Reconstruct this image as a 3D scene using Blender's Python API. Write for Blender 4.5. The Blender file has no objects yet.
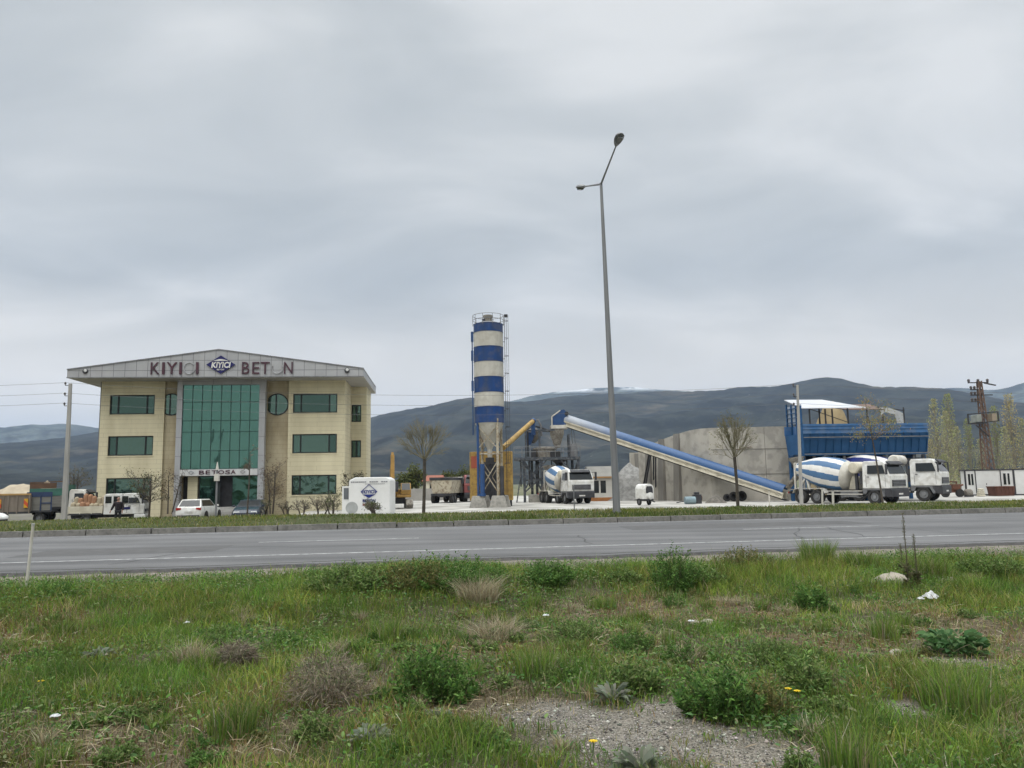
import bpy, math, random
import numpy as np
from math import radians as R, sin, cos, pi
from mathutils import Vector, Matrix, Euler

random.seed(7)
rng = np.random.default_rng(7)
C = bpy.context.scene.collection
SC = bpy.context.scene

# ------------------------------------------------------------------ camera, world, sun, exposure
FPX, CX, CY = 780.0, 512.0, 384.0
PITCH, ROLL, CAMZ = R(7.23), R(1.0), 1.5
cam = bpy.data.cameras.new('camera')
cam.sensor_width = 36.0
cam.lens = FPX / 1024 * 36.0
cam.clip_start = 0.05
cam.clip_end = 60000
camo = bpy.data.objects.new('camera', cam)
C.objects.link(camo)
_f = Vector((0, cos(PITCH), sin(PITCH)))
_r0, _u0 = Vector((1, 0, 0)), Vector((0, -sin(PITCH), cos(PITCH)))
_r = cos(ROLL) * _r0 - sin(ROLL) * _u0
_u = sin(ROLL) * _r0 + cos(ROLL) * _u0
camo.matrix_world = Matrix(((_r.x, _u.x, -_f.x, 0), (_r.y, _u.y, -_f.y, 0), (_r.z, _u.z, -_f.z, CAMZ), (0, 0, 0, 1)))
SC.camera = camo

SUN_EL, SUN_AZ = R(52), R(205)           # azimuth clockwise from +Y
world = bpy.data.worlds.new('World')
SC.world = world
world.use_nodes = True


def build_world():
    nt = world.node_tree
    N, L = nt.nodes, nt.links
    N.clear()
    out = N.new('ShaderNodeOutputWorld')
    bg = N.new('ShaderNodeBackground')
    sky = N.new('ShaderNodeTexSky')
    sky.sky_type = 'NISHITA'
    sky.sun_disc = False
    sky.sun_elevation = SUN_EL
    sky.sun_rotation = SUN_AZ
    sky.air_density = 1.0
    sky.dust_density = 2.0
    tc = N.new('ShaderNodeTexCoord')
    sep = N.new('ShaderNodeSeparateXYZ')
    L.new(tc.outputs['Generated'], sep.inputs[0])

    def math_(op, a, b=None, c=None):
        n = N.new('ShaderNodeMath'); n.operation = op
        for i, q in enumerate((a, b, c)):
            if q is None: continue
            if isinstance(q, (int, float)): n.inputs[i].default_value = q
            else: L.new(q, n.inputs[i])
        return n.outputs[0]
    zc = math_('MAXIMUM', sep.outputs['Z'], 0.0)
    zz = math_('ADD', zc, 0.22)
    px = math_('DIVIDE', sep.outputs['X'], zz)
    py = math_('DIVIDE', sep.outputs['Y'], zz)
    cmb = N.new('ShaderNodeCombineXYZ')
    L.new(px, cmb.inputs[0]); L.new(py, cmb.inputs[1])

    def noise(scale, detail, off, dist=0.3, rough=0.5, sx=1, sy=1):
        mp = N.new('ShaderNodeMapping')
        mp.inputs['Location'].default_value = off
        mp.inputs['Scale'].default_value = (sx, sy, 1)
        L.new(cmb.outputs[0], mp.inputs['Vector'])
        n = N.new('ShaderNodeTexNoise')
        n.inputs['Scale'].default_value = scale
        n.inputs['Detail'].default_value = detail
        n.inputs['Roughness'].default_value = rough
        n.inputs['Distortion'].default_value = dist
        L.new(mp.outputs[0], n.inputs['Vector'])
        return n.outputs['Fac']
    n1 = noise(1.7, 6, (CLOUD_OFF[0], CLOUD_OFF[1], 0), 0.5, 0.46, 0.85, 1.2)
    n2 = noise(0.75, 2, (7.7, 2.2, 0), 0.2)
    s = math_('ADD', math_('MULTIPLY', n1, 0.62), math_('MULTIPLY', n2, 0.38))
    cr = N.new('ShaderNodeValToRGB')
    L.new(s, cr.inputs[0])
    e = cr.color_ramp.elements
    e[0].position = 0.37; e[0].color = (0.485, 0.520, 0.535, 1)
    e[1].position = 0.61; e[1].color = (0.79, 0.803, 0.80, 1)
    m = cr.color_ramp.elements.new(0.5); m.color = (0.615, 0.642, 0.648, 1)
    # overcast sky: brighter towards the zenith, pale strip over the horizon
    mr = N.new('ShaderNodeMapRange'); mr.interpolation_type = 'SMOOTHSTEP'
    L.new(sep.outputs['Z'], mr.inputs['Value'])
    mr.inputs['From Min'].default_value = 0.56; mr.inputs['From Max'].default_value = 0.98
    mr.inputs['To Min'].default_value = 1.0; mr.inputs['To Max'].default_value = ZENITH
    mh = N.new('ShaderNodeMapRange'); mh.interpolation_type = 'SMOOTHSTEP'
    L.new(sep.outputs['Z'], mh.inputs['Value'])
    mh.inputs['From Min'].default_value = 0.09; mh.inputs['From Max'].default_value = 0.27
    mh.inputs['To Min'].default_value = 0.62; mh.inputs['To Max'].default_value = 0.0
    hz = N.new('ShaderNodeMix'); hz.data_type = 'RGBA'
    L.new(mh.outputs[0], hz.inputs['Factor'])
    L.new(cr.outputs[0], hz.inputs[6]); hz.inputs[7].default_value = (1.14, 1.04, 0.87, 1)
    vm = N.new('ShaderNodeVectorMath'); vm.operation = 'SCALE'
    L.new(hz.outputs[2], vm.inputs[0]); L.new(mr.outputs[0], vm.inputs['Scale'])
    # the blue sky behind the overcast, seen only a little; the background strength below is 0.1
    v2 = N.new('ShaderNodeVectorMath'); v2.operation = 'SCALE'
    L.new(vm.outputs[0], v2.inputs[0]); v2.inputs['Scale'].default_value = 10.0
    mx = N.new('ShaderNodeMix'); mx.data_type = 'RGBA'
    mx.inputs['Factor'].default_value = 0.97
    L.new(sky.outputs[0], mx.inputs[6]); L.new(v2.outputs[0], mx.inputs[7])
    L.new(mx.outputs[2], bg.inputs['Color'])
    bg.inputs['Strength'].default_value = 0.1
    L.new(bg.outputs[0], out.inputs['Surface'])


CLOUD_OFF = (2.7, 15.6)
ZENITH = 5.4
build_world()
sun = bpy.data.lights.new('sun', 'SUN')
sun.energy = 1.5
sun.angle = R(60)
sun.color = (1.0, 0.96, 0.9)
suno = bpy.data.objects.new('sun', sun)
C.objects.link(suno)
_sd = Vector((sin(SUN_AZ) * cos(SUN_EL), cos(SUN_AZ) * cos(SUN_EL), sin(SUN_EL)))
suno.rotation_euler = _sd.to_track_quat('Z', 'Y').to_euler()
suno.location = (0, 0, 60)

SC.view_settings.view_transform = 'Standard'
SC.view_settings.look = 'None'
SC.view_settings.exposure = 0.0
SC.view_settings.gamma = 1.0
SC.view_settings.use_curve_mapping = False
cy = SC.cycles
cy.use_denoising = True
cy.max_bounces = 5; cy.diffuse_bounces = 2; cy.glossy_bounces = 2; cy.transmission_bounces = 4
cy.transparent_max_bounces = 6; cy.volume_bounces = 1
cy.caustics_reflective = False; cy.caustics_refractive = False


# ------------------------------------------------------------------ placing helpers (photo direction + real distance)
def ray(px, py):
    return _f + _r * ((px - CX) / FPX) - _u * ((py - CY) / FPX)


def at(px, py, Y):
    d = ray(px, py)
    t = Y / d.y
    return Vector((d.x * t, Y, CAMZ + d.z * t))


def atz(px, Y, z):
    py = 480.0
    for _ in range(6):
        p = at(px, py, Y)
        py -= (z - p.z) * FPX / Y
    p = at(px, py, Y)
    return Vector((p.x, Y, z))


def gnd(px, py, z):
    d = ray(px, py)
    t = (z - CAMZ) / d.z
    return Vector((d.x * t, d.y * t, z))


YZ = -0.45                                # level of the works yard
PZ = -0.76                                # lower parking ground before the office
RYAW = R(8.0)                             # direction of the road
RE, RN = Vector((cos(RYAW), sin(RYAW), 0)), Vector((-sin(RYAW), cos(RYAW), 0))


def rd(a, s, z=0.0):                      # along the road, across it
    p = RE * a + RN * s
    return Vector((p.x, p.y, z))


# ------------------------------------------------------------------ noise
def _hash(ix, iy, seed):
    h = (ix.astype(np.int64) * 374761393 + iy.astype(np.int64) * 668265263 + seed * 1442695041) & 0x7fffffff
    h = ((h ^ (h >> 13)) * 1274126177) & 0x7fffffff
    return ((h ^ (h >> 16)) & 0xffff) / 65535.0


def vnoise(x, y, seed=0):
    x = np.asarray(x, float); y = np.asarray(y, float)
    ix, iy = np.floor(x), np.floor(y)
    fx, fy = x - ix, y - iy
    fx = fx * fx * (3 - 2 * fx); fy = fy * fy * (3 - 2 * fy)
    a = _hash(ix, iy, seed); b = _hash(ix + 1, iy, seed)
    c = _hash(ix, iy + 1, seed); d = _hash(ix + 1, iy + 1, seed)
    return (a * (1 - fx) + b * fx) * (1 - fy) + (c * (1 - fx) + d * fx) * fy


def fbm(x, y, oct=4, seed=0, gain=0.5):
    v, a, t = 0, 1, 0
    for o in range(oct):
        v = v + a * vnoise(x * 2 ** o + 17.3 * o, y * 2 ** o - 9.1 * o, seed + o); t += a; a *= gain
    return v / t


# ------------------------------------------------------------------ materials
def new_mat(name):
    m = bpy.data.materials.new(name)
    m.use_nodes = True
    nt = m.node_tree
    b = nt.nodes['Principled BSDF']
    return m, nt, b


def c4(c): return (c[0], c[1], c[2], 1)


_mc = {}


def pm(name, c1, c2=None, scale=3.0, rough=0.6, metal=0.0, bump=0.0, bscale=None, detail=5, stretch=(1, 1, 1), spec=0.3, lo=0.35, hi=0.65, c3=None, s3=30.0, a3=0.3):
    """paint / stone / metal with two-tone noise, optional fine grain and bump"""
    if name in _mc: return _mc[name]
    m, nt, b = new_mat(name)
    N, L = nt.nodes, nt.links
    b.inputs['Roughness'].default_value = rough
    b.inputs['Metallic'].default_value = metal
    b.inputs['Specular IOR Level'].default_value = spec
    if c2 is None: c2 = tuple(x * 0.78 for x in c1)
    tc = N.new('ShaderNodeTexCoord')
    mp = N.new('ShaderNodeMapping'); mp.inputs['Scale'].default_value = stretch
    L.new(tc.outputs['Object'], mp.inputs['Vector'])
    n = N.new('ShaderNodeTexNoise'); n.inputs['Scale'].default_value = scale; n.inputs['Detail'].default_value = detail
    n.inputs['Roughness'].default_value = 0.6
    L.new(mp.outputs[0], n.inputs['Vector'])
    r = N.new('ShaderNodeValToRGB'); r.color_ramp.elements[0].position = lo; r.color_ramp.elements[1].position = hi
    r.color_ramp.elements[0].color = c4(c2); r.color_ramp.elements[1].color = c4(c1)
    L.new(n.outputs['Fac'], r.inputs[0])
    col = r.outputs[0]
    if c3:
        n3 = N.new('ShaderNodeTexNoise'); n3.inputs['Scale'].default_value = s3; n3.inputs['Detail'].default_value = 3
        L.new(tc.outputs['Object'], n3.inputs['Vector'])
        r3 = N.new('ShaderNodeValToRGB'); r3.color_ramp.elements[0].position = 0.48; r3.color_ramp.elements[1].position = 0.62
        r3.color_ramp.elements[0].color = (0, 0, 0, 1); r3.color_ramp.elements[1].color = (a3, a3, a3, 1)
        L.new(n3.outputs['Fac'], r3.inputs[0])
        mx = N.new('ShaderNodeMix'); mx.data_type = 'RGBA'
        L.new(r3.outputs[0], mx.inputs['Factor']); L.new(col, mx.inputs[6]); mx.inputs[7].default_value = c4(c3)
        col = mx.outputs[2]
    L.new(col, b.inputs['Base Color'])
    if bump:
        n2 = N.new('ShaderNodeTexNoise'); n2.inputs['Scale'].default_value = bscale or scale * 6; n2.inputs['Detail'].default_value = 4
        L.new(tc.outputs['Object'], n2.inputs['Vector'])
        bp = N.new('ShaderNodeBump'); bp.inputs['Strength'].default_value = bump; bp.inputs['Distance'].default_value = 0.02
        L.new(n2.outputs['Fac'], bp.inputs['Height']); L.new(bp.outputs[0], b.inputs['Normal'])
    _mc[name] = m
    return m


def brick_mat(name, c1, c2, mortar, w, h, msize, offset=0.5, rough=0.7, dirt=None, axes='xz', bias=0.0, streak=None):
    """panels / stone courses laid on upright faces (object x+y across, z up)"""
    m, nt, b = new_mat(name)
    N, L = nt.nodes, nt.links
    tc = N.new('ShaderNodeTexCoord'); sp = N.new('ShaderNodeSeparateXYZ'); L.new(tc.outputs['Object'], sp.inputs[0])
    ad = N.new('ShaderNodeMath'); ad.operation = 'ADD'; L.new(sp.outputs[0], ad.inputs[0]); L.new(sp.outputs[1], ad.inputs[1])
    cb = N.new('ShaderNodeCombineXYZ'); L.new(ad.outputs[0], cb.inputs[0]); L.new(sp.outputs[2], cb.inputs[1])
    br = N.new('ShaderNodeTexBrick'); br.offset = offset; br.squash = 1.0
    br.inputs['Scale'].default_value = 1.0
    br.inputs['Brick Width'].default_value = w; br.inputs['Row Height'].default_value = h
    br.inputs['Mortar Size'].default_value = msize; br.inputs['Mortar Smooth'].default_value = 0.2
    br.inputs['Bias'].default_value = bias
    br.inputs['Color1'].default_value = c4(c1); br.inputs['Color2'].default_value = c4(c2); br.inputs['Mortar'].default_value = c4(mortar)
    L.new(cb.outputs[0], br.inputs['Vector'])
    n = N.new('ShaderNodeTexNoise'); n.inputs['Scale'].default_value = 0.8; n.inputs['Detail'].default_value = 6
    mp = N.new('ShaderNodeMapping'); mp.inputs['Scale'].default_value = streak or (1, 1, 0.5)
    L.new(tc.outputs['Object'], mp.inputs[0]); L.new(mp.outputs[0], n.inputs['Vector'])
    r = N.new('ShaderNodeValToRGB'); r.color_ramp.elements[0].position = 0.3; r.color_ramp.elements[1].position = 0.62
    d = dirt or (0.8, 0.78, 0.74)
    r.color_ramp.elements[0].color = c4(d); r.color_ramp.elements[1].color = (1, 1, 1, 1)
    L.new(n.outputs['Fac'], r.inputs[0])
    mx = N.new('ShaderNodeMix'); mx.data_type = 'RGBA'; mx.blend_type = 'MULTIPLY'; mx.inputs['Factor'].default_value = 1
    L.new(br.outputs['Color'], mx.inputs[6]); L.new(r.outputs[0], mx.inputs[7])
    L.new(mx.outputs[2], b.inputs['Base Color'])
    b.inputs['Roughness'].default_value = rough
    b.inputs['Specular IOR Level'].default_value = 0.25
    bp = N.new('ShaderNodeBump'); bp.inputs['Strength'].default_value = 0.5; bp.inputs['Distance'].default_value = 0.01; bp.invert = True
    L.new(br.outputs['Fac'], bp.inputs['Height']); L.new(bp.outputs[0], b.inputs['Normal'])
    return m


def leaf_mat(name, transl=0.35, rough=0.65):
    """leaves and blades coloured one by one through the attribute Col"""
    m, nt, b = new_mat(name)
    N, L = nt.nodes, nt.links
    a = N.new('ShaderNodeAttribute'); a.attribute_name = 'Col'
    L.new(a.outputs['Color'], b.inputs['Base Color'])
    b.inputs['Roughness'].default_value = rough
    b.inputs['Specular IOR Level'].default_value = 0.12
    t = N.new('ShaderNodeBsdfTranslucent'); L.new(a.outputs['Color'], t.inputs['Color'])
    mx = N.new('ShaderNodeMixShader'); mx.inputs[0].default_value = transl
    out = N['Material Output'] if False else [n for n in N if n.type == 'OUTPUT_MATERIAL'][0]
    L.new(b.outputs[0], mx.inputs[1]); L.new(t.outputs[0], mx.inputs[2]); L.new(mx.outputs[0], out.inputs['Surface'])
    return m


def glass_mat(name, tint, rough=0.06, wob=0.02, wscale=0.7):
    m, nt, b = new_mat(name)
    N, L = nt.nodes, nt.links
    b.inputs['Base Color'].default_value = c4(tint)
    b.inputs['Metallic'].default_value = 0.85
    b.inputs['Roughness'].default_value = rough
    tc = N.new('ShaderNodeTexCoord'); n = N.new('ShaderNodeTexNoise'); n.inputs['Scale'].default_value = wscale
    L.new(tc.outputs['Object'], n.inputs['Vector'])
    bp = N.new('ShaderNodeBump'); bp.inputs['Strength'].default_value = 1.0; bp.inputs['Distance'].default_value = wob
    L.new(n.outputs['Fac'], bp.inputs['Height']); L.new(bp.outputs[0], b.inputs['Normal'])
    return m


# ------------------------------------------------------------------ mesh builder
class MB:
    def __init__(self, M=None):
        self.v, self.f, self.m = [], [], []
        self.M = M

    def add(self, vs, fs, mi=0):
        o = len(self.v)
        for p in vs:
            p = Vector(p)
            self.v.append(tuple(self.M @ p) if self.M else tuple(p))
        for q in fs:
            self.f.append([o + i for i in q]); self.m.append(mi)
        return self

    def box(self, x0, x1, y0, y1, z0, z1, mi=0):
        vs = [(x0, y0, z0), (x1, y0, z0), (x1, y1, z0), (x0, y1, z0), (x0, y0, z1), (x1, y0, z1), (x1, y1, z1), (x0, y1, z1)]
        return self.add(vs, [(3, 2, 1, 0), (4, 5, 6, 7), (0, 1, 5, 4), (1, 2, 6, 5), (2, 3, 7, 6), (3, 0, 4, 7)], mi)

    def hexa(self, b, t, mi=0):             # four bottom points, four top points (counter-clockwise from above)
        return self.add(list(b) + list(t), [(3, 2, 1, 0), (4, 5, 6, 7), (0, 1, 5, 4), (1, 2, 6, 5), (2, 3, 7, 6), (3, 0, 4, 7)], mi)

    def bar(self, p, q, w, h=None, mi=0):
        p, q = Vector(p), Vector(q); h = h or w
        d = (q - p).normalized()
        up = Vector((0, 0, 1)) if abs(d.z) < 0.95 else Vector((0, 1, 0))
        s = d.cross(up).normalized() * (w / 2); u = s.cross(d).normalized() * (h / 2)
        vs = [p - s - u, p + s - u, p + s + u, p - s + u, q - s - u, q + s - u, q + s + u, q - s + u]
        return self.add(vs, [(0, 1, 2, 3), (7, 6, 5, 4), (4, 5, 1, 0), (5, 6, 2, 1), (6, 7, 3, 2), (7, 4, 0, 3)], mi)

    def tube(self, pts, r, n=8, mi=0, caps=True):
        pts = [Vector(p) for p in pts]
        rs = r if isinstance(r, (list, tuple)) else [r] * len(pts)
        vs, fs = [], []
        up = None
        for i, p in enumerate(pts):
            d = (pts[min(i + 1, len(pts) - 1)] - pts[max(i - 1, 0)]).normalized()
            if up is None or abs(up.dot(d)) > 0.98:
                up = Vector((0, 0, 1)) if abs(d.z) < 0.9 else Vector((0, 1, 0))
            s = d.cross(up).normalized(); u = s.cross(d).normalized(); up = u
            for k in range(n):
                a = 2 * pi * k / n
                vs.append(p + (s * cos(a) + u * sin(a)) * rs[i])
        for i in range(len(pts) - 1):
            for k in range(n):
                k2 = (k + 1) % n
                fs.append((i * n + k, i * n + k2, (i + 1) * n + k2, (i + 1) * n + k))
        if caps:
            fs.append(tuple(range(n - 1, -1, -1))); fs.append(tuple((len(pts) - 1) * n + k for k in range(n)))
        return self.add(vs, fs, mi)

    def lathe(self, o, ax, prof, n=24, mi=0, mfun=None, caps=True):
        """prof: (distance along ax, radius)"""
        o, d = Vector(o), Vector(ax).normalized()
        up = Vector((0, 0, 1)) if abs(d.z) < 0.9 else Vector((0, 1, 0))
        s = d.cross(up).normalized(); u = s.cross(d).normalized()
        vs = []
        for t, r in prof:
            for k in range(n):
                a = 2 * pi * k / n
                vs.append(o + d * t + (s * cos(a) + u * sin(a)) * r)
        base = len(self.v)
        for p in vs: self.v.append(tuple(self.M @ p) if self.M else tuple(p))
        for i in range(len(prof) - 1):
            for k in range(n):
                k2 = (k + 1) % n
                self.f.append([base + i * n + k, base + i * n + k2, base + (i + 1) * n + k2, base + (i + 1) * n + k])
                self.m.append(mfun(i, k) if mfun else mi)
        for i, rev in ((0, True), (len(prof) - 1, False)):
            if caps and prof[i][1] > 1e-4:
                q = [base + i * n + k for k in range(n)]
                self.f.append(q[::-1] if rev else q); self.m.append(mi)
        return self

    def prism(self, poly, axis, a0, a1, mi=0):
        """polygon extruded along axis x, y or z; poly gives the two other coordinates"""
        def P(u, w, a):
            return {'x': (a, u, w), 'y': (u, a, w), 'z': (u, w, a)}[axis]
        n = len(poly)
        vs = [P(u, w, a0) for u, w in poly] + [P(u, w, a1) for u, w in poly]
        fs = [tuple(range(n - 1, -1, -1)), tuple(range(n, 2 * n))]
        for i in range(n):
            j = (i + 1) % n
            fs.append((i, j, n + j, n + i))
        return self.add(vs, fs, mi)

    def panel(self, c, iu=0.08, iv=0.08, off=0.012, th=0.01, mi=0):
        """thin plate set proud of the quad c (a,b,c,d round it)"""
        a, b, cc, d = [Vector(p) for p in c]
        nrm = (b - a).cross(d - a).normalized()

        def P(u, w): return (a * (1 - u) + b * u) * (1 - w) + (d * (1 - u) + cc * u) * w
        q = [P(iu, iv), P(1 - iu, iv), P(1 - iu, 1 - iv), P(iu, 1 - iv)]
        return self.hexa([p + nrm * (off - th) for p in q], [p + nrm * off for p in q], mi)

    def build(self, name, mats, parent=None, smooth=False, bevel=0.0, fix=True):
        me = bpy.data.meshes.new(name)
        me.from_pydata(self.v, [], self.f)
        for m in (mats if isinstance(mats, (list, tuple)) else [mats]): me.materials.append(m)
        if any(self.m): me.polygons.foreach_set('material_index', self.m)
        if fix:
            import bmesh
            bm = bmesh.new(); bm.from_mesh(me); bmesh.ops.recalc_face_normals(bm, faces=bm.faces); bm.to_mesh(me); bm.free()
        o = bpy.data.objects.new(name, me)
        C.objects.link(o)
        if smooth:
            me.polygons.foreach_set('use_smooth', [True] * len(me.polygons))
            try: me.set_sharp_from_angle(angle=R(40))
            except Exception: pass
        if bevel:
            b = o.modifiers.new('bevel', 'BEVEL'); b.width = bevel; b.segments = 2; b.limit_method = 'ANGLE'
        if parent: o.parent = parent
        return o


def tag(o, label, cat, group=None):
    o['label'] = label; o['category'] = cat
    if group: o['group'] = group
    return o


def thing(name, label, cat, loc=(0, 0, 0), rotz=0.0, group=None):
    o = bpy.data.objects.new(name, None)
    o.empty_display_size = 0.2
    C.objects.link(o)
    o.location = loc; o.rotation_euler = (0, 0, rotz)
    return tag(o, label, cat, group)


def struct(o, kind='structure'):
    o['kind'] = kind
    return o


def dup(root, loc, rotz=0.0, label=None, group=None, scale=1.0):
    def cp(o, par):
        c = o.copy(); C.objects.link(c)
        if par: c.parent = par
        for ch in list(o.children): cp(ch, c)
        return c
    r = cp(root, None)
    r.location = loc; r.rotation_euler = (0, 0, rotz); r.scale = (scale,) * 3
    if label: r['label'] = label
    if group: r['group'] = group
    return r


def np_mesh(name, V, loops, starts, totals, mat, col=None, parent=None, smooth=False):
    me = bpy.data.meshes.new(name)
    me.vertices.add(len(V)); me.vertices.foreach_set('co', np.asarray(V, np.float32).ravel())
    me.loops.add(len(loops)); me.loops.foreach_set('vertex_index', np.asarray(loops, np.int32))
    me.polygons.add(len(starts)); me.polygons.foreach_set('loop_start', np.asarray(starts, np.int32))
    me.polygons.foreach_set('loop_total', np.asarray(totals, np.int32))
    if smooth: me.polygons.foreach_set('use_smooth', np.ones(len(starts), bool))
    me.update(calc_edges=True)
    if col is not None:
        ca = me.color_attributes.new('Col', 'FLOAT_COLOR', 'POINT')
        cc = np.ones((len(V), 4), np.float32); cc[:, :3] = col
        ca.data.foreach_set('color', cc.ravel())
    me.materials.append(mat)
    o = bpy.data.objects.new(name, me)
    C.objects.link(o)
    if parent: o.parent = parent
    return o


def grid_mesh(name, X, Y, Z, mat, col=None, smooth=True):
    ny, nx = X.shape
    V = np.stack([X, Y, Z], -1).reshape(-1, 3)
    i = np.arange(nx - 1)[None, :] + np.arange(ny - 1)[:, None] * nx
    q = np.stack([i, i + 1, i + 1 + nx, i + nx], -1).reshape(-1, 4)
    n = len(q)
    return np_mesh(name, V, q.ravel(), np.arange(n) * 4, np.full(n, 4), mat, None if col is None else col.reshape(-1, 3), smooth=smooth)


def blades(name, P, H, W, az, lean, col, mat, parent=None, droop=None):
    """upright grass blades, one bent strip each"""
    n = len(P)
    dx, dy = np.cos(az), np.sin(az)
    tw = rng.uniform(0, pi, n)
    sx, sy = np.cos(tw), np.sin(tw)
    lean_v = np.stack([dx, dy, np.zeros(n)], 1) * lean[:, None]
    side = np.stack([sx, sy, np.zeros(n)], 1) * (W / 2)[:, None]
    up = np.array([0, 0, 1.0])
    b0, b1 = P - side, P + side
    mid = P + up * (H * 0.58)[:, None] + lean_v * (H * 0.28)[:, None]
    m0, m1 = mid - side * 0.75, mid + side * 0.75
    dr = 0 if droop is None else droop
    tip = P + up * (H * (1 - dr))[:, None] + lean_v * H[:, None]
    V = np.stack([b0, b1, m0, m1, tip], 1).reshape(-1, 3)
    o = np.arange(n)[:, None] * 5
    loops = (o + np.array([0, 1, 3, 2, 2, 3, 4])[None, :]).ravel()
    st = (np.arange(n)[:, None] * 7 + np.array([0, 4])[None, :]).ravel()
    tt = np.tile([4, 3], n)
    cv = (col[:, None, :] * np.ones((1, 5, 1))).reshape(-1, 3)
    return np_mesh(name, V, loops, st, tt, mat, cv, parent)


def leaves(name, P, D, L_, W_, col, mat, parent=None, droop=0.3):
    """pointed leaves: base P, direction D, length, width; bent downwards"""
    n = len(P)
    D = D / np.maximum(np.linalg.norm(D, axis=1, keepdims=True), 1e-6)
    rnd = rng.normal(size=(n, 3)); rnd[:, 2] *= 0.4
    S = np.cross(D, np.array([0, 0, 1.0]) + rnd * 0.6); S /= np.maximum(np.linalg.norm(S, axis=1, keepdims=True), 1e-6)
    L_ = L_[:, None]; W_ = W_[:, None]
    dn = np.array([0, 0, -1.0]) * droop
    a = P + D * L_ * 0.35 + dn * L_ * 0.10
    b = P + D * L_ * 0.72 + dn * L_ * 0.40
    t = P + D * L_ + dn * L_ * 0.95
    V = np.stack([P, a - S * W_ * 0.5, a + S * W_ * 0.5, b - S * W_ * 0.38, b + S * W_ * 0.38, t], 1).reshape(-1, 3)
    o = np.arange(n)[:, None] * 6
    loops = (o + np.array([0, 1, 2, 1, 3, 4, 2, 3, 5, 4])[None, :]).ravel()
    st = (np.arange(n)[:, None] * 10 + np.array([0, 3, 7])[None, :]).ravel()
    tt = np.tile([3, 4, 3], n)
    cv = np.repeat(col, 6, axis=0)
    return np_mesh(name, V, loops, st, tt, mat, cv, parent)


def glyph(ch, off=0.0):
    cu = bpy.data.curves.new('glyph', 'FONT'); cu.body = ch; cu.size = 1.0; cu.extrude = 0.5; cu.offset = off; cu.resolution_u = 3
    o = bpy.data.objects.new('glyph', cu)
    me = o.to_mesh()
    vs = [tuple(v.co) for v in me.vertices]; fs = [tuple(p.vertices) for p in me.polygons]
    o.to_mesh_clear(); bpy.data.objects.remove(o); bpy.data.curves.remove(cu)
    return vs, fs


def put_text(mb, txt, x0, x1, z0, z1, y, depth=0.03, off=0.02, mi=0, slant=0.0):
    """flat lettering standing on the plane y = const, facing -y, fitted to a rectangle"""
    vs, fs = glyph(txt, off)
    if not vs: return
    ax = [v[0] for v in vs]; az = [v[1] for v in vs]
    a0, a1, b0, b1 = min(ax), max(ax), min(az), max(az)
    out = []
    for vx, vy, vz in vs:
        u = (vx - a0) / (a1 - a0 + 1e-9); w = (vy - b0) / (b1 - b0 + 1e-9)
        out.append((x0 + (x1 - x0) * u + slant * w, y - depth * (0.5 + vz), z0 + (z1 - z0) * w))
    mb.add(out, fs, mi)
# ------------------------------------------------------------------ land
S_NEAR, S_FAR = 16.1, 28.2               # near edge of the asphalt, kerb face (across the road)

# patches of the field, given as ground spots (x, y, rx, ry)
def spot(px, py, wpx, hpx):
    c = gnd(px, py, -0.33); a = gnd(px, py - hpx / 2, -0.33); b = gnd(px, py + hpx / 2, -0.33)
    return (c.x, c.y, max(wpx / 2 * c.y / FPX, 0.05), max((a.y - b.y) / 2, 0.05))


GRAVEL = [spot(655, 738, 200, 58), spot(565, 714, 130, 28), spot(735, 758, 150, 44), spot(905, 705, 40, 18), spot(680, 708, 90, 24), spot(960, 660, 70, 12)]
BROWN = [spot(150, 730, 420, 70), spot(480, 700, 130, 50), spot(300, 690, 120, 40), spot(800, 752, 160, 30), spot(20, 640, 140, 60), spot(560, 640, 240, 30), spot(840, 640, 150, 30), spot(990, 640, 160, 60), spot(700, 610, 160, 22), spot(590, 610, 100, 20)]
LUSH = [spot(430, 745, 130, 50), spot(900, 740, 190, 60), spot(960, 690, 170, 55), spot(240, 700, 130, 60), spot(120, 620, 260, 50), spot(330, 590, 300, 40), spot(60, 600, 180, 40), spot(720, 580, 240, 30), spot(940, 585, 190, 36), spot(560, 660, 90, 40), spot(120, 690, 260, 40)]


def blob(x, y, spots, soft=0.35):
    r = np.zeros_like(x)
    if spots is GRAVEL: soft = 0.55
    w = (fbm(x * 1.7, y * 1.7, 3, 5) - 0.5) * 0.9 + ((fbm(x * 4.5, y * 4.5, 3, 6) - 0.5) * 0.9 if spots is GRAVEL else 0)
    for cx, cy_, rx, ry in spots:
        d = np.sqrt(((x - cx) / rx) ** 2 + ((y - cy_) / ry) ** 2) + w
        r = np.maximum(r, np.clip((1 + soft - d) / (2 * soft), 0, 1))
    return r


def field_z(x, y):
    s = road_s(x, y)
    z = -0.36 + 0.10 * (fbm(x * 0.35, y * 0.35, 3, 11) - 0.5) + 0.05 * (fbm(x * 1.6, y * 1.6, 3, 3) - 0.5)
    t = np.clip((s - 9.0) / 3.6, 0, 1); t = t * t * (3 - 2 * t)
    bank = 0.17 + 0.17 * np.exp(-((x + 1.6) / 1.9) ** 2) + 0.16 * (fbm(x * 0.45, y * 0.45, 3, 21) - 0.5)
    z = z + bank * t
    t2 = np.clip((s - 13.2) / 1.0, 0, 1)
    return z * (1 - t2) + (-0.055) * t2


def road_s(x, y): return -sin(RYAW) * x + cos(RYAW) * y - (S_NEAR - 14.75)   # 14.75 at the edge of the asphalt


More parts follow.
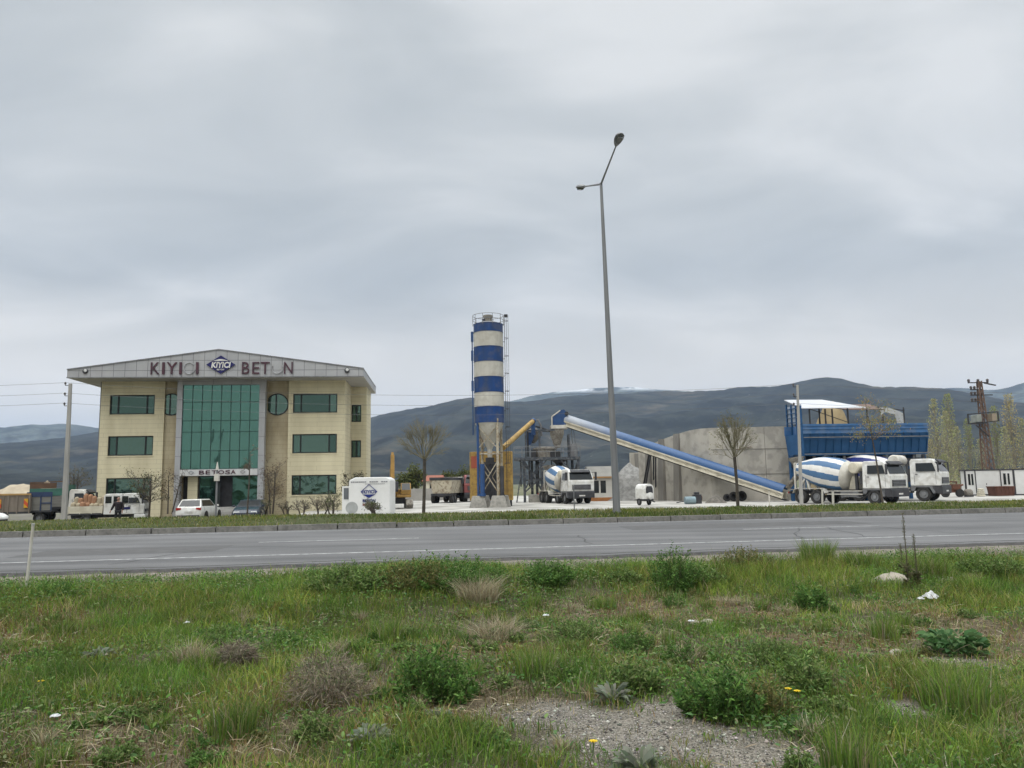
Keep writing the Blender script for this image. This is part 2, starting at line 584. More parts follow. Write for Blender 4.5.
def pebble_mat():
    m, nt, b = new_mat('field_soil')
    N, L = nt.nodes, nt.links
    a = N.new('ShaderNodeAttribute'); a.attribute_name = 'Col'
    tc = N.new('ShaderNodeTexCoord')
    v = N.new('ShaderNodeTexVoronoi'); v.inputs['Scale'].default_value = 70
    L.new(tc.outputs['Object'], v.inputs['Vector'])
    r = N.new('ShaderNodeValToRGB'); r.color_ramp.elements[0].color = (0.45, 0.45, 0.45, 1); r.color_ramp.elements[1].color = (1.55, 1.55, 1.55, 1)
    sp = N.new('ShaderNodeSeparateColor'); L.new(v.outputs['Color'], sp.inputs[0]); L.new(sp.outputs[0], r.inputs[0])
    mx = N.new('ShaderNodeMix'); mx.data_type = 'RGBA'; mx.blend_type = 'MULTIPLY'; mx.inputs['Factor'].default_value = 1
    L.new(a.outputs['Color'], mx.inputs[6]); L.new(r.outputs[0], mx.inputs[7]); L.new(mx.outputs[2], b.inputs['Base Color'])
    b.inputs['Roughness'].default_value = 0.9; b.inputs['Specular IOR Level'].default_value = 0.1
    bp = N.new('ShaderNodeBump'); bp.inputs['Strength'].default_value = 0.8; bp.inputs['Distance'].default_value = 0.02; bp.invert = True
    L.new(v.outputs['Distance'], bp.inputs['Height']); L.new(bp.outputs[0], b.inputs['Normal'])
    return m


def build_field():
    a = np.concatenate([np.linspace(-260, -24, 60), np.linspace(-23.6, 27, 420), np.linspace(28, 260, 60)])
    s = np.concatenate([np.linspace(-40, 2.5, 30), np.linspace(2.6, 16.3, 165)])
    A, S = np.meshgrid(a, s)
    X = RE.x * A + RN.x * S; Y = RE.y * A + RN.y * S
    Z = field_z(X, Y)
    g = blob(X, Y, GRAVEL); br = blob(X, Y, BROWN)
    n = fbm(X * 2.3, Y * 2.3, 4, 31)[..., None]
    soil = np.array([0.075, 0.066, 0.042]) * (0.7 + 0.7 * n)
    soil = soil * (1 - br[..., None] * 0.5) + np.array([0.15, 0.115, 0.075]) * br[..., None] * 0.5
    grav = np.array([0.185, 0.168, 0.14]) * (0.75 + 0.5 * n)
    col = soil * (1 - g[..., None]) + grav * g[..., None]
    sh = np.clip((S - (S_NEAR - 1.35)) / 0.5, 0, 1)[..., None]        # gravel shoulder beside the asphalt
    col = col * (1 - sh) + np.array([0.20, 0.18, 0.15]) * (0.7 + 0.6 * n) * sh
    o = grid_mesh('field_ground', X, Y, Z, pebble_mat(), col)
    struct(o)


def road_mat():
    m, nt, b = new_mat('asphalt')
    N, L = nt.nodes, nt.links
    tc = N.new('ShaderNodeTexCoord')

    def noise(sc, stretch, det=6):
        mp = N.new('ShaderNodeMapping'); mp.inputs['Scale'].default_value = stretch
        L.new(tc.outputs['Object'], mp.inputs[0])
        n = N.new('ShaderNodeTexNoise'); n.inputs['Scale'].default_value = sc; n.inputs['Detail'].default_value = det
        L.new(mp.outputs[0], n.inputs['Vector']); return n.outputs['Fac']
    r = N.new('ShaderNodeValToRGB'); r.color_ramp.elements[0].position = 0.3; r.color_ramp.elements[1].position = 0.7
    r.color_ramp.elements[0].color = (0.088, 0.087, 0.088, 1); r.color_ramp.elements[1].color = (0.150, 0.149, 0.149, 1)
    L.new(noise(0.9, (0.05, 1.3, 1)), r.inputs[0])          # long worn wheel tracks
    r2 = N.new('ShaderNodeValToRGB'); r2.color_ramp.elements[0].position = 0.35; r2.color_ramp.elements[1].position = 0.65
    r2.color_ramp.elements[0].color = (0.8, 0.8, 0.8, 1); r2.color_ramp.elements[1].color = (1.15, 1.15, 1.15, 1)
    L.new(noise(35, (1, 1, 1), 3), r2.inputs[0])
    r3 = N.new('ShaderNodeValToRGB'); r3.color_ramp.elements[0].position = 0.4; r3.color_ramp.elements[1].position = 0.6
    r3.color_ramp.elements[0].color = (0.86, 0.86, 0.86, 1); r3.color_ramp.elements[1].color = (1.06, 1.06, 1.06, 1)
    L.new(noise(0.25, (1, 1, 1), 4), r3.inputs[0])
    col = r.outputs[0]
    for q in (r2, r3):
        mx = N.new('ShaderNodeMix'); mx.data_type = 'RGBA'; mx.blend_type = 'MULTIPLY'; mx.inputs['Factor'].default_value = 1
        L.new(col, mx.inputs[6]); L.new(q.outputs[0], mx.inputs[7]); col = mx.outputs[2]
    L.new(col, b.inputs['Base Color']); b.inputs['Roughness'].default_value = 0.8; b.inputs['Specular IOR Level'].default_value = 0.3
    bp = N.new('ShaderNodeBump'); bp.inputs['Strength'].default_value = 0.3; bp.inputs['Distance'].default_value = 0.01
    L.new(noise(120, (1, 1, 1), 2), bp.inputs['Height']); L.new(bp.outputs[0], b.inputs['Normal'])
    return m


def worn_paint(name, c, lo, hi, sc=6):
    m, nt, b = new_mat(name)
    N, L = nt.nodes, nt.links
    tc = N.new('ShaderNodeTexCoord'); n = N.new('ShaderNodeTexNoise'); n.inputs['Scale'].default_value = sc; n.inputs['Detail'].default_value = 8
    n.inputs['Roughness'].default_value = 0.7
    L.new(tc.outputs['Object'], n.inputs['Vector'])
    r = N.new('ShaderNodeValToRGB'); r.color_ramp.elements[0].position = lo; r.color_ramp.elements[1].position = hi
    r.color_ramp.elements[0].color = (0.13, 0.13, 0.133, 1); r.color_ramp.elements[1].color = c4(c)
    L.new(n.outputs['Fac'], r.inputs[0]); L.new(r.outputs[0], b.inputs['Base Color']); b.inputs['Roughness'].default_value = 0.8
    return m


def build_road():
    asp = road_mat()
    a = np.concatenate([np.linspace(-300, -26, 60), np.linspace(-25.9, 30, 900), np.linspace(31, 300, 60)])
    edge = S_NEAR + 0.35 * (fbm(a * 0.22, a * 0 + 3, 3, 41) - 0.5) + 0.22 * (fbm(a * 1.7, a * 0 + 8, 4, 43) - 0.5)
    V, q = [], []
    for ai, e in zip(a, edge):
        V += [tuple(rd(ai, e - 0.05, -0.10)), tuple(rd(ai, e, -0.003)), tuple(rd(ai, e + 0.12, 0.0)), tuple(rd(ai, S_FAR + 0.02, 0.0))]
    for i in range(len(a) - 1):
        for k in range(3): q.append((i * 4 + k, (i + 1) * 4 + k, (i + 1) * 4 + k + 1, i * 4 + k + 1))
    me = bpy.data.meshes.new('road'); me.from_pydata(V, [], q); me.materials.append(asp)
    o = bpy.data.objects.new('road', me); C.objects.link(o); struct(o)
    # crumbled dark tar rim along the broken near edge
    rim = pm('tar_rim', (0.045, 0.043, 0.042), (0.085, 0.08, 0.075), scale=5, rough=0.95, bump=0.6, spec=0.1)
    V, q = [], []
    for ai, e in zip(a, edge):
        w = 0.12 + 0.28 * float(fbm(np.array([ai * 0.5]), np.array([1.0]), 3, 47)[0])
        V += [tuple(rd(ai, e - 0.16 - w * 0.5, -0.065)), tuple(rd(ai, e - 0.02, -0.02)), tuple(rd(ai, e + w, 0.005))]
    for i in range(len(a) - 1):
        for k in range(2): q.append((i * 3 + k, (i + 1) * 3 + k, (i + 1) * 3 + k + 1, i * 3 + k + 1))
    me = bpy.data.meshes.new('road_broken_edge'); me.from_pydata(V, [], q); me.materials.append(rim)
    o = bpy.data.objects.new('road_broken_edge', me); C.objects.link(o); struct(o)
    paint = worn_paint('road_paint', (0.42, 0.42, 0.41), 0.36, 0.62)

    def line(name, s, w, a0, a1, mat=paint):
        mb = MB()
        n = max(2, int((a1 - a0) / 4))
        for i in range(n):
            u, v = a0 + (a1 - a0) * i / n, a0 + (a1 - a0) * (i + 1) / n
            mb.add([rd(u, s, 0.004), rd(v, s, 0.004), rd(v, s + w, 0.004), rd(u, s + w, 0.004)], [(0, 1, 2, 3)])
        o = mb.build(name, mat); struct(o); return o
    line('edge_line', 18.15, 0.17, -300, 300)
    line('edge_line', 27.55, 0.15, -300, 300, worn_paint('road_paint_thin', (0.36, 0.36, 0.355), 0.4, 0.66))
    # broken centre line: dashes seen at 262-455 and 744-895 in the photo, repeated at that pitch
    L0 = gnd(262, 541, 0.0); L1 = gnd(455, 534.5, 0.0); L2 = gnd(744, 529.5, 0.0)
    a0, a1, a2 = L0.dot(RE), L1.dot(RE), L2.dot(RE)
    pit = a2 - a0
    for k in range(-8, 9):
        line('lane_dash', 22.5, 0.15, a0 + k * pit, a0 + k * pit + (a1 - a0) * 0.8)
    # repaired strips of darker asphalt and tarred cracks
    random.seed(17)
    pt = pm('asphalt_patch', (0.082, 0.08, 0.08), (0.105, 0.103, 0.102), scale=3, rough=0.85, spec=0.2)
    for u0, u1, q0, q1 in ((-9, -4.5, 19.6, 21.8), (7, 15, 23.6, 25.7), (-26, -19, 24.2, 26.4), (19, 22, 18.9, 21.5)):
        mb = MB(); mb.add([rd(u0, q0, .0025), rd(u1, q0 + .1, .0025), rd(u1 + .1, q1, .0025), rd(u0 + .1, q1, .0025)], [(0, 1, 2, 3)]); struct(mb.build('road_patch', pt))
    tar = pm('tar_seam', (0.03, 0.03, 0.03), (0.045, 0.044, 0.043), 4, 0.7)
    mb = MB()
    for k in range(9):
        u = random.uniform(-45, 60); q = random.uniform(17, 19); ang = random.uniform(-.5, .5)
        while q < 27.3:
            dq = random.uniform(.3, .6); un = u + random.uniform(-.14, .14) + ang * dq; w = random.uniform(.02, .05)
            mb.add([rd(u, q, .0035), rd(u + w, q, .0035), rd(un + w, q + dq, .0035), rd(un, q + dq, .0035)], [(0, 1, 2, 3)]); u, q = un, q + dq
            if random.random() < .05: break
    for q in (20.4, 24.9):
        u = -60
        while u < 80:
            L = random.uniform(1, 2.5); qn = q + random.uniform(-.06, .06)
            if random.random() < .7: mb.add([rd(u, q, .0035), rd(u + L, qn, .0035), rd(u + L, qn + .03, .0035), rd(u, q + .03, .0035)], [(0, 1, 2, 3)])
            u += L; q = qn
    struct(mb.build('road_cracks', tar))
    # kerb of two-metre stones with open joints
    ks = pm('kerb_stone', (0.19, 0.182, 0.165), (0.125, 0.12, 0.11), scale=2.2, rough=0.9, bump=0.4, c3=(0.08, 0.08, 0.072), s3=9, a3=0.5)
    mb = MB(); k = -300.0
    random.seed(3)
    while k < 300:
        L = 2.0 + random.uniform(-0.1, 0.1)
        dz, ds = random.uniform(-0.012, 0.015), random.uniform(-0.015, 0.015)
        s0, s1 = S_FAR + ds, S_FAR + 0.30 + ds
        b = [rd(k, s0, -0.1), rd(k + L - 0.03, s0, -0.1), rd(k + L - 0.03, s1, -0.1), rd(k, s1, -0.1)]
        t = [rd(k + .01, s0 + 0.05, 0.18 + dz), rd(k + L - 0.04, s0 + 0.05, 0.18 + dz), rd(k + L - 0.04, s1, 0.18 + dz), rd(k + .01, s1, 0.18 + dz)]
        mb.hexa(b, t); k += L
    struct(mb.build('kerb', ks))
    # verge behind the kerb, falling to the yard
    a = np.linspace(-220, 220, 700)
    s = np.array([26.85, 27.2, 28, 29, 30, 31, 32, 33, 34.5, 36, 37.5, 39]) + 1.6
    z = np.array([0.12, 0.14, 0.16, 0.17, 0.17, 0.15, 0.11, 0.02, -0.14, -0.36, -0.6, -1.0])
    A, S = np.meshgrid(a, s); Zb = np.repeat(z[:, None], len(a), 1)
    X = RE.x * A + RN.x * S; Y = RE.y * A + RN.y * S
    Z = Zb + 0.07 * (fbm(X * .6, Y * .6, 3, 51) - 0.5) + hump(A, S)
    n = fbm(X * 1.3, Y * 1.3, 3, 52)[..., None]
    struct(grid_mesh('verge_ground', X, Y, Z, bpy.data.materials['field_soil'], np.array([0.065, 0.075, 0.032]) * (0.6 + 0.8 * n)))


def hump(A, S):
    return np.interp(S, [29.6, 32.6, 35, 37.5], [0, 1, 1, 0]) * np.interp(A, [-30, -4, 6, 60], [.26, .20, .13, .09])


def verge_z(S, A):
    return hump(A, S) + np.interp(S - 1.6, [26.85, 27.2, 28, 29, 30, 31, 32, 33, 34.5, 36, 37.5, 39], [0.12, 0.14, 0.16, 0.17, 0.17, 0.15, 0.11, 0.02, -0.14, -0.36, -0.6, -1.0])


def build_far_ground():
    # plain reaching the horizon, below yard, road and field
    m = pm('plain', (0.12, 0.12, 0.06), (0.075, 0.085, 0.04), scale=0.02, rough=0.95, detail=8, c3=(0.19, 0.165, 0.11), s3=0.006, a3=0.7)
    mb = MB(); mb.add([(-16000, -3000, -1.1), (16000, -3000, -1.1), (16000, 16000, -1.1), (-16000, 16000, -1.1)], [(0, 1, 2, 3)])
    struct(mb.build('ground', m))
    # dusty concrete yard of the works
    ym = pm('yard_concrete', (0.46, 0.445, 0.41), (0.36, 0.345, 0.315), scale=0.22, rough=0.9, detail=8, c3=(0.17, 0.16, 0.14), s3=0.35, a3=0.7)
    mb = MB()
    mb.hexa([rd(-7.5, 37.2, -1.2), rd(150, 37.2, -1.2), rd(150, 118, -1.2), rd(-7.5, 118, -1.2)],
            [rd(-7.5, 37.2, YZ), rd(150, 37.2, YZ), rd(150, 118, YZ), rd(-7.5, 118, YZ)])
    struct(mb.build('yard', ym))
    dk = pm('parking_gravel', (0.17, 0.155, 0.13), (0.10, 0.092, 0.08), scale=0.5, rough=0.95, detail=8, c3=(0.10, 0.115, 0.05), s3=0.7, a3=0.6)
    mb = MB(); mb.hexa([rd(-110, 38.5, -1.2), rd(-7.502, 38.5, -1.2), rd(-7.502, 100, -1.2), rd(-110, 100, -1.2)], [rd(-110, 38.5, PZ), rd(-7.502, 38.5, PZ), rd(-7.502, 100, PZ), rd(-110, 100, PZ)])
    struct(mb.build('parking_ground', dk))


# ------------------------------------------------------------------ hills and air
def hill_mat(name, scrub, grass, rock, snow=None):
    m, nt, b = new_mat(name)
    N, L = nt.nodes, nt.links
    tc = N.new('ShaderNodeTexCoord')

    def noise(sc, det, rough=0.6, st=(1, 1, 1)):
        mp = N.new('ShaderNodeMapping'); mp.inputs['Scale'].default_value = st
        L.new(tc.outputs['Object'], mp.inputs[0])
        n = N.new('ShaderNodeTexNoise'); n.inputs['Scale'].default_value = sc; n.inputs['Detail'].default_value = det; n.inputs['Roughness'].default_value = rough
        L.new(mp.outputs[0], n.inputs['Vector']); return n.outputs['Fac']

    def ramp(fac, p0, p1, c0=(0, 0, 0, 1), c1=(1, 1, 1, 1)):
        r = N.new('ShaderNodeValToRGB'); r.color_ramp.elements[0].position = p0; r.color_ramp.elements[1].position = p1
        r.color_ramp.elements[0].color = c0; r.color_ramp.elements[1].color = c1
        L.new(fac, r.inputs[0]); return r.outputs[0]

    def mix(f, a, c):
        mx = N.new('ShaderNodeMix'); mx.data_type = 'RGBA'; L.new(f, mx.inputs['Factor']); L.new(a, mx.inputs[6])
        mx.inputs[7].default_value = c4(c); return mx.outputs[2]
    col = ramp(noise(0.0060, 13, 0.78), 0.46, 0.56, c4(scrub), c4(tuple(x * 3.0 for x in scrub)))
    col = mix(ramp(noise(0.0035, 9, 0.7, (0.6, 0.6, 2.2)), 0.54, 0.66), col, grass)
    col = mix(ramp(noise(0.011, 8, 0.75), 0.66, 0.70), col, rock)
    if snow:
        g = N.new('ShaderNodeNewGeometry'); sp = N.new('ShaderNodeSeparateXYZ'); L.new(g.outputs['Position'], sp.inputs[0])
        mr = N.new('ShaderNodeMapRange'); L.new(sp.outputs[2], mr.inputs['Value'])
        mr.inputs['From Min'].default_value = snow[0]; mr.inputs['From Max'].default_value = snow[1]
        sn = ramp(noise(0.0022, 8, 0.7), 0.5, 0.56)
        mm = N.new('ShaderNodeMath'); mm.operation = 'MULTIPLY'; L.new(mr.outputs[0], mm.inputs[0]); L.new(sn, mm.inputs[1])
        col = mix(mm.outputs[0], col, (0.85, 0.87, 0.9))
    L.new(col, b.inputs['Base Color']); b.inputs['Roughness'].default_value = 0.95; b.inputs['Specular IOR Level'].default_value = 0.05
    return m


def ridge(name, prof, R0, mat, base_frac=0.5, seed=1, rough=1.0, rvar=0.12):
    """a range whose crest follows measured directions; its slopes fall towards the plain in front and behind"""
    pxs = np.array([p[0] for p in prof], float); pys = np.array([p[1] for p in prof], float)
    nx, ny = 620, 90
    px = np.linspace(pxs[0], pxs[-1], nx)
    py = np.interp(px, pxs, pys)
    k = np.exp(-np.linspace(-2, 2, 9) ** 2); k /= k.sum()
    py = np.convolve(np.pad(py, 4, mode='edge'), k, mode='valid')
    py = py + (fbm(px * 0.035, px * 0 + seed, 4, seed) - 0.5) * 3.0 * rough + (fbm(px * 0.25, px * 0 + seed, 3, seed + 5) - 0.5) * 1.2 * rough
    D = np.array([list(ray(a, b)) for a, b in zip(px, py)])
    hor = np.hypot(D[:, 0], D[:, 1])
    az = np.arctan2(D[:, 0], D[:, 1])
    Rr = R0 * (1 + rvar * 2 * (fbm(az * 3.5, az * 0 + seed, 3, seed + 9) - 0.5))
    Hc = CAMZ + D[:, 2] / hor * Rr
    t = np.concatenate([np.linspace(0, 1, 66), np.linspace(1, 1.6, ny - 66 + 1)[1:]])
    T, AZ = np.meshgrid(t, az, indexing='ij'); RR = np.repeat(Rr[None], len(t), 0); HC = np.repeat(Hc[None], len(t), 0)
    u = np.where(T <= 1, T, 1)
    dist = RR * (base_frac + (1 - base_frac) * u) + np.where(T > 1, (T - 1) * RR, 0)
    X = np.sin(AZ) * dist; Y = np.cos(AZ) * dist
    h = HC * (0.25 * u + 0.75 * u ** 1.7)
    env = (u * (1 - u)) * 4
    rv = 1 - np.abs(2 * fbm(X * 0.0016, Y * 0.0016, 5, seed + 2) - 1)
    h = h + env * HC * 0.42 * (rv - 0.72) + env * HC * 0.12 * (fbm(X * 0.006, Y * 0.006, 4, seed + 4) - 0.5)
    h = np.where(T > 1, HC * (1 - (T - 1) / 0.6) ** 1.0, h)
    h = np.maximum(h, -0.95) - np.where(u < 0.02, 1.0, 0)
    o = grid_mesh(name, X, Y, h, mat)
    struct(o); return o


def build_hills():
    m1 = hill_mat('hill_scrub', (0.010, 0.011, 0.009), (0.085, 0.075, 0.055), (0.28, 0.26, 0.22))
    m2 = hill_mat('hill_far', (0.03, 0.035, 0.03), (0.075, 0.075, 0.06), (0.18, 0.17, 0.15), snow=(668, 730))
    near = [(-900, 470), (-400, 462), (-150, 450), (0, 444), (40, 441), (70, 437), (97, 432), (150, 428), (220, 424), (300, 421), (372, 418), (390, 413), (410, 409), (425, 407),
            (440, 404), (460, 400), (475, 397), (495, 400), (515, 402), (535, 400), (560, 396), (590, 394), (620, 393), (650, 392), (690, 391), (720, 390), (745, 387), (770, 386),
            (785, 385), (800, 382), (815, 378.5), (828, 377), (842, 378), (855, 381), (870, 386), (885, 387), (910, 386.5), (935, 388), (950, 390), (965, 392), (985, 395), (1010, 401), (1040, 406), (1150, 420), (1500, 440), (1900, 450)]
    far = [(-900, 455), (-400, 440), (-150, 432), (0, 428), (18, 426), (33, 424.5), (48, 426), (62, 423), (75, 425), (97, 428), (200, 432), (330, 430), (400, 424), (450, 414), (500, 404), (530, 396), (560, 391),
           (600, 388), (620, 386.5), (640, 388), (680, 391), (720, 397), (780, 410), (860, 408), (910, 394), (940, 388), (960, 387.5), (985, 390), (1003, 389), (1024, 382.5), (1060, 374), (1150, 362), (1300, 372), (1600, 400), (1900, 425)]
    ridge('hills', near, 3500, m1, 0.38, 3)
    ridge('far_hills', far, 6000, m2, 0.62, 13, rough=0.6, rvar=0.04)


HAZE_D = 0.000073


def build_haze():
    m = bpy.data.materials.new('haze'); m.use_nodes = True
    nt = m.node_tree; nt.nodes.clear()
    out = nt.nodes.new('ShaderNodeOutputMaterial'); v = nt.nodes.new('ShaderNodeVolumePrincipled')
    v.inputs['Color'].default_value = (0.50, 0.65, 0.92, 1)
    v.inputs['Density'].default_value = HAZE_D
    v.inputs['Anisotropy'].default_value = 0.2
    nt.links.new(v.outputs[0], out.inputs['Volume'])
    mb = MB(); mb.box(-16500, 16500, -3200, 16500, -3.0, 1080)
    o = mb.build('haze', m); struct(o, 'stuff')
# ------------------------------------------------------------------ shared materials
STEEL = pm('grey_steel', (0.22, 0.225, 0.23), (0.15, 0.15, 0.155), 2, 0.55, 0.3)
DARK = pm('dark_steel', (0.05, 0.05, 0.055), (0.03, 0.03, 0.032), 2, 0.6)
BLACK = pm('black_rubber', (0.022, 0.022, 0.023), (0.04, 0.038, 0.035), 4, 0.85)
WHITE = pm('white_paint', (0.70, 0.70, 0.68), (0.56, 0.55, 0.51), 1.2, 0.4, spec=0.45, c3=(0.30, 0.27, 0.22), s3=2.6, a3=0.35)
DUSTWHITE = pm('dusty_white', (0.62, 0.60, 0.55), (0.42, 0.39, 0.33), 1.6, 0.6)
CREAM = pm('cream_paint', (0.62, 0.58, 0.47), (0.45, 0.41, 0.32), 1.5, 0.6)
BLUE = pm('blue_paint', (0.016, 0.065, 0.19), (0.012, 0.045, 0.13), 1.5, 0.45, spec=0.45)
DBLUE = pm('deep_blue', (0.02, 0.035, 0.19), (0.015, 0.025, 0.13), 1.5, 0.4)
NAVY = pm('navy_sign', (0.018, 0.018, 0.11), (0.014, 0.014, 0.085), 2, 0.4)
YELLOW = pm('ochre_yellow', (0.42, 0.27, 0.07), (0.27, 0.17, 0.05), 1.2, 0.6, c3=(0.14, 0.09, 0.04), s3=4, a3=0.5)
CONC = pm('concrete', (0.34, 0.325, 0.29), (0.24, 0.23, 0.205), 1.0, 0.9, bump=0.3, c3=(0.13, 0.125, 0.115), s3=5, a3=0.4)
DUSTY = pm('dusty_metal', (0.30, 0.28, 0.24), (0.17, 0.16, 0.14), 2.5, 0.85, c3=(0.1, 0.07, 0.05), s3=6, a3=0.5)
RUST = pm('rust', (0.15, 0.065, 0.04), (0.085, 0.045, 0.032), 3, 0.9)
GLASSD = pm('dark_glass', (0.016, 0.019, 0.02), None, 2, 0.06, spec=0.5)
CHROME = pm('bright_metal', (0.6, 0.6, 0.6), None, 2, 0.25, 0.9)
LAMPW = pm('lamp_glass', (0.7, 0.7, 0.68), None, 3, 0.15, spec=0.6)
REDL = pm('red_lens', (0.35, 0.02, 0.02), None, 3, 0.25)

FTL = at(67, 378, 60.0)                   # front left lower corner of the fascia


def build_office():
    yaw = R(5.3)
    ez = FTL.z                            # underside of the fascia
    fr = Matrix.Translation((FTL.x, FTL.y, YZ)) @ Matrix.Rotation(yaw, 4, 'Z')
    inv = fr.inverted()
    H = ez - YZ

    def B(px, py, ly):                    # photo direction -> (x, z) on the facade plane lying ly behind the fascia
        o = inv @ Vector((0, 0, CAMZ)); d = inv.to_3x3() @ ray(px, py)
        t = (ly - o.y) / d.y; p = o + d * t
        return p.x, p.z
    WY, RY, CYY, FY = 2.2, 2.42, 1.45, 0.0      # wing wall, recess wall, glass front, fascia
    th = thing('office_building', 'three storey beige stone office block with green glass front', 'office building', fr.to_translation(), yaw)
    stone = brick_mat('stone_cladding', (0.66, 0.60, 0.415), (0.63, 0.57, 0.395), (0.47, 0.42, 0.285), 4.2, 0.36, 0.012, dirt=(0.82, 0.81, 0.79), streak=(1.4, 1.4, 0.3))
    stone2 = brick_mat('stone_cladding_dark', (0.46, 0.40, 0.27), (0.43, 0.37, 0.25), (0.33, 0.28, 0.19), 0.9, 0.36, 0.012, dirt=(0.62, 0.58, 0.52))  # darker, blotchier cladding for the recess and return walls
    alu = brick_mat('facade_panels', (0.40, 0.40, 0.405), (0.37, 0.372, 0.38), (0.17, 0.172, 0.175), 0.86, 0.80, 0.022, offset=0.0, rough=0.42, dirt=(0.86, 0.86, 0.86))
    colm = brick_mat('column_panels', (0.36, 0.365, 0.375), (0.34, 0.345, 0.355), (0.17, 0.17, 0.18), 3.0, 1.5, 0.02, offset=0.0, rough=0.42)
    green = glass_mat('green_glass', (0.080, 0.180, 0.155), 0.05, 0.05, 0.35)
    wglass = glass_mat('window_glass', (0.085, 0.145, 0.125), 0.05, 0.03, 0.8)
    wglass2 = glass_mat('window_glass_dim', (0.055, 0.10, 0.088), 0.06, 0.04, 0.6)
    wframe = pm('window_frame', (0.02, 0.024, 0.024), None, 2, 0.5)
    roofm = pm('roof_sheet', (0.30, 0.30, 0.31), (0.22, 0.22, 0.23), 1, 0.5, 0.3)
    soff = pm('soffit', (0.42, 0.41, 0.38), (0.36, 0.35, 0.33), 1, 0.7)

    xl0, xl1 = B(99.5, 430, WY)[0], B(163.5, 430, WY)[0]
    xr0, xr1 = B(288, 430, WY)[0], B(345, 430, WY)[0]
    fx1 = B(363.5, 377, FY)[0]
    za = B(219, 349.5, FY)[1]; ze = B(67, 369.5, FY)[1]
    xa = B(219, 349.5, FY)[0]
    DEP = 12.0
    # wings with real window openings: built from strips round the openings
    win = {'l': [(110.5, 156.5), (108.5, 153.5), (106.5, 151)], 'r': [(293.5, 337.5), (292.5, 337), (291.5, 336.5)]}
    rows = [(394.2, 414.0), (435.5, 456.0), (477.0, 498.0)]
    zrow = []
    for (a, b), pl, pr in zip(rows, (133, 131, 129), (315, 315, 314)):
        zt = (B(pl, a + (0.5 if a < 400 else 1.2), WY)[1] + B(pr, a - (0.3 if a < 400 else 2.2), WY)[1]) / 2
        zb = (B(pl, b, WY)[1] + B(pr, b - (0.8 if a < 400 else 3.2), WY)[1]) / 2
        zrow.append((zt, zb))

    def wing(x0, x1, wx, mat, yb):
        mb = MB()
        zs = [-0.7]
        for zt, zb in zrow[::-1]: zs += [zb, zt]
        zs.append(H + 0.02)
        for i in range(len(zs) - 1):
            if i % 2 == 0: mb.box(x0, x1, WY, WY + 0.35, zs[i], zs[i + 1])
            else:
                mb.box(x0, wx[0], WY, WY + 0.35, zs[i], zs[i + 1]); mb.box(wx[1], x1, WY, WY + 0.35, zs[i], zs[i + 1])
        mb.box(x0, x0 + 0.35, WY + 0.35, yb, -0.7, H + 0.02); mb.box(x1 - 0.35, x1, WY + 0.35, yb, -0.7, H + 0.02)
        # plinth course
        return mb.build('wall', mat, th)

    def window(x0, x1, z0, z1, y, splits, name='window'):
        mb = MB(); t = 0.09
        mb.box(x0, x1, y, y + 0.12, z0, z0 + t); mb.box(x0, x1, y, y + 0.12, z1 - t, z1)
        for s in [0] + splits + [1]:
            xc = x0 + (x1 - x0) * s; w = t if s in (0, 1) else 0.11
            a = max(x0, xc - w / 2) if s not in (0, 1) else (x0 if s == 0 else x1 - t)
            mb.box(a, a + w, y + 0.001, y + 0.119, z0 + t, z1 - t)
        w = mb.build(name, wframe, th)
        xs = [x0 + (x1 - x0) * s for s in [0] + splits + [1]]
        for a, b in zip(xs[:-1], xs[1:]):
            g = MB(); e = random.uniform(-0.006, 0.006)
            g.hexa([(a + .03, y + .06 + e, z0 + .03), (b - .03, y + .06, z0 + .03), (b - .03, y + .09, z0 + .03), (a + .03, y + .09, z0 + .03)],
                   [(a + .03, y + .06, z1 - .03), (b - .03, y + .06 - e, z1 - .03), (b - .03, y + .09, z1 - .03), (a + .03, y + .09, z1 - .03)])
            g.build('pane', random.choice((wglass, wglass, wglass2)), w)
        return w
    random.seed(5)
    for side, x0, x1 in (('l', xl0, xl1), ('r', xr0, xr1)):
        c0 = sum(B(a, 430, WY)[0] for a, b in win[side]) / 3; c1 = sum(B(b, 430, WY)[0] for a, b in win[side]) / 3
        # the openings stand above each other; the photo's leftward drift is the camera's
        wing(x0, x1, (c0, c1), stone, DEP - 1.5)
        for zt, zb in zrow:
            window(c0, c1, zb, zt, WY + 0.1, [0.18, 0.82])
            s = MB(); s.box(c0 - 0.08, c1 + 0.08, WY - 0.05, WY + 0.12, zb - 0.09, zb - 0.002); s.build('window_sill', stone, th)
            bk = MB(); bk.box(c0 - .2, c1 + .2, WY + 0.36, WY + 0.40, zb - .2, zt + .2); bk.build('window_back', DARK, th)  # dark sheet closing the opening behind the panes
    # recessed walls with round windows
    cx0, cx1 = B(176.5, 430, CYY)[0], B(265, 430, CYY)[0]
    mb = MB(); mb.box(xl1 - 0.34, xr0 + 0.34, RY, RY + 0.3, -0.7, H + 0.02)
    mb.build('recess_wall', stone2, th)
    for px in (171.5, 277.5):
        xc, zc = B(px, 404.5, RY)
        r = 0.82
        a = MB(); a.lathe((xc, RY - 0.05, zc), (0, 1, 0), [(0.1, r), (0, r), (0, r + 0.09), (0.1, r + 0.09)], 36, caps=False); f = a.build('round_window', wframe, th)
        g = MB(); g.lathe((xc, RY - 0.015, zc), (0, 1, 0), [(0, r), (0.03, r)], 36); g.build('pane', wglass, f)
        b2 = MB(); b2.box(xc - 0.16, xc - 0.04, RY - 0.04, RY - 0.02, zc - r, zc + r); b2.build('mullion', wframe, f)
    # right side: short side face, then a wing standing proud to the right, further back
    sx0, sy0 = xr1, WY + 4.5
    mb = MB()
    wz = B(356, 402, sy0)
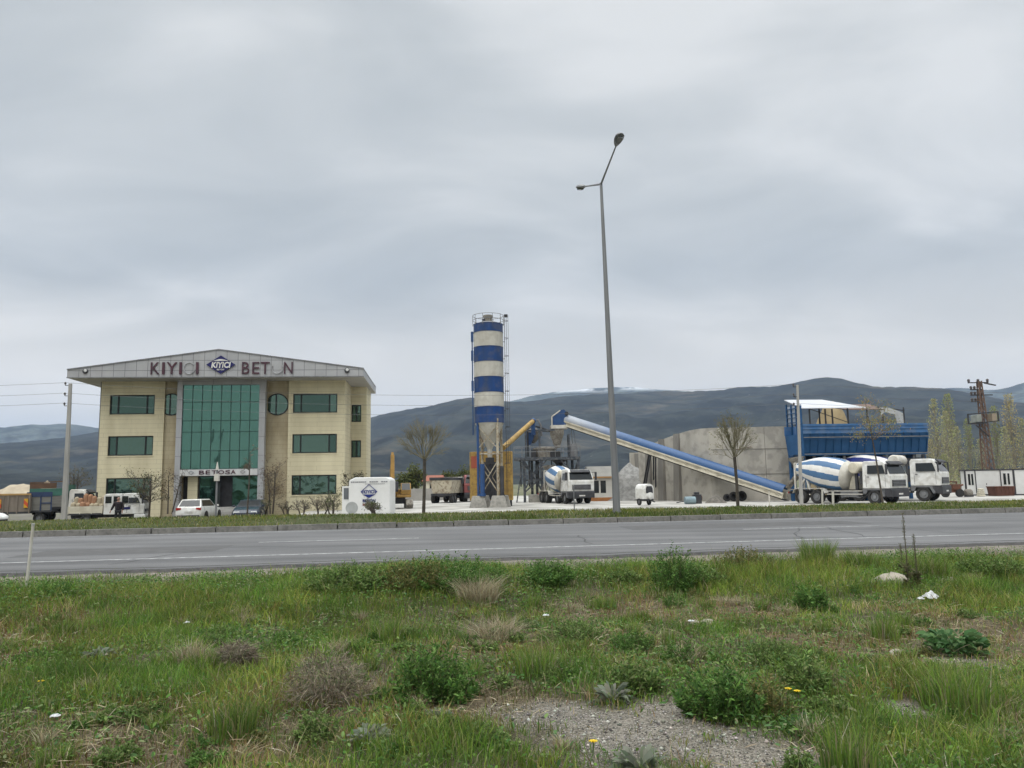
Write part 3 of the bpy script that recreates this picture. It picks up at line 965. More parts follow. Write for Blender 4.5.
    sx1 = B(366.5, 430, sy0)[0]
    wx0, wx1 = B(351.5, 420, sy0)[0], B(361.2, 420, sy0)[0]
    zws = [(B(356, 404.8, sy0)[1], B(356, 422, sy0)[1]), (B(356, 440.3, sy0)[1], B(356, 457.5, sy0)[1])]
    zz = [-0.7, zws[1][1], zws[1][0], zws[0][1], zws[0][0], H + 0.02]
    for i in range(5):
        if i % 2 == 0: mb.box(sx0, sx1, sy0, sy0 + 0.3, zz[i], zz[i + 1])
        else: mb.box(sx0, wx0, sy0, sy0 + 0.3, zz[i], zz[i + 1]); mb.box(wx1, sx1, sy0, sy0 + 0.3, zz[i], zz[i + 1])
    mb.box(sx1 - 0.3, sx1, sy0 + 0.3, DEP - 1.2, -0.7, H + 0.02)
    mb.build('side_wing', stone, th)
    for zt, zb in zws: window(wx0, wx1, zb, zt, sy0 + 0.08, [0.5])
    # body behind, closing the volume
    mb = MB(); mb.box(xl0, sx1 - .31, DEP - 1.49, DEP - 1.2, -0.7, H + 0.02)
    mb.build('rear_wall', stone, th)
    # pediment fascia and roof
    mb = MB()
    mb.prism([(0, H), (fx1, H), (fx1, ze), (xa, za), (0, ze)], 'y', FY, FY + 0.25)
    fas = mb.build('fascia', alu, th)
    mb = MB(); mb.box(0, fx1, FY + 0.25, DEP, H, H + 0.10); mb.build('soffit', soff, th)
    mb = MB()
    mb.box(0, 0.2, FY + 0.25, DEP, H + .102, ze); mb.box(fx1 - 0.2, fx1, FY + 0.25, DEP, H + .102, ze)
    mb.build('side_fascia', alu, th)
    mb = MB()
    mb.hexa([(-0.02, FY + 0.26, ze - .05), (xa, FY + 0.26, za - .07), (xa, DEP, za - .07), (-0.02, DEP, ze - .05)], [(-0.02, FY + 0.26, ze), (xa, FY + 0.26, za - .02), (xa, DEP, za - .02), (-0.02, DEP, ze)])
    mb.hexa([(xa + .002, FY + 0.26, za - .07), (fx1 + .02, FY + 0.26, ze - .05), (fx1 + .02, DEP, ze - .05), (xa + .002, DEP, za - .07)], [(xa + .002, FY + 0.26, za - .02), (fx1 + .02, FY + 0.26, ze), (fx1 + .02, DEP, ze), (xa + .002, DEP, za - .02)])
    mb.build('roof', roofm, th)
    mb = MB()
    mb.bar((-.03, -.02, ze), (xa, -.02, za), 0.06, 0.09); mb.bar((xa, -.02, za), (fx1 + .03, -.02, ze), 0.06, 0.09); mb.bar((-.02, -.02, H + .02), (fx1 + .02, -.02, H + .02), 0.06, 0.07)
    mb.build('fascia_trim', STEEL, th)
    # lettering on the fascia
    maroon = pm('letter_maroon', (0.085, 0.032, 0.045), (0.05, 0.028, 0.04), 3, 0.5)
    pale = pm('letter_ghost', (0.52, 0.525, 0.53), (0.25, 0.25, 0.26), 3, 0.6)
    mb = MB()
    _, zt = B(219, 362.2, FY); _, zb = B(219, 374.2, FY)
    for ch, a, b in (('K', 151, 160), ('I', 162.4, 165.0), ('Y', 166.8, 177.5), ('I', 179.6, 182.2), ('I', 196.2, 198.8), ('B', 242.2, 249.5), ('E', 252.5, 259.5), ('T', 260.8, 269.8), ('N', 284.2, 292.8)):
        put_text(mb, ch, B(a, 368, FY)[0], B(b, 368, FY)[0], zb, zt, -0.03, 0.06, 0.0)
    mb.build('sign_lettering', maroon, fas)
    mb = MB()                               # faceless letters: only their pale rims are left
    def ringarc(px, a0, a1):
        xc = B(px, 368, FY)[0]; zc = (zt + zb) / 2; r = (zt - zb) / 2 * 0.95
        mb.tube([(xc + cos(R(q)) * r * 0.92, -0.06, zc + sin(R(q)) * r) for q in np.linspace(a0, a1, 20)], 0.035, 5)
    ringarc(189.5, 40, 345); ringarc(277.5, 150, 390)
    mb.build('broken_letter', pale, fas)
    # diamond emblem
    x0, x1 = B(206.5, 365, FY)[0], B(235.5, 365, FY)[0]; z1, z0 = B(221, 355.6, FY)[1], B(221, 374.0, FY)[1]
    xc, zc = (x0 + x1) / 2, (z0 + z1) / 2
    mb = MB(); mb.prism([(x0, zc), (xc, z0), (x1, zc), (xc, z1)], 'y', -0.10, -0.005)
    em = mb.build('emblem', NAVY, fas)
    mb = MB(); mb.prism([(xc - .62, zc + .30), (xc + .62, zc + .30), (xc + .12, zc + .44), (xc - .12, zc + .44)], 'y', -0.115, -0.102)
    put_text(mb, 'KIYICI', x0 + .40, x1 - .40, zc - .27, zc + .22, -0.105, 0.02, 0.035, slant=0.06)
    put_text(mb, 'BETON', xc - .28, xc + .28, zc - .46, zc - .34, -0.105, 0.02, 0.02)
    mb.build('emblem_lettering', WHITE, em)
    for px, py in ((85.5, 371.2), (347, 370.5)):
        xx, zz_ = B(px, py, FY)
        mb = MB(); mb.lathe((xx, -0.12, zz_), (0, 1, 0), [(0, 0.12), (0.03, 0.2), (0.11, 0.2)], 16)
        mb.build('floodlight', DARK, th)
        mb = MB(); mb.lathe((xx + .03, -0.135, zz_ + .05), (0, 1, 0), [(0, 0.03), (0.012, 0.12)], 12); mb.build('lamp_glass', LAMPW, th)
    # glass front between panelled columns
    zc0 = B(220, 468.8, CYY)[1]; zs0 = B(220, 475.6, CYY)[1]
    x_in0, x_in1 = B(182, 430, CYY)[0], B(259, 430, CYY)[0]
    for a, b in ((cx0, x_in0 - .005), (x_in1 + .005, cx1)):
        mb = MB(); mb.box(a, b, CYY - 0.15, CYY + 0.4, -0.6, H - 0.002); mb.build('column', colm, th)
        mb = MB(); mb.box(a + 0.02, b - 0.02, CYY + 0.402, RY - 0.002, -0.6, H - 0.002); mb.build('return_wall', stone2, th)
    mb = MB(); mb.box(x_in0, x_in1, CYY - 0.13, CYY + 0.1, H - 0.42, H - 0.002); mb.build('header_panel', colm, th)
    zr = [H - 0.422] + [B(220, y, CYY)[1] for y in (402, 420.5, 431.8, 450.5)] + [zc0]
    gl = MB(); random.seed(9)
    nx = 8
    for i in range(nx):
        a, b = x_in0 + (x_in1 - x_in0) * i / nx, x_in0 + (x_in1 - x_in0) * (i + 1) / nx
        for zt_, zb_ in zip(zr[:-1], zr[1:]):
            e1, e2 = random.uniform(-.008, .008), random.uniform(-.008, .008)
            gl.hexa([(a, CYY + e1, zb_), (b, CYY + e2, zb_), (b, CYY + .05, zb_), (a, CYY + .05, zb_)], [(a, CYY - e1, zt_), (b, CYY - e2, zt_), (b, CYY + .05, zt_), (a, CYY + .05, zt_)])
    cw = gl.build('curtain_wall', green, th)
    mu = MB()
    for i in range(nx + 1):
        a = x_in0 + (x_in1 - x_in0) * i / nx; mu.box(a - .024, a + .024, CYY - 0.045, CYY - 0.013, zc0, H - 0.422)
    for z_ in zr: mu.box(x_in0, x_in1, CYY - 0.042, CYY - 0.015, z_ - .024, z_ + .024)
    mu.build('mullions', pm('mullion_green', (0.03, 0.07, 0.062), None, 2, 0.5), cw)
    # sign band over the entrance
    mb = MB(); mb.box(x_in0, x_in1, CYY - 0.22, CYY + 0.3, zs0, zc0 - .035); sb = mb.build('sign_band', pm('sign_band_grey', (.56, .56, .55), (.48, .48, .475), 1.5, .5), th)
    mb = MB()
    za_, zb_ = zs0 + (zc0 - zs0) * .2, zs0 + (zc0 - zs0) * .78
    for ch, a, b in zip('BETOSA', (200, 206.5, 212.5, 219, 226, 231.5), (205.3, 211, 217.7, 225, 231, 236.5)):
        put_text(mb, ch, B(a, 472, CYY)[0], B(b, 472, CYY)[0], za_, zb_, CYY - 0.225, 0.03, 0.015)
    mb.build('sign_lettering', maroon, sb)
    mb = MB()
    for px in (192, 243.5):
        xx = B(px, 472, CYY)[0]; zz_ = (za_ + zb_) / 2; w, h = .2, .13
        q = [(xx - w, CYY - .24, zz_), (xx, CYY - .24, zz_ - h), (xx + w, CYY - .24, zz_), (xx, CYY - .24, zz_ + h)]
        for i in range(4): mb.bar(q[i], q[(i + 1) % 4], 0.03)
    mb.build('sign_diamond', STEEL, sb)
    # entrance: glazed screens either side of a dark open lobby
    ey = CYY + .55
    zf = 0.45
    mb = MB(); mb.box(x_in0 - .02, x_in1 + .02, RY - 0.04, RY - 0.02, -.3, zs0); mb.build('lobby_back', DARK, th)  # dark sheet, the unlit depth of the open lobby put into its colour
    xd0, xd1 = B(217, 490, ey)[0], B(231.5, 490, ey)[0]
    eg = glass_mat('entrance_glass', (0.05, 0.115, 0.095), 0.05, 0.08, 0.5)
    for a, b in ((x_in0 + 1.3, xd0), (xd1, x_in1 - .05)):
        mb = MB(); mb.box(a, a + .07, ey, ey + .08, zf, zs0); mb.box(b - .07, b, ey, ey + .08, zf, zs0); mb.box(a + .07, b - .07, ey, ey + .08, zs0 - .07, zs0 - .002); mb.box(a + .07, b - .07, ey, ey + .08, zf, zf + .07)
        scn = mb.build('entrance_screen', wframe, th)
        mb = MB(); mb.box(a + .04, b - .04, ey + .03, ey + .05, zf + .04, zs0 - .04); mb.build('pane', eg, scn)
    mb = MB(); mb.box(x_in0 + .45, x_in0 + 1.2, ey - .1, ey + .3, -.3, zs0 - .002); mb.build('entrance_pier', stone, th)
    mb = MB(); mb.box(xd0 - .05, xd0 + .35, ey - .35, ey - .31, zf, zs0 - .6); mb.build('entrance_door', wframe, th)
    stp = pm('step_stone', (0.36, 0.35, 0.33), (0.27, 0.26, 0.245), 1.5, 0.85)
    mb = MB()
    for i in range(3): mb.box(x_in0, x_in1, CYY - 1.6 + .35 * i, RY - .05, 0.15 * i - (0.7 if i == 0 else 0.0), 0.15 * (i + 1))
    mb.build('entrance_steps', stp, th)
    mb = MB(); mb.tube([(xl0 - .09, WY + .2, 0), (xl0 - .09, WY + .2, H)], .06, 8)
    mb.build('downpipe', STEEL, th)
    return fr, H, B


def build_silo():
    Y = 65.0
    c = atz(490.6, Y, YZ)
    th = thing('cement_silo', 'tall cement silo painted in blue and white bands', 'silo', c)
    def z(py): return at(489, py, Y).z - YZ
    r = 14.9 / FPX * Y
    bands = [325, 333, 348, 362.5, 378, 392.8, 407.5, 423]
    ztop, zbot = z(325), z(423)
    mb = MB()
    for i in range(len(bands) - 1):
        z1, z0 = z(bands[i]), z(bands[i + 1])
        mb.lathe((0, 0, z0), (0, 0, 1), [(0, r), (z1 - z0, r)], 40, 0 if i % 2 == 0 else 1)
    shellw = pm('silo_white', (0.50, 0.485, 0.43), (0.40, 0.38, 0.33), 0.6, 0.6, stretch=(2, 2, 0.35), c3=(0.3, 0.27, 0.22), s3=2.0, a3=0.35)
    shellb = pm('silo_blue', (0.010, 0.048, 0.175), (0.014, 0.04, 0.115), 0.7, 0.5, stretch=(3, 3, 0.3), c3=(0.10, 0.10, 0.11), s3=1.6, a3=0.35)
    mb.build('shell', [shellb, shellw], th, smooth=True)
    for b in bands:
        mb = MB(); mb.lathe((0, 0, z(b) - .03), (0, 0, 1), [(0, r + .002), (0, r + .025), (.05, r + .025), (.05, r + .002)], 40, 0, caps=False); mb.build('weld_band', shellb, th)
    mb = MB(); mb.lathe((0, 0, ztop), (0, 0, 1), [(0, r), (0.22, r * .55), (0.3, .2)], 32); mb.build('roof', STEEL, th, smooth=True)
    zc = z(449)
    mb = MB(); mb.lathe((0, 0, zc), (0, 0, 1), [(0, .22), (zbot - zc, r - .02)], 32); mb.lathe((0, 0, zc - .7), (0, 0, 1), [(0, .2), (.7, .2)], 12)
    mb.build('cone', shellw, th, smooth=True)
    cm = pm('silo_leg', (0.45, 0.41, 0.32), (0.28, 0.24, 0.17), 1.5, 0.7, c3=(0.16, 0.09, 0.04), s3=5, a3=.6)
    foot = 0.95
    for a in (35, 125, 215, 305):
        x, y = cos(R(a)) * (r - .08), sin(R(a)) * (r - .08)
        mb = MB(); mb.tube([(x, y, foot), (x, y, zbot + .3)], .11, 10); mb.build('leg', BLUE if a in (215,) else cm, th)
        mb = MB(); mb.hexa([(x - .75, y - .6, -.05), (x + .75, y - .6, -.05), (x + .75, y + .6, -.05), (x - .75, y + .6, -.05)], [(x - .5, y - .45, foot), (x + .5, y - .45, foot), (x + .5, y + .45, foot), (x - .5, y + .45, foot)])
        mb.build('footing', CONC, th, bevel=.04)
    mb = MB(); P = [(cos(R(a)) * (r - .08), sin(R(a)) * (r - .08)) for a in (35, 125, 215, 305)]
    for i in range(4):
        (x0, y0), (x1, y1) = P[i], P[(i + 1) % 4]
        mb.bar((x0, y0, zc), (x1, y1, zbot - .3), .07); mb.bar((x1, y1, zc), (x0, y0, zbot - .3), .07)
        mb.bar((x0, y0, zc - .4), (x1, y1, zc - .4), .1)
        mb.bar((x0, y0, 1.2), (x1, y1, zc - 1.0), .07); mb.bar((x1, y1, 1.2), (x0, y0, zc - 1.0), .07)
    mb.build('brace', cm, th)
    # discharge screw and pipe work under the cone
    mb = MB(); mb.tube([(0, 0, zc - .7), (0.2, -.2, 1.0)], .08, 8); mb.tube([(.55, -.9, .6), (.62, -.9, zc + 1.6)], .06, 8); mb.box(-.35, .35, -.3, .3, zc - 1.25, zc - .72)
    mb.build('discharge_valve', DARK, th)
    for px, py0, py1, rad in ((482.6, 495, 464, .2), (502.2, 496, 466, .17)):
        p_ = at(px, py0, Y - 1.0) - c; q_ = at(px, py1, Y - 1.0) - c
        mb = MB(); mb.tube([(p_.x, -1.0, p_.z), (p_.x, -1.0, q_.z)], rad, 12); mb.tube([(p_.x, -1.0, p_.z - .1), (p_.x, -1.0, p_.z + .12)], rad * 1.35, 12); mb.build('bag_filter', BLUE if px < 490 else DARK, th, smooth=True)
    mb = MB(); mb.tube([(-r - .12, -.2, zbot - 1), (-r - .12, -.2, z(338))], .05, 8)
    for py in (336, 355, 385): mb.box(-r - .22, -r - .02, -.3, -.1, z(py + 6), z(py - 4))
    mb.build('filling_pipe', BLUE, th)
    # ladder with safety hoops
    mb = MB(); lx = r + .14; z0, z1 = 1.6, ztop + .8
    for dy in (-.22, .22): mb.tube([(lx, dy, z0), (lx, dy, z1)], .022, 5)
    k = z0
    while k < z1: mb.tube([(lx, -.22, k), (lx, .22, k)], .014, 4); k += .3
    k = z0 + 2
    while k < z1:
        mb.tube([(lx + .30 * sin(R(q)), -.30 * cos(R(q)), k) for q in range(-10, 191, 20)], .018, 4); k += 1.5
    for q in (30, 90, 150): mb.tube([(lx + .31 * sin(R(q)), -.30 * cos(R(q)), z0 + 2), (lx + .31 * sin(R(q)), -.30 * cos(R(q)), z1)], .014, 4)
    for k in np.linspace(z0 + .5, ztop, 10): mb.bar((r, 0, k), (lx, 0, k), .04)
    mb.build('ladder', DARK, th)
    mb = MB(); rr = r + .06
    for h in (.38, .78): mb.tube([(rr * cos(R(q)), rr * sin(R(q)), ztop + h) for q in range(0, 361, 12)], .022, 5)
    for q in range(0, 360, 36): mb.tube([(rr * cos(R(q)), rr * sin(R(q)), ztop - .1), (rr * cos(R(q)), rr * sin(R(q)), ztop + .78)], .022, 5)
    mb.build('railing', STEEL, th)
    mb = MB(); mb.lathe((0, 0, ztop + .2), (0, 0, 1), [(0, .33), (.40, .33), (.44, .42), (.62, .42), (.62, .38)], 20); mb.build('dust_filter', DUSTY, th, smooth=True)
    mb = MB(); mb.box(-.5, -.25, -.3, -.05, ztop + .2, ztop + .5); mb.box(r + .12, r + .42, -.2, .15, ztop + .66, ztop + .86); mb.build('valve_box', DARK, th)


def build_plant():
    # ochre tank behind the silo legs
    Y = 67.2
    def X(px): return at(px, 480, Y).x
    def Z(py): return at(490, py, Y).z
    x0, x1 = X(469.5), X(513)
    th = thing('ochre_tank_cabin', 'rust stained ochre steel cabin behind the banded silo legs', 'plant cabin', ((x0 + x1) / 2, Y, YZ))
    w = (x1 - x0) / 2; h = Z(451.5) - YZ
    mb = MB(); rr = .35
    pl = [(-w + rr - rr * cos(R(a)), rr - rr * sin(R(a))) for a in (0, 30, 60, 90)] + [(w - rr + rr * sin(R(a)), rr - rr * cos(R(a))) for a in (0, 30, 60, 90)] + [(w, 2.0), (-w, 2.0)]
    mb.prism(pl, 'z', 0.5, h); mb.build('body', YELLOW, th, bevel=.05)
    mb = MB()
    for a in (-w + .1, w - .3): mb.box(a, a + .2, .1, .3, -.05, .498)
    mb.build('leg', DARK, th)
    mb = MB(); mb.box(-w + .15, -w + .75, -.03, -.003, Z(468) - YZ, Z(456) - YZ); mb.build('warning_plate', pm('red_plate', (0.38, .09, .05), (.25, .08, .05), 3, .6), th)
    mb = MB(); mb.box(-.9, .5, -.03, -.003, .6, Z(462) - YZ); mb.build('leg_gap_dark', DARK, th)  # dark plate: the darkness between the silo legs put into its colour
    # batching platform
    Y = 80.0
    def X2(px): return at(px, 460, Y).x
    def Z2(py): return at(547, py, Y).z - YZ
    xa, xb = X2(514), X2(579)
    cx = (xa + xb) / 2
    th = thing('batching_platform', 'dusty steel batching platform carrying mixer pan and hopper', 'batching plant', (cx, Y, YZ))
    w = (xb - xa) / 2; zd = Z2(457.5)
    gs = pm('dusty_dark_steel', (0.075, 0.085, 0.10), (0.045, 0.052, 0.062), 2, .7, c3=(.2, .19, .17), s3=4, a3=.4)
    mb = MB(); mb.box(-w, w, -1.6, 1.6, zd - .28, zd); mb.build('deck', gs, th)
    for px, y in ((524, -1.4), (532, 1.3), (541, -1.4), (573, 1.3), (537, 1.35), (577, -1.4)):
        x = X2(px) - cx; mb = MB(); mb.box(x - .13, x + .13, y - .13, y + .13, 0, zd - .282); mb.build('leg', gs, th)
    mb = MB()
    for p, q in (((X2(519) - cx, -1.4, zd - .3), (X2(533) - cx, -1.4, zd - 1.7)), ((X2(546) - cx, -1.4, zd - .3), (X2(534) - cx, -1.4, zd - 1.7)), ((X2(524) - cx, -1.4, 1.0), (X2(541) - cx, -1.4, zd - 2)), ((X2(578) - cx, -1.38, zd - .3), (X2(572) - cx, 1.3, zd - 2.2))):
        mb.bar(p, q, .14)
    mb.build('brace', gs, th)
    mb = MB(); mb.box(X2(528) - cx, X2(543) - cx, -1.9, 1.7, -.05, .75); mb.build('footing', CONC, th, bevel=.05)
    # railing
    mb = MB()
    for h in (.55, 1.05):
        for y in (-1.58, 1.58): mb.tube([(-w, y, zd + h), (w, y, zd + h)], .028, 5)
    for i in range(9):
        x = -w + 2 * w * i / 8
        for y in (-1.58, 1.58): mb.tube([(x, y, zd), (x, y, zd + 1.05)], .026, 5)
    mb.build('railing', STEEL, th)
    # more of the maze of steel: side rails, pipes, a stair and a dust bag
    mb = MB()
    for y in (-1.5, 1.5):
        for pa, pb, za_, zb2 in ((524, 541, zd - .3, 1.2), (541, 524, zd - .3, 1.2), (560, 577, zd - .3, zd - 2.2)): mb.bar((X2(pa) - cx, y, za_), (X2(pb) - cx, y, zb2), .10)
        mb.bar((X2(524) - cx, y, 2.2), (X2(541) - cx, y, 2.2), .12)
    mb.build('cross_brace', gs, th)
    mb = MB()
    for px_, r_ in ((520.5, .06), (529, .09), (538, .05), (551, .07), (566, .06)): mb.tube([(X2(px_) - cx, -1.2, zd * .35), (X2(px_) - cx, -1.2, zd - .3)], r_, 6)
    mb.tube([(X2(528) - cx, -.6, zd + .1), (X2(528) - cx, -.6, zd + 2.9), (X2(536) - cx, -.4, zd + 3.2), (X2(551) - cx, -.3, zd + 2.7)], .09, 8)
    mb.build('pipework', DARK, th)
    for y0 in (-1.75, -1.05):
        mb = MB(); mb.bar((X2(516) - cx, y0, 0), (X2(523) - cx, y0, zd - .05), .1, .2); mb.build('stair_stringer', gs, th)
    mb = MB()
    for k in range(12): mb.box(X2(516) - cx + (X2(523) - X2(516)) * (k + .5) / 12 - .12, X2(516) - cx + (X2(523) - X2(516)) * (k + .5) / 12 + .12, -1.7, -1.1, zd * (k + .5) / 12 - .03, zd * (k + .5) / 12)
    mb.build('stair_treads', gs, th)
    mb = MB(); mb.lathe((X2(534) - cx, .5, zd + 1.5), (0, 0, 1), [(0, .15), (.5, .5), (1.4, .5), (1.55, .3)], 16); mb.build('dust_bag', DUSTY, th, smooth=True)
    mb = MB(); mb.box(X2(570) - cx, X2(576) - cx, -1.3, -.5, zd + .004, zd + 1.3); mb.build('control_box', STEEL, th)
    # mixer pan
    mb = MB(); xm = X2(545) - cx
    mb.lathe((xm, 0, zd + .004), (0, 0, 1), [(0, 1.15), (.78, 1.15), (.8, 1.22), (.95, 1.22), (1.0, 1.0), (1.12, .3)], 28); mb.build('mixer_pan', DUSTY, th, smooth=True)
    mb = MB(); mb.box(X2(550) - cx, X2(560) - cx, -1.2, -.4, zd + .004, zd + .6); mb.build('motor', DARK, th, bevel=.03)
    mb = MB(); mb.box(X2(531) - cx, X2(536) - cx, -1.25, -.5, zd + .004, zd + .75); mb.build('motor', DARK, th, bevel=.03)
    mb = MB(); mb.lathe((X2(559) - cx, 0, zd - 1.15), (0, 0, 1), [(.25, .3), (.45, .32), (.86, .8)], 16); mb.build('discharge_chute', DARK, th)
    # upper frame and hopper
    zt = Z2(431.5)
    mb = MB()
    for px in (526, 540, 569):
        for y in (-.9, .9):
            x = X2(px) - cx; mb.box(x - .07, x + .07, y - .07, y + .07, zd + .004, zt + (.0 if px < 565 else -.3))
    for y in (-.9, .9): mb.box(X2(524) - cx, X2(555) - cx, y - .06, y + .06, zt + .002, zt + .16)
    mb.bar((X2(573) - cx, -.9, zd), (X2(571) - cx, -.9, Z2(424)), .06); mb.bar((X2(580) - cx, -.9, 0.5), (X2(573) - cx, -.9, Z2(424)), .05)
    mb.build('upper_frame', gs, th)
    mb = MB(); mb.prism([(X2(527) - cx, zd + 1.3), (X2(531) - cx, zd + 1.3), (X2(536) - cx, zt - .1), (X2(526) - cx, zt - .1)], 'y', -.5, .5); mb.build('cement_scale', BLUE, th)
    mb = MB(); z0, z1, zm = Z2(445), Z2(426), Z2(434)
    xc = X2(557.5) - cx; r1 = .68; r0 = .34
    mb.hexa([(xc - r0, -r0, z0), (xc + r0, -r0, z0), (xc + r0, r0, z0), (xc - r0, r0, z0)], [(xc - r1, -r1, zm), (xc + r1, -r1, zm), (xc + r1, r1, zm), (xc - r1, r1, zm)])
    mb.box(xc - r1, xc + r1, -r1, r1, zm + .002, z1); mb.box(xc - .3, xc + .3, -.3, .3, zd + 1.0, z0 - .002)
    mb.build('hopper', DUSTY, th)
    # screw conveyor, ochre tube from silo to the platform
    p, q = at(503, 448, 66.4), at(532.5, 421.5, 79)
    th = thing('screw_conveyor', 'slanting ochre screw conveyor tube from silo up to the platform', 'screw conveyor', p)
    q = q - p; mb = MB(); mb.tube([(0, 0, 0), tuple(q)], .23, 14); mb.build('tube', YELLOW, th, smooth=True)
    mb = MB(); d = q.normalized(); e = q + d * .5; mb.tube([tuple(q), tuple(e)], .29, 12); mb.tube([tuple(q + d * .15), tuple(q + d * .15 + Vector((0.05, 0, -1.4)))], .22, 10); mb.build('motor', BLUE, th)
    mb = MB(); mb.tube([tuple(e + Vector((.1, 0, -.1))), tuple(e + Vector((.45, 0, .1))), tuple(e + Vector((.75, 0, -.5))), tuple(e + Vector((.8, 0, -1.6)))], .10, 8); mb.build('vent_hose', STEEL, th)

    # aggregate conveyor: hooded belt on a cream truss, gable-shaped head house
    P0, P1 = at(563, 419, 80.0), at(787, 492.5, 66.0)
    th = thing('belt_conveyor', 'long blue hooded belt conveyor sloping from bins up to platform', 'conveyor', P0)
    d = P1 - P0; L = d.length; ax = d.normalized(); sd = ax.cross(Vector((0, 0, 1))).normalized(); up = ax.cross(sd) * -1
    if up.z < 0: up = -up
    hood = MB(); n = 12
    hm, nt, b = new_mat('hood_blue')
    N, Lk = nt.nodes, nt.links
    tc = N.new('ShaderNodeTexCoord'); sp = N.new('ShaderNodeSeparateXYZ'); Lk.new(tc.outputs['Object'], sp.inputs[0])
    nz = N.new('ShaderNodeTexNoise'); nz.inputs['Scale'].default_value = .7; nz.inputs['Detail'].default_value = 6; Lk.new(tc.outputs['Object'], nz.inputs[0])
    m1 = N.new('ShaderNodeMath'); m1.operation = 'MULTIPLY_ADD'; Lk.new(nz.outputs['Fac'], m1.inputs[0]); m1.inputs[1].default_value = 5.0; Lk.new(sp.outputs[0], m1.inputs[2])
    mr = N.new('ShaderNodeMapRange'); Lk.new(m1.outputs[0], mr.inputs['Value']); mr.inputs['From Min'].default_value = 3.0; mr.inputs['From Max'].default_value = 9.0
    mx = N.new('ShaderNodeMix'); mx.data_type = 'RGBA'; Lk.new(mr.outputs[0], mx.inputs['Factor']); mx.inputs[6].default_value = (.30, .32, .35, 1); mx.inputs[7].default_value = (.022, .075, .19, 1)  # white sheen and dirty white towards the head end, put into the colour
    Lk.new(mx.outputs[2], b.inputs['Base Color']); b.inputs['Roughness'].default_value = .5
    R0 = .57
    vs = []
    for k in range(n + 1):
        a = pi * k / n - .25 + .5 * k / n * 0
        for e in (0.4, L - .2): vs.append(ax * e + up * (sin(a) * R0) + sd * (cos(a) * R0))
    for k in range(n + 1):
        a = pi * k / n - .25
        for e in (0.4, L - .2): vs.append(ax * e + up * (sin(a) * (R0 - .03)) + sd * (cos(a) * (R0 - .03)))
    fs = []
    m_ = (n + 1) * 2
    for k in range(n):
        fs.append((2 * k, 2 * k + 1, 2 * k + 3, 2 * k + 2)); fs.append((m_ + 2 * k + 2, m_ + 2 * k + 3, m_ + 2 * k + 1, m_ + 2 * k))
    for k in (0, n): fs.append((2 * k, 2 * k + 1, m_ + 2 * k + 1, m_ + 2 * k))
    hood.add(vs, fs); hood.build('hood', hm, th, smooth=True)
    mb = MB(); ns = 11
    for y in (-.5, .5):
        for h in (-.12, -.50): mb.bar(ax * .2 + up * h + sd * y, ax * (L - .1) + up * h + sd * y, .13, .13)
        for i in range(ns):
            mb.bar(ax * (L * i / ns) + up * -.50 + sd * y, ax * (L * (i + .5) / ns) + up * -.12 + sd * y, .05); mb.bar(ax * (L * (i + .5) / ns) + up * -.12 + sd * y, ax * (L * (i + 1) / ns) + up * -.50 + sd * y, .05)
    mb.bar(ax * .2 + up * -.30 + sd * .42, ax * (L - .1) + up * -.30 + sd * .42, .04, .30); mb.bar(ax * .2 + up * -.30 + sd * -.42, ax * (L - .1) + up * -.30 + sd * -.42, .04, .30)
    mb.build('truss', CREAM, th)
    mb = MB(); mb.bar(ax * .1 + up * -.64, ax * (L + .2) + up * -.64, .9, .05); mb.build('return_belt', BLACK, th)
    for px in (650.5, 654.5):
        top = at(px, 450 + (px - 650) * .35, 74) - P0
        mb = MB()
        for y in (-.5, .5): mb.bar(top + Vector((0, y, 0)), Vector((top.x + (.9 if px > 652 else 0.0), y * 1.3, YZ - P0.z)), .14)
        mb.build('leg', DARK, th)
    # head house
    hx0, hx1 = at(551.5, 420, 80).x - P0.x, at(567, 420, 80).x - P0.x
    z0 = at(561, 425.5, 80).z - P0.z; z1 = at(561, 417, 80).z - P0.z; z2 = at(561, 411, 80).z - P0.z
    mb = MB(); xm = hx0 + (hx1 - hx0) * .55
    mb.prism([(hx0, z0), (hx1, z0), (hx1, z1 + .35), (hx1 - .35, z2 + .1), (xm, z2), (hx0, z1)], 'y', -.75, .75); mb.build('head_house', BLUE, th)
    mb = MB()
    q = [(hx0, z0), (hx0, z1), (xm, z2)]
    for a, c in zip(q[:-1], q[1:]): mb.bar((a[0], -.77, a[1]), (c[0], -.77, c[1]), .12, .12)
    mb.box(hx0 - .1, hx1, -.8, .8, z0 - .35, z0 - .002)
    mb.build('head_trim', DUSTWHITE, th)
    mb = MB(); mb.lathe(Vector((hx1 - .1, -.9, z2 - .35)), (0, 1, 0), [(0, .2), (1.8, .2)], 16); mb.build('drive_pulley', DARK, th)


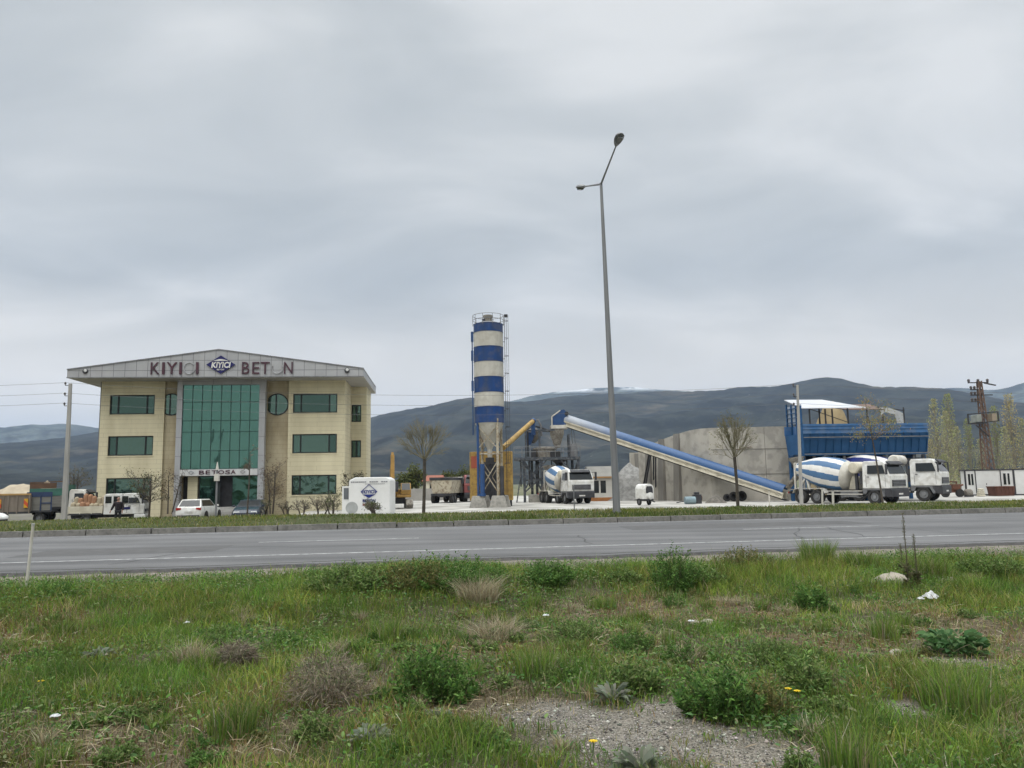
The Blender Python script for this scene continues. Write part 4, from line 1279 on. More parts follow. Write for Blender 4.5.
def build_bins():
    # blue aggregate bins with open frame and white canopy sheet
    Y0 = 64.5
    p0 = at(805.5, 470, Y0); p1 = at(931, 470, Y0 + 1.2)
    yaw = math.atan2(1.2, p1.x - p0.x)
    th = thing('aggregate_bins', 'long blue steel aggregate bins standing behind parked mixer trucks', 'aggregate bins', (p0.x, p0.y, YZ), yaw)
    W = (p1 - p0).xy.length
    def Z(py): return at(840, py, Y0).z - YZ
    zt, z1, z2, z3, zb = Z(423.5), Z(433), Z(437.5), Z(453.5), Z(459)
    bl2 = pm('faded_blue', (0.06, 0.15, 0.31), (0.04, 0.115, 0.25), .8, .6, c3=(.16, .2, .26), s3=1.5, a3=.35)
    bl3 = pm('bin_blue', (0.020, 0.085, 0.20), (0.014, 0.065, 0.155), .8, .6)
    D = 3.4
    mb = MB()
    mb.box(0, W, 0, .08, z1, zt); mb.box(0, W, D - .08, D, z1, zt); mb.box(W - .08, W, .08, D - .08, z1, zt)
    for k in range(1, 4): mb.box(W * k / 4 - .05, W * k / 4 + .05, .08, D - .08, z1, zt)
    mb.box(-.01, W + .01, -.06, -.002, zt - .16, zt); mb.box(-.01, W + .01, -.07, -.002, z1 + .35, z1 + .47)
    mb.build('upper_wall', bl2, th)
    for k in range(4):
        a, b = W * k / 4 + .012, W * (k + 1) / 4 - .012
        mb = MB(); i = .0
        mb.hexa([(a + i, .42, z3), (b - i, .42, z3), (b - i, D - .42, z3), (a + i, D - .42, z3)], [(a, .05, z1 - .003), (b, .05, z1 - .003), (b, D - .05, z1 - .003), (a, D - .05, z1 - .003)])
        mb.box(a + i + .3, b - i - .3, D / 2 - .3, D / 2 + .3, z3 - .5, z3 - .002)
        mb.build('hopper', bl3, th)
    mb = MB()
    for k in range(17):
        x = W * k / 16; mb.bar((x, -.02, z1), (x, .36, z3 + .05), .07)
    mb.box(0, W, -.03, .06, z2 - .1, z2); mb.box(0, W, .27, .40, z3 - .12, z3 + .02)
    mb.build('rib', bl3, th)
    mb = MB(); mb.box(-.02, W + .02, -.16, -.08, z2 + .02, z2 + .09); mb.box(-.02, W + .02, -.16, -.08, z3 - .05, z3 + .03); mb.build('pipe_rail', STEEL, th)
    mb = MB(); mb.box(.1, W - .1, .4, D - .4, zb - .6, zb); mb.build('weigh_belt', DARK, th)
    for k in range(13):
        x = .1 + (W - .4) * k / 12; mb = MB(); mb.box(x, x + .22, .5, .62, zb + .002, z3 - .15); mb.build('gate_cylinder', STEEL, th)
    for k in range(5):
        for y in (.62, D - .62):
            x = .15 + (W - .3) * k / 4; mb = MB(); mb.box(x - .12, x + .12, y - .12, y + .12, 0, z3 - .14); mb.build('leg', bl3, th)
    # side end: deep blue panel wall and open louvre frame above, seen obliquely at its left end
    q = at(791, 470, 69.5)
    inv = (Matrix.Translation((p0.x, p0.y, YZ)) @ Matrix.Rotation(yaw, 4, 'Z')).inverted()
    ql = inv @ Vector((q.x, q.y, YZ))
    zl_top = Z(405)
    mb = MB()
    def qp(t, z): return (ql.x * t - .05, ql.y * t, z)
    def wallseg(t0, t1, za, zb_, mb=mb):
        mb.hexa([qp(t0, za), (ql.x * t0 + .0, ql.y * t0, za), (ql.x * t1 + .0, ql.y * t1, za), qp(t1, za)], [qp(t0, zb_), (ql.x * t0, ql.y * t0, zb_), (ql.x * t1, ql.y * t1, zb_), qp(t1, zb_)])
    wallseg(0.02, 1, Z(470), Z(424))
    mb.build('end_wall', bl2, th)
    mb = MB()
    for t in (0.01, .33, .66, 1.0): mb.bar((ql.x * t - .08, ql.y * t, 0), (ql.x * t - .08, ql.y * t, zl_top + .55 * t), .12)
    for k in range(4):
        z_ = Z(424) + (zl_top - Z(424)) * (k + .6) / 4; mb.bar((-.08, 0, z_), (ql.x - .08, ql.y, z_ + .25), .1, .06)
    for py in (440, 455): mb.bar((-.1, 0, Z(py)), (ql.x - .1, ql.y, Z(py)), .1, .12)
    mb.build('end_frame', bl3, th)
    mb = MB(); 
    for k in range(4):
        z_ = Z(424) + (zl_top - Z(424)) * (k + .25) / 4
        mb.hexa([(-.03, 0, z_), (-.01, 0, z_), (ql.x + .02, ql.y, z_ + .2), (ql.x, ql.y, z_ + .2)], [(-.03, 0, z_ + .42), (-.01, 0, z_ + .42), (ql.x + .02, ql.y, z_ + .62), (ql.x, ql.y, z_ + .62)])
    mb.build('louvre', pm('pale_sheet', (.45, .5, .56), (.36, .4, .46), 1, .6), th)
    # canopy
    z0c = Z(408.3)
    xw = W * .50
    mb = MB()
    mb.hexa([(-.1, -.3, z0c), (xw, -.3, z0c + .02), (xw - .9, 5.2, z0c + 1.25), (ql.x - .1, 5.2, z0c + 1.25)], [(-.1, -.3, z0c + .06), (xw, -.3, z0c + .08), (xw - .9, 5.2, z0c + 1.31), (ql.x - .1, 5.2, z0c + 1.31)])
    mb.build('canopy', pm('canopy_sheet', (.55, .56, .58), (.46, .47, .50), .5, .45, stretch=(4, .3, 1)), th)
    mb = MB()
    for x in (W * .065, W * .19, W * .245, W * .37): mb.bar((x, .1, zt), (x, .1, z0c), .10)
    for x in (W * .1, W * .3): mb.bar((x, D, zt), (x, D, z0c + .5), .1)
    mb.bar((W * .37, .05, zt + .1), (W * .07, .1, z0c), .05)
    mb.build('canopy_post', DARK, th)
    # a second, torn roof over the right half
    mb = MB(); a, b = W * .47, W * .80
    mb.hexa([(a, 2.4, Z(407)), (b, 2.4, Z(407)), (b + .3, 5.4, Z(398)), (a - .4, 5.4, Z(400))], [(a, 2.4, Z(407) + .06), (b, 2.4, Z(407) + .06), (b + .3, 5.4, Z(398) + .06), (a - .4, 5.4, Z(400) + .06)])
    mb.build('rusty_roof', pm('rusty_sheet', (.17, .115, .095), (.13, .09, .075), 1.2, .8), th)
    mb = MB()
    for x in (W * .5, W * .66, W * .79, W * .97):
        mb = MB(); mb.bar((x, 2.6, zt), (x, 2.6, Z(404.5)), .09); mb.build('roof_post', DARK, th)
    mb = MB(); mb.bar((W * .74, 2.5, Z(404)), (W * .97, 2.5, Z(408)), .09); mb.build('roof_tie', DARK, th)
    mb = MB()
    pts = [(.76, 404), (.83, 404.5), (.93, 409), (.955, 411), (.955, 422), (.90, 423), (.885, 412), (.80, 409.5), (.77, 413)]
    mb.prism([(W * u, Z(py)) for u, py in pts], 'y', 2.45, 2.49); mb.build('torn_sheet', pm('torn_sheet', (.5, .5, .48), (.38, .38, .37), 1.5, .7), th)


def build_walls():
    bw = pm('cast_concrete', (.46, .43, .375), (.33, .31, .265), .35, .9, bump=.35, detail=8, c3=(.2, .19, .17), s3=1.3, a3=.45, stretch=(1, 1, .5))
    dk = pm('stained_concrete', (.16, .15, .135), (.25, .235, .205), .8, .9, bump=.35, stretch=(1, 1, .25))
    A, B_, Cc = atz(796, 70, YZ), atz(712, 70.5, YZ), atz(640, 80, YZ)
    th = thing('concrete_wall', 'tall cast concrete bay wall with stained buttresses behind the conveyor', 'retaining wall', B_)
    def Zt(px, py, Y): return at(px, py, Y).z - YZ
    h1 = Zt(750, 427, 70.2); h2 = Zt(655, 444, 77)
    a = A - B_; c = Cc - B_
    def slab(u, v, hu, hv, t, mb, z0=-.2):
        u, v = Vector(u), Vector(v); d = (v - u).normalized(); nn = Vector((-d.y, d.x, 0)) * t
        mb.hexa([(u.x, u.y, z0), (v.x, v.y, z0), (v.x + nn.x, v.y + nn.y, z0), (u.x + nn.x, u.y + nn.y, z0)], [(u.x, u.y, hu), (v.x, v.y, hv), (v.x + nn.x, v.y + nn.y, hv), (u.x + nn.x, u.y + nn.y, hu)])
    # wall in panels with open joints
    mb = MB(); n = 3
    for i in range(n):
        u = a * (i / n) + (a.normalized() * .03 if i else Vector()); v = a * ((i + 1) / n)
        slab(u, v, h1, h1, .4, mb)
    mb.build('front_panel', bw, th)
    mb = MB(); n = 4
    cd = c.normalized()
    def hh(t):
        return Zt(712 + (640 - 712) * t, np.interp(712 + (640 - 712) * t, [640, 655, 672, 690, 700, 712], [448, 444, 437.5, 431.5, 429, 428]), 70.5 + 9.5 * t)
    for i in range(8):
        t0, t1 = i / 8, (i + 1) / 8
        slab(c * t1, c * t0, hh(t1), hh(t0), .4, mb)
    mb.build('side_panel', bw, th)
    for t in (.38, .60, .80):
        mb = MB(); u = c * t; v = c * (t + .075); d = (v - u).normalized(); nn = Vector((-d.y, d.x, 0))
        if nn.y > 0: nn = -nn
        for k in (0,):
            hu = hh(t) - .02
            mb.hexa([(u.x, u.y, -.1), (v.x, v.y, -.1), tuple(v + nn * .4 + Vector((0, 0, -.1))), tuple(u + nn * .4 + Vector((0, 0, -.1)))],
                    [(u.x, u.y, hu), (v.x, v.y, hu), tuple(v + nn * .12 + Vector((0, 0, hu))), tuple(u + nn * .12 + Vector((0, 0, hu)))])
        mb.build('buttress', dk, th)
    # formwork lines and rebar ends
    mb = MB()
    for zz in (h1 * .36, h1 * .70): mb.bar(a * .02 + Vector((0, -.02, zz)), a * .98 + Vector((0, -.02, zz)), .03, .05)
    mb.build('formwork_seam', dk, th)
    mb = MB(); mb.bar(a * .3 + Vector((0, -.1, h1 * .69)), a * .5 + Vector((0, -.1, h1 * .73)), .05); mb.build('pipe', RUST, th)
    # lower bay wall further back
    P, Q = atz(631.5, 84, YZ), atz(662, 84, YZ)
    th = thing('low_bay_wall', 'lower pale concrete bay wall between gravel heap and tall wall', 'retaining wall', P)
    mb = MB(); q = Q - P; h = Zt(645, 452.5, 84); mb.box(0, q.x, 0, .4, -.2, h); mb.build('panel', bw, th)
    mb = MB(); mb.box(.5, 1.3, -.3, -.002, -.1, h - .1); mb.build('buttress', dk, th)
    # low boundary wall far behind the yard
    P, Q = atz(386, 96, YZ), atz(474, 96, YZ)
    th = tag(MB().box(P.x, Q.x, P.y, P.y + .3, YZ - .2, at(430, 488.5, 96).z).build('boundary_wall', pm('grey_wall', (.33, .315, .29), (.27, .26, .24), 1, .9)), 'low grey boundary wall at the far end of the yard', 'wall')
    # site office with windows
    P, Q = atz(590, 79, YZ), atz(617, 79, YZ)
    x0 = P.x; w = Q.x - P.x
    th = thing('site_office', 'small white site office with orange eaves beside the lamp post', 'site office', P)
    def Zs(py): return at(604, py, 79).z - YZ
    wm = pm('office_white', (.60, .58, .53), (.5, .48, .43), 1, .8)
    z0, z1, ze, zr = Zs(491.5), Zs(481), Zs(478), Zs(466)
    mb = MB(); mb.box(0, w, 0, 4, 0, Zs(493)); mb.build('base', wm, th)
    mb = MB(); mb.box(-.02, w + .02, -.03, 4, 0, .35); mb.build('plinth_band', pm('orange_band', (.40, .17, .06), (.3, .13, .05), 2, .8), th)
    mb = MB(); zz0 = Zs(493)
    xs = [0, .35, 1.0, 1.25, 1.75, w]
    for i, (a_, b_) in enumerate(((0, .3), (.95, 1.1), (1.65, w))): mb.box(a_, b_, 0, .2, zz0 + .002, ze)
    mb.box(0, w, 3.8, 4, zz0 + .002, ze); mb.box(0, .2, .2, 3.8, zz0 + .002, ze); mb.box(w - .2, w, .2, 3.8, zz0 + .002, ze); mb.box(.3, .95, 0, .2, z1 + .05, ze); mb.box(1.1, 1.65, 0, .2, z1 + .05, ze)
    mb.build('wall', wm, th)
    for a_, b_ in ((.3, .95), (1.1, 1.65)):
        mb = MB(); mb.box(a_, b_, .08, .12, zz0 + .004, z1 + .048); mb.build('window', GLASSD, th)
    mb = MB(); mb.box(-.15, w + .15, -.25, 4.2, ze + .002, ze + .15); mb.build('eaves', pm('orange_eaves', (.45, .25, .10), None, 2, .7), th)
    mb = MB(); mb.hexa([(-.15, -.25, ze + .152), (w + .15, -.25, ze + .152), (w + .15, 4.2, ze + .152), (-.15, 4.2, ze + .152)], [(-.15, 1.2, zr), (w + .15, 1.2, zr), (w + .15, 2.8, zr), (-.15, 2.8, zr)]); mb.build('roof', pm('roof_grey', (.30, .29, .26), (.25, .24, .22), 1, .8), th)
    # red-roofed house beyond the boundary wall
    P = atz(424, 104, YZ)
    th = thing('red_roofed_house', 'small house with red tile roof beyond the boundary wall', 'house', P)
    w = at(443, 480, 104).x - P.x
    def Zh(py): return at(434, py, 104).z - YZ
    mb = MB(); mb.box(0, w, 0, 5, 0, Zh(481)); mb.build('wall', CREAM, th)
    mb = MB(); mb.hexa([(-.3, -.3, Zh(481) + .002), (w + .3, -.3, Zh(481) + .002), (w + .3, 5.3, Zh(481) + .002), (-.3, 5.3, Zh(481) + .002)], [(.2, 2.3, Zh(475)), (w - .2, 2.3, Zh(475)), (w - .2, 2.7, Zh(475)), (.2, 2.7, Zh(475))]); mb.build('roof', pm('red_tiles', (.27, .10, .065), (.2, .08, .055), 4, .8), th)
    mb = MB(); mb.box(w * .3, w * .5, -.02, .05, 1.2, 2.2); mb.build('window', GLASSD, th)


def heap(name, label, cat, c, rx, ry, h, mat, seed, pw=1.15):
    n, m = 48, 22
    V, F = [], []
    for j in range(m + 1):
        t = j / m
        for i in range(n):
            a = 2 * pi * i / n
            k = 1 + .25 * (float(fbm(np.array([cos(a) * 2 + seed]), np.array([sin(a) * 2 + t]), 3, seed)[0]) - .5)
            x, y = cos(a) * rx * t * k, sin(a) * ry * t * k
            z = h * max(0, 1 - t ** pw) * (1 + .25 * (float(fbm(np.array([x * .8 + seed]), np.array([y * .8]), 3, seed)[0]) - .5)) - .05
            V.append((x, y, z))
    for j in range(m):
        for i in range(n):
            i2 = (i + 1) % n; F.append((j * n + i, j * n + i2, (j + 1) * n + i2, (j + 1) * n + i))
    mb = MB(); mb.add(V, F)
    o = mb.build(name, mat, smooth=True); o.location = c
    return tag(o, label, cat)


def build_heaps():
    gr = pm('gravel_grey', (.30, .295, .28), (.2, .195, .185), 2, .95, bump=.8, bscale=14, c3=(.12, .12, .11), s3=3, a3=.5)
    sd = pm('sand', (.30, .235, .135), (.24, .19, .11), 1.2, .95, bump=.6, bscale=10)
    sd2 = pm('pale_sand', (.40, .34, .25), (.32, .27, .20), 1.2, .95, bump=.6, bscale=10)
    heap('gravel_heap', 'grey gravel heap behind the white site office', 'gravel heap', atz(631, 82, YZ), 4.6, 4, at(630, 464, 82).z - YZ + .3, gr, 3)
    heap('sand_heap', 'ochre sand heap seen under the white canopy of the blue bins', 'sand heap', atz(838, 80, YZ), 2.6, 2.6, at(840, 405, 80).z - YZ, sd, 5, 2.6)
    heap('pale_sand_heap', 'pale sand heap behind the brown timber trailer', 'sand heap', atz(22, 92, YZ), 8, 4, at(20, 482, 92).z - YZ, sd2, 8)
    heap('small_sand_heap', 'small pale sand heap behind the green stake truck', 'sand heap', atz(46, 88, YZ), 3, 2.5, at(46, 481.5, 88).z - YZ, sd2, 9)


def build_kiosk():
    Y = 48.0
    P = atz(345, Y, YZ)
    th = thing('kiosk', 'white rounded sign kiosk with a blue diamond logo', 'kiosk', P)
    def X(px): return at(px, 490, Y).x - P.x
    def Z(py): return at(367, py, Y).z - YZ
    x0, x1 = X(348.7), X(390); zt = Z(477.3)
    wm = pm('kiosk_white', (.68, .68, .665), (.6, .6, .58), .9, .5)
    zl = Z(481)
    mb = MB(); c = .28
    mb.prism([(x0, -.1), (x1, -.1), (x1, zl), (x1 - .06, zl + .1), (x1 - c, zt), (x0 + c + .1, zt), (x0 + .06, zl + .08), (x0, zl)], 'y', 0, 2.2)
    body = mb.build('body', wm, th, bevel=.05)
    mb = MB(); mb.box(X(341.2), x0 - .004, .25, 2.0, -.1, Z(486)); sp = mb.build('side_booth', wm, th, bevel=.02)
    mb = MB(); mb.box(X(343), X(347.8), .22, .247, Z(499), Z(487.7)); mb.build('window', pm('grey_pane', (.12, .13, .14), None, 2, .2, spec=.6), th)
    xc = X(369); w = X(377.2) - X(369); zc = Z(491.8); hu = Z(484.5) - zc; hd = zc - Z(498)
    mb = MB()
    mb.bar((xc - w, -.02, zc), (xc, -.02, zc + hu), .03); mb.bar((xc, -.02, zc + hu), (xc + w, -.02, zc), .03)
    mb.prism([(xc - w * .8, zc - .16), (xc + w * .8, zc - .16), (xc, zc - hd)], 'y', -.025, -.003)
    mb.prism([(xc - w, zc), (xc - w * .75, zc - .14), (xc - w * .75, zc + .14)], 'y', -.025, -.003); mb.prism([(xc + w, zc), (xc + w * .75, zc - .14), (xc + w * .75, zc + .14)], 'y', -.025, -.003)
    put_text(mb, 'KIYICI', xc - w * .66, xc + w * .66, zc - .11, zc + .11, -.012, .015, .03)
    put_text(mb, 'BETON', X(362.8), X(375.6), Z(502.2), Z(499.2), -.012, .02, .035)
    mb.build('logo', DBLUE, th)
    mb = MB(); put_text(mb, 'KIYICI', X(362.8), X(375.6), Z(506), Z(503.4), -.012, .02, .035); mb.build('red_lettering', pm('sign_red', (.30, .10, .08), None, 2, .6), th)
    # two lines of small worn lettering under the roof edge, too fine to read
    mb = MB(); random.seed(4)
    x = X(351)
    while x < X(387.3):
        l = random.uniform(.06, .13); mb.box(x, x + l, -.02, -.003, Z(482.4), Z(481.4)); x += l + (.03 if random.random() < .82 else .2)
    x = X(365)
    while x < X(385):
        l = random.uniform(.05, .1); mb.box(x, x + l, -.02, -.003, Z(484.2), Z(483.7)); x += l + .03
    mb.build('worn_lettering', pm('faded_ink', (.2, .2, .22), None, 2, .6), th)
    mb = MB(); mb.box(X(374), X(381), -.02, -.003, Z(508.8), Z(507.6)); mb.build('blue_caption', DBLUE, th)
    # grey disc leaning by the kiosk
    D = atz(351.8, 45.5, YZ)
    th = thing('grey_disc', 'round grey disc standing upright before the white kiosk', 'disc', D)
    zc = at(351.8, 508, 45.5).z - YZ
    mb = MB(); mb.lathe((0, 0, zc), (0.1, -1, .12), [(0, .31), (.03, .35), (.07, .35), (.07, .3), (.05, .05)], 28); mb.build('dish', pm('disc_grey', (.33, .34, .33), (.26, .27, .26), 3, .7), th, smooth=True)
    mb = MB(); mb.tube([(0, .1, -.05), (0, .02, zc)], .04, 6); mb.build('stand', STEEL, th)


def build_container():
    Y = 75.0
    P = atz(964.5, Y, YZ)
    cyaw = R(-23)
    th = thing('office_container', 'white portable office containers joined with dark corner posts', 'container', P, cyaw)
    def X(px):
        d = ray(px, 482); e = Vector((cos(cyaw), sin(cyaw))); q = Vector((d.x, d.y)); det = q.x * -e.y + e.x * q.y
        return (q.x * P.y - q.y * P.x) / (q.x * -e.y + q.y * e.x) if abs(det) > 1e-9 else 0
    h = at(990, 469.3, Y).z - YZ
    wm = pm('container_white', (.66, .66, .64), (.57, .57, .55), .8, .5)
    W = X(1046)
    mb = MB(); mb.box(.1, W, 0, 2.4, .12, h - .12); mb.build('wall', wm, th)
    mb = MB()
    for px in (964.5, 975.3, 1000.5, 1013.2, 1046): mb.box(X(px), X(px) + (.16 if px in (964.5, 1013.2, 1046) else .08), -.05, -.002, .12, h - .12)
    mb.box(0, W + .15, -.06, 2.46, h - .118, h); mb.box(0, W + .15, -.06, 2.46, -.05, .118)
    mb.build('frame', DARK, th)
    for a, b in ((968.3, 970.6), (971.6, 973.6), (1003.7, 1006.3), (1008, 1010)):
        mb = MB(); mb.box(X(a), X(b), -.03, -.002, at(970, 485, Y).z - YZ, at(970, 474, Y).z - YZ); mb.build('window', GLASSD, th)
    mb = MB(); mb.box(X(976.5), X(991), -.02, -.003, .14, h - .14); d = mb.build('door', wm, th)
    mb = MB(); mb.box(X(986), X(986.6), -.06, -.021, 1.0, 1.15); mb.build('handle', DARK, d)
    # brown crate, rusty barrow and drums by the container
    P = atz(995.5, 72, YZ)
    th = thing('brown_crate', 'low rusty brown steel skip in front of white container', 'skip', P)
    w = at(1014, 480, 72).x - P.x; hh_ = at(1004, 487, 72).z - YZ
    mb = MB(); mb.hexa([(.1, 0, 0), (w - .1, 0, 0), (w - .1, 1.2, 0), (.1, 1.2, 0)], [(0, -.05, hh_), (w, -.05, hh_), (w, 1.25, hh_), (0, 1.25, hh_)]); mb.build('body', pm('brown_box', (.12, .055, .04), (.09, .04, .03), 2, .8), th)
    mb = MB(); mb.box(-.03, w + .03, -.1, 1.3, hh_ + .002, hh_ + .07)
    for k in range(5): mb.box(w * (k + .5) / 5 - .03, w * (k + .5) / 5 + .03, -.09, -.052, .05, hh_)
    mb.build('rim', RUST, th)
    P = atz(951, 71, YZ)
    th = thing('rusty_machine', 'rusty broken concrete pump frame beside the white containers', 'scrap machine', P)
    random.seed(12)
    mb = MB(); mb.box(-.6, 1.0, 0, 1, .4, .65); mb.bar((-.9, 0, .3), (1.3, .2, 1.1), .14); mb.bar((-.4, .5, .6), (-.5, .5, 1.5), .1); mb.bar((.8, .5, .6), (.9, .5, 1.4), .1); mb.bar((-.5, .5, 1.4), (.95, .5, 1.35), .1); mb.box(.2, .9, -.1, .6, .66, 1.15); mb.build('frame', RUST, th, bevel=.02)
    mb = MB(); mb.lathe((-.5, -.15, .35), (0, 1, 0), [(0, .3), (.0, .36), (.2, .36), (.2, .3)], 16); mb.build('wheel', BLACK, th)
    mb = MB(); mb.lathe((.8, -.15, .35), (0, 1, 0), [(0, .3), (.0, .36), (.2, .36), (.2, .3)], 16); mb.build('wheel', BLACK, th)
    P = atz(969, 71, YZ)
    th = thing('grey_mixer_drum', 'small dark grey drum lying before the container windows', 'drum', P)
    mb = MB(); mb.lathe((-.3, 0, .35), (1, .3, .1), [(0, .2), (.15, .34), (.55, .34), (.75, .15)], 18); mb.build('drum', DUSTY, th, smooth=True)
    mb = MB(); mb.box(-.3, .35, -.15, .25, -.02, .12); mb.build('cradle', DARK, th)
    P = atz(982, 71, YZ)
    th = thing('cement_sack_pile', 'sack pile leaning by the white container door', 'sacks', P)
    mb = MB()
    for k in range(4): mb.box(-.35 + .05 * k, .25 - .03 * k, -.2, .3, .02 + .18 * k, .19 + .18 * k)
    mb.build('sack', CREAM, th, bevel=.06)
# ------------------------------------------------------------------ vehicles (local +x is forward, ground at z = 0)
def wheel(parent, x, y, r, w, dusty=True, rimm=None):
    s = 1 if y > 0 else -1
    mb = MB()
    mb.lathe((x, y - s * w / 2, r), (0, s, 0), [(w * .2, r * .55), (0, r * .6), (0.0, r * .93), (w * .15, r), (w * .85, r), (w, r * .93), (w, r * .62), (w * .6, r * .58)], 24, caps=False)
    t = mb.build('wheel', BLACK, parent, smooth=True)
    mb = MB()
    mb.lathe((x, y + s * (w / 2 - .1), r), (0, s, 0), [(0, r * .6), (.02, r * .55), (.0, r * .3), (.06, r * .26), (.06, .02)], 18)
    mb.build('rim', rimm or STEEL, t, smooth=True)


def truck_cab(th, x0, x1, w, zb, zt, mat, grille_z=(1.25, 1.7), bumper=True, lower=DARK):
    """cab-over-engine cab with raked windscreen; front at x1"""
    hw = w / 2
    zs = zb + (zt - zb) * .50                 # window sill
    mb = MB()
    prof = [(x0, zb), (x1 - .02, zb), (x1 + .03, zs - .1), (x1 - .02, zs), (x1 - .32, zt - .22), (x1 - .5, zt - .05), (x1 - .75, zt), (x0 + .1, zt), (x0, zt - .15)]
    # two-layer body: lower box and tapered top
    n = len(prof)
    def half(z): return hw if z <= zs else hw - .16 * (z - zs) / (zt - zs)
    vs = [(x, -half(z), z) for x, z in prof] + [(x, half(z), z) for x, z in prof]
    fs = [tuple(range(n - 1, -1, -1)), tuple(range(n, 2 * n))] + [(i, (i + 1) % n, n + (i + 1) % n, n + i) for i in range(n)]
    mb.add(vs, fs)
    cab = mb.build('cab', mat, th, bevel=.04)
    # windscreen
    a, b = half(zs) - .12, half(zt - .22) - .1
    mb = MB(); mb.panel([(x1 - .02, -a, zs), (x1 - .02, a, zs), (x1 - .32, b, zt - .22), (x1 - .32, -b, zt - .22)], .0, .06, .03, .02); mb.build('windscreen', GLASSD, th)
    for s in (-1, 1):
        q = [(x0 + .35, s * (half(zs) + 0), zs + .02), (x1 - .18, s * half(zs), zs + .02), (x1 - .42, s * half(zt - .3), zt - .28), (x0 + .35, s * half(zt - .3), zt - .28)]
        if s > 0: q = [q[1], q[0], q[3], q[2]]
        mb = MB(); mb.panel(q, .05, .05, .03, .02); mb.build('side_window', GLASSD, th)
        mb = MB(); mb.box(x0 + .28, x0 + .295, s * hw - .004 * s, s * (hw + .008), zb + .1, zs); mb.box(x1 - .3, x1 - .285, s * hw - .004 * s, s * (hw + .008), zb + .1, zs); mb.box(x0 + .36, x0 + .52, s * hw, s * (hw + .03), zs - .18, zs - .13); mb.build('door_trim', DARK, th)
        mb = MB(); mb.bar((x1 - .3, s * (hw - .1), zt - .3), (x1 - .05, s * (hw + .2), zt - .25), .04); mb.box(x1 - .1, x1 - .02, s * (hw + .1), s * (hw + .3), zs + .0, zt - .25); mb.build('mirror', DARK, th, bevel=.02)
        mb = MB(); mb.box(x1 + .05, x1 + .09, s * (hw - .5), s * (hw - .12), zb - .32, zb - .12); mb.build('headlight', LAMPW, th, bevel=.02)
    mb = MB(); mb.box(x1 - .02, x1 + .055, -hw + .35, hw - .35, grille_z[0], grille_z[1]); 
    mb.build('grille', DARK, th)
    mb = MB()
    for k in range(4):
        z = grille_z[0] + (grille_z[1] - grille_z[0]) * (k + .5) / 4; mb.box(x1 + .056, x1 + .07, -hw + .4, hw - .4, z - .02, z + .02)
    mb.build('grille_bar', STEEL, th)
    mb = MB(); mb.prism([(x1 - .6, zb - .002), (x1 - .6, zb - .2), (x1 - .3, zb - .6), (x1 + .08, zb - .6), (x1 + .1, zb - .1), (x1 + .04, zb - .002)], 'y', -hw, hw); mb.build('bumper', lower, th, bevel=.04)
    mb = MB(); mb.box(x1 - .62, x1 - .3, -hw + .1, hw - .1, zt - .03, zt + .08) if False else mb.prism([(x1 - .30, zt - .14), (x1 - .06, zt - .30), (x1 - .02, zt - .22), (x1 - .35, zt - .02)], 'y', -hw + .3, hw - .3); mb.build('sun_visor', DARK, th)
    mb = MB(); mb.box(x1 + .105, x1 + .115, -.28, .28, zb - .45, zb - .34); mb.build('number_plate', WHITE, th)
    return cab


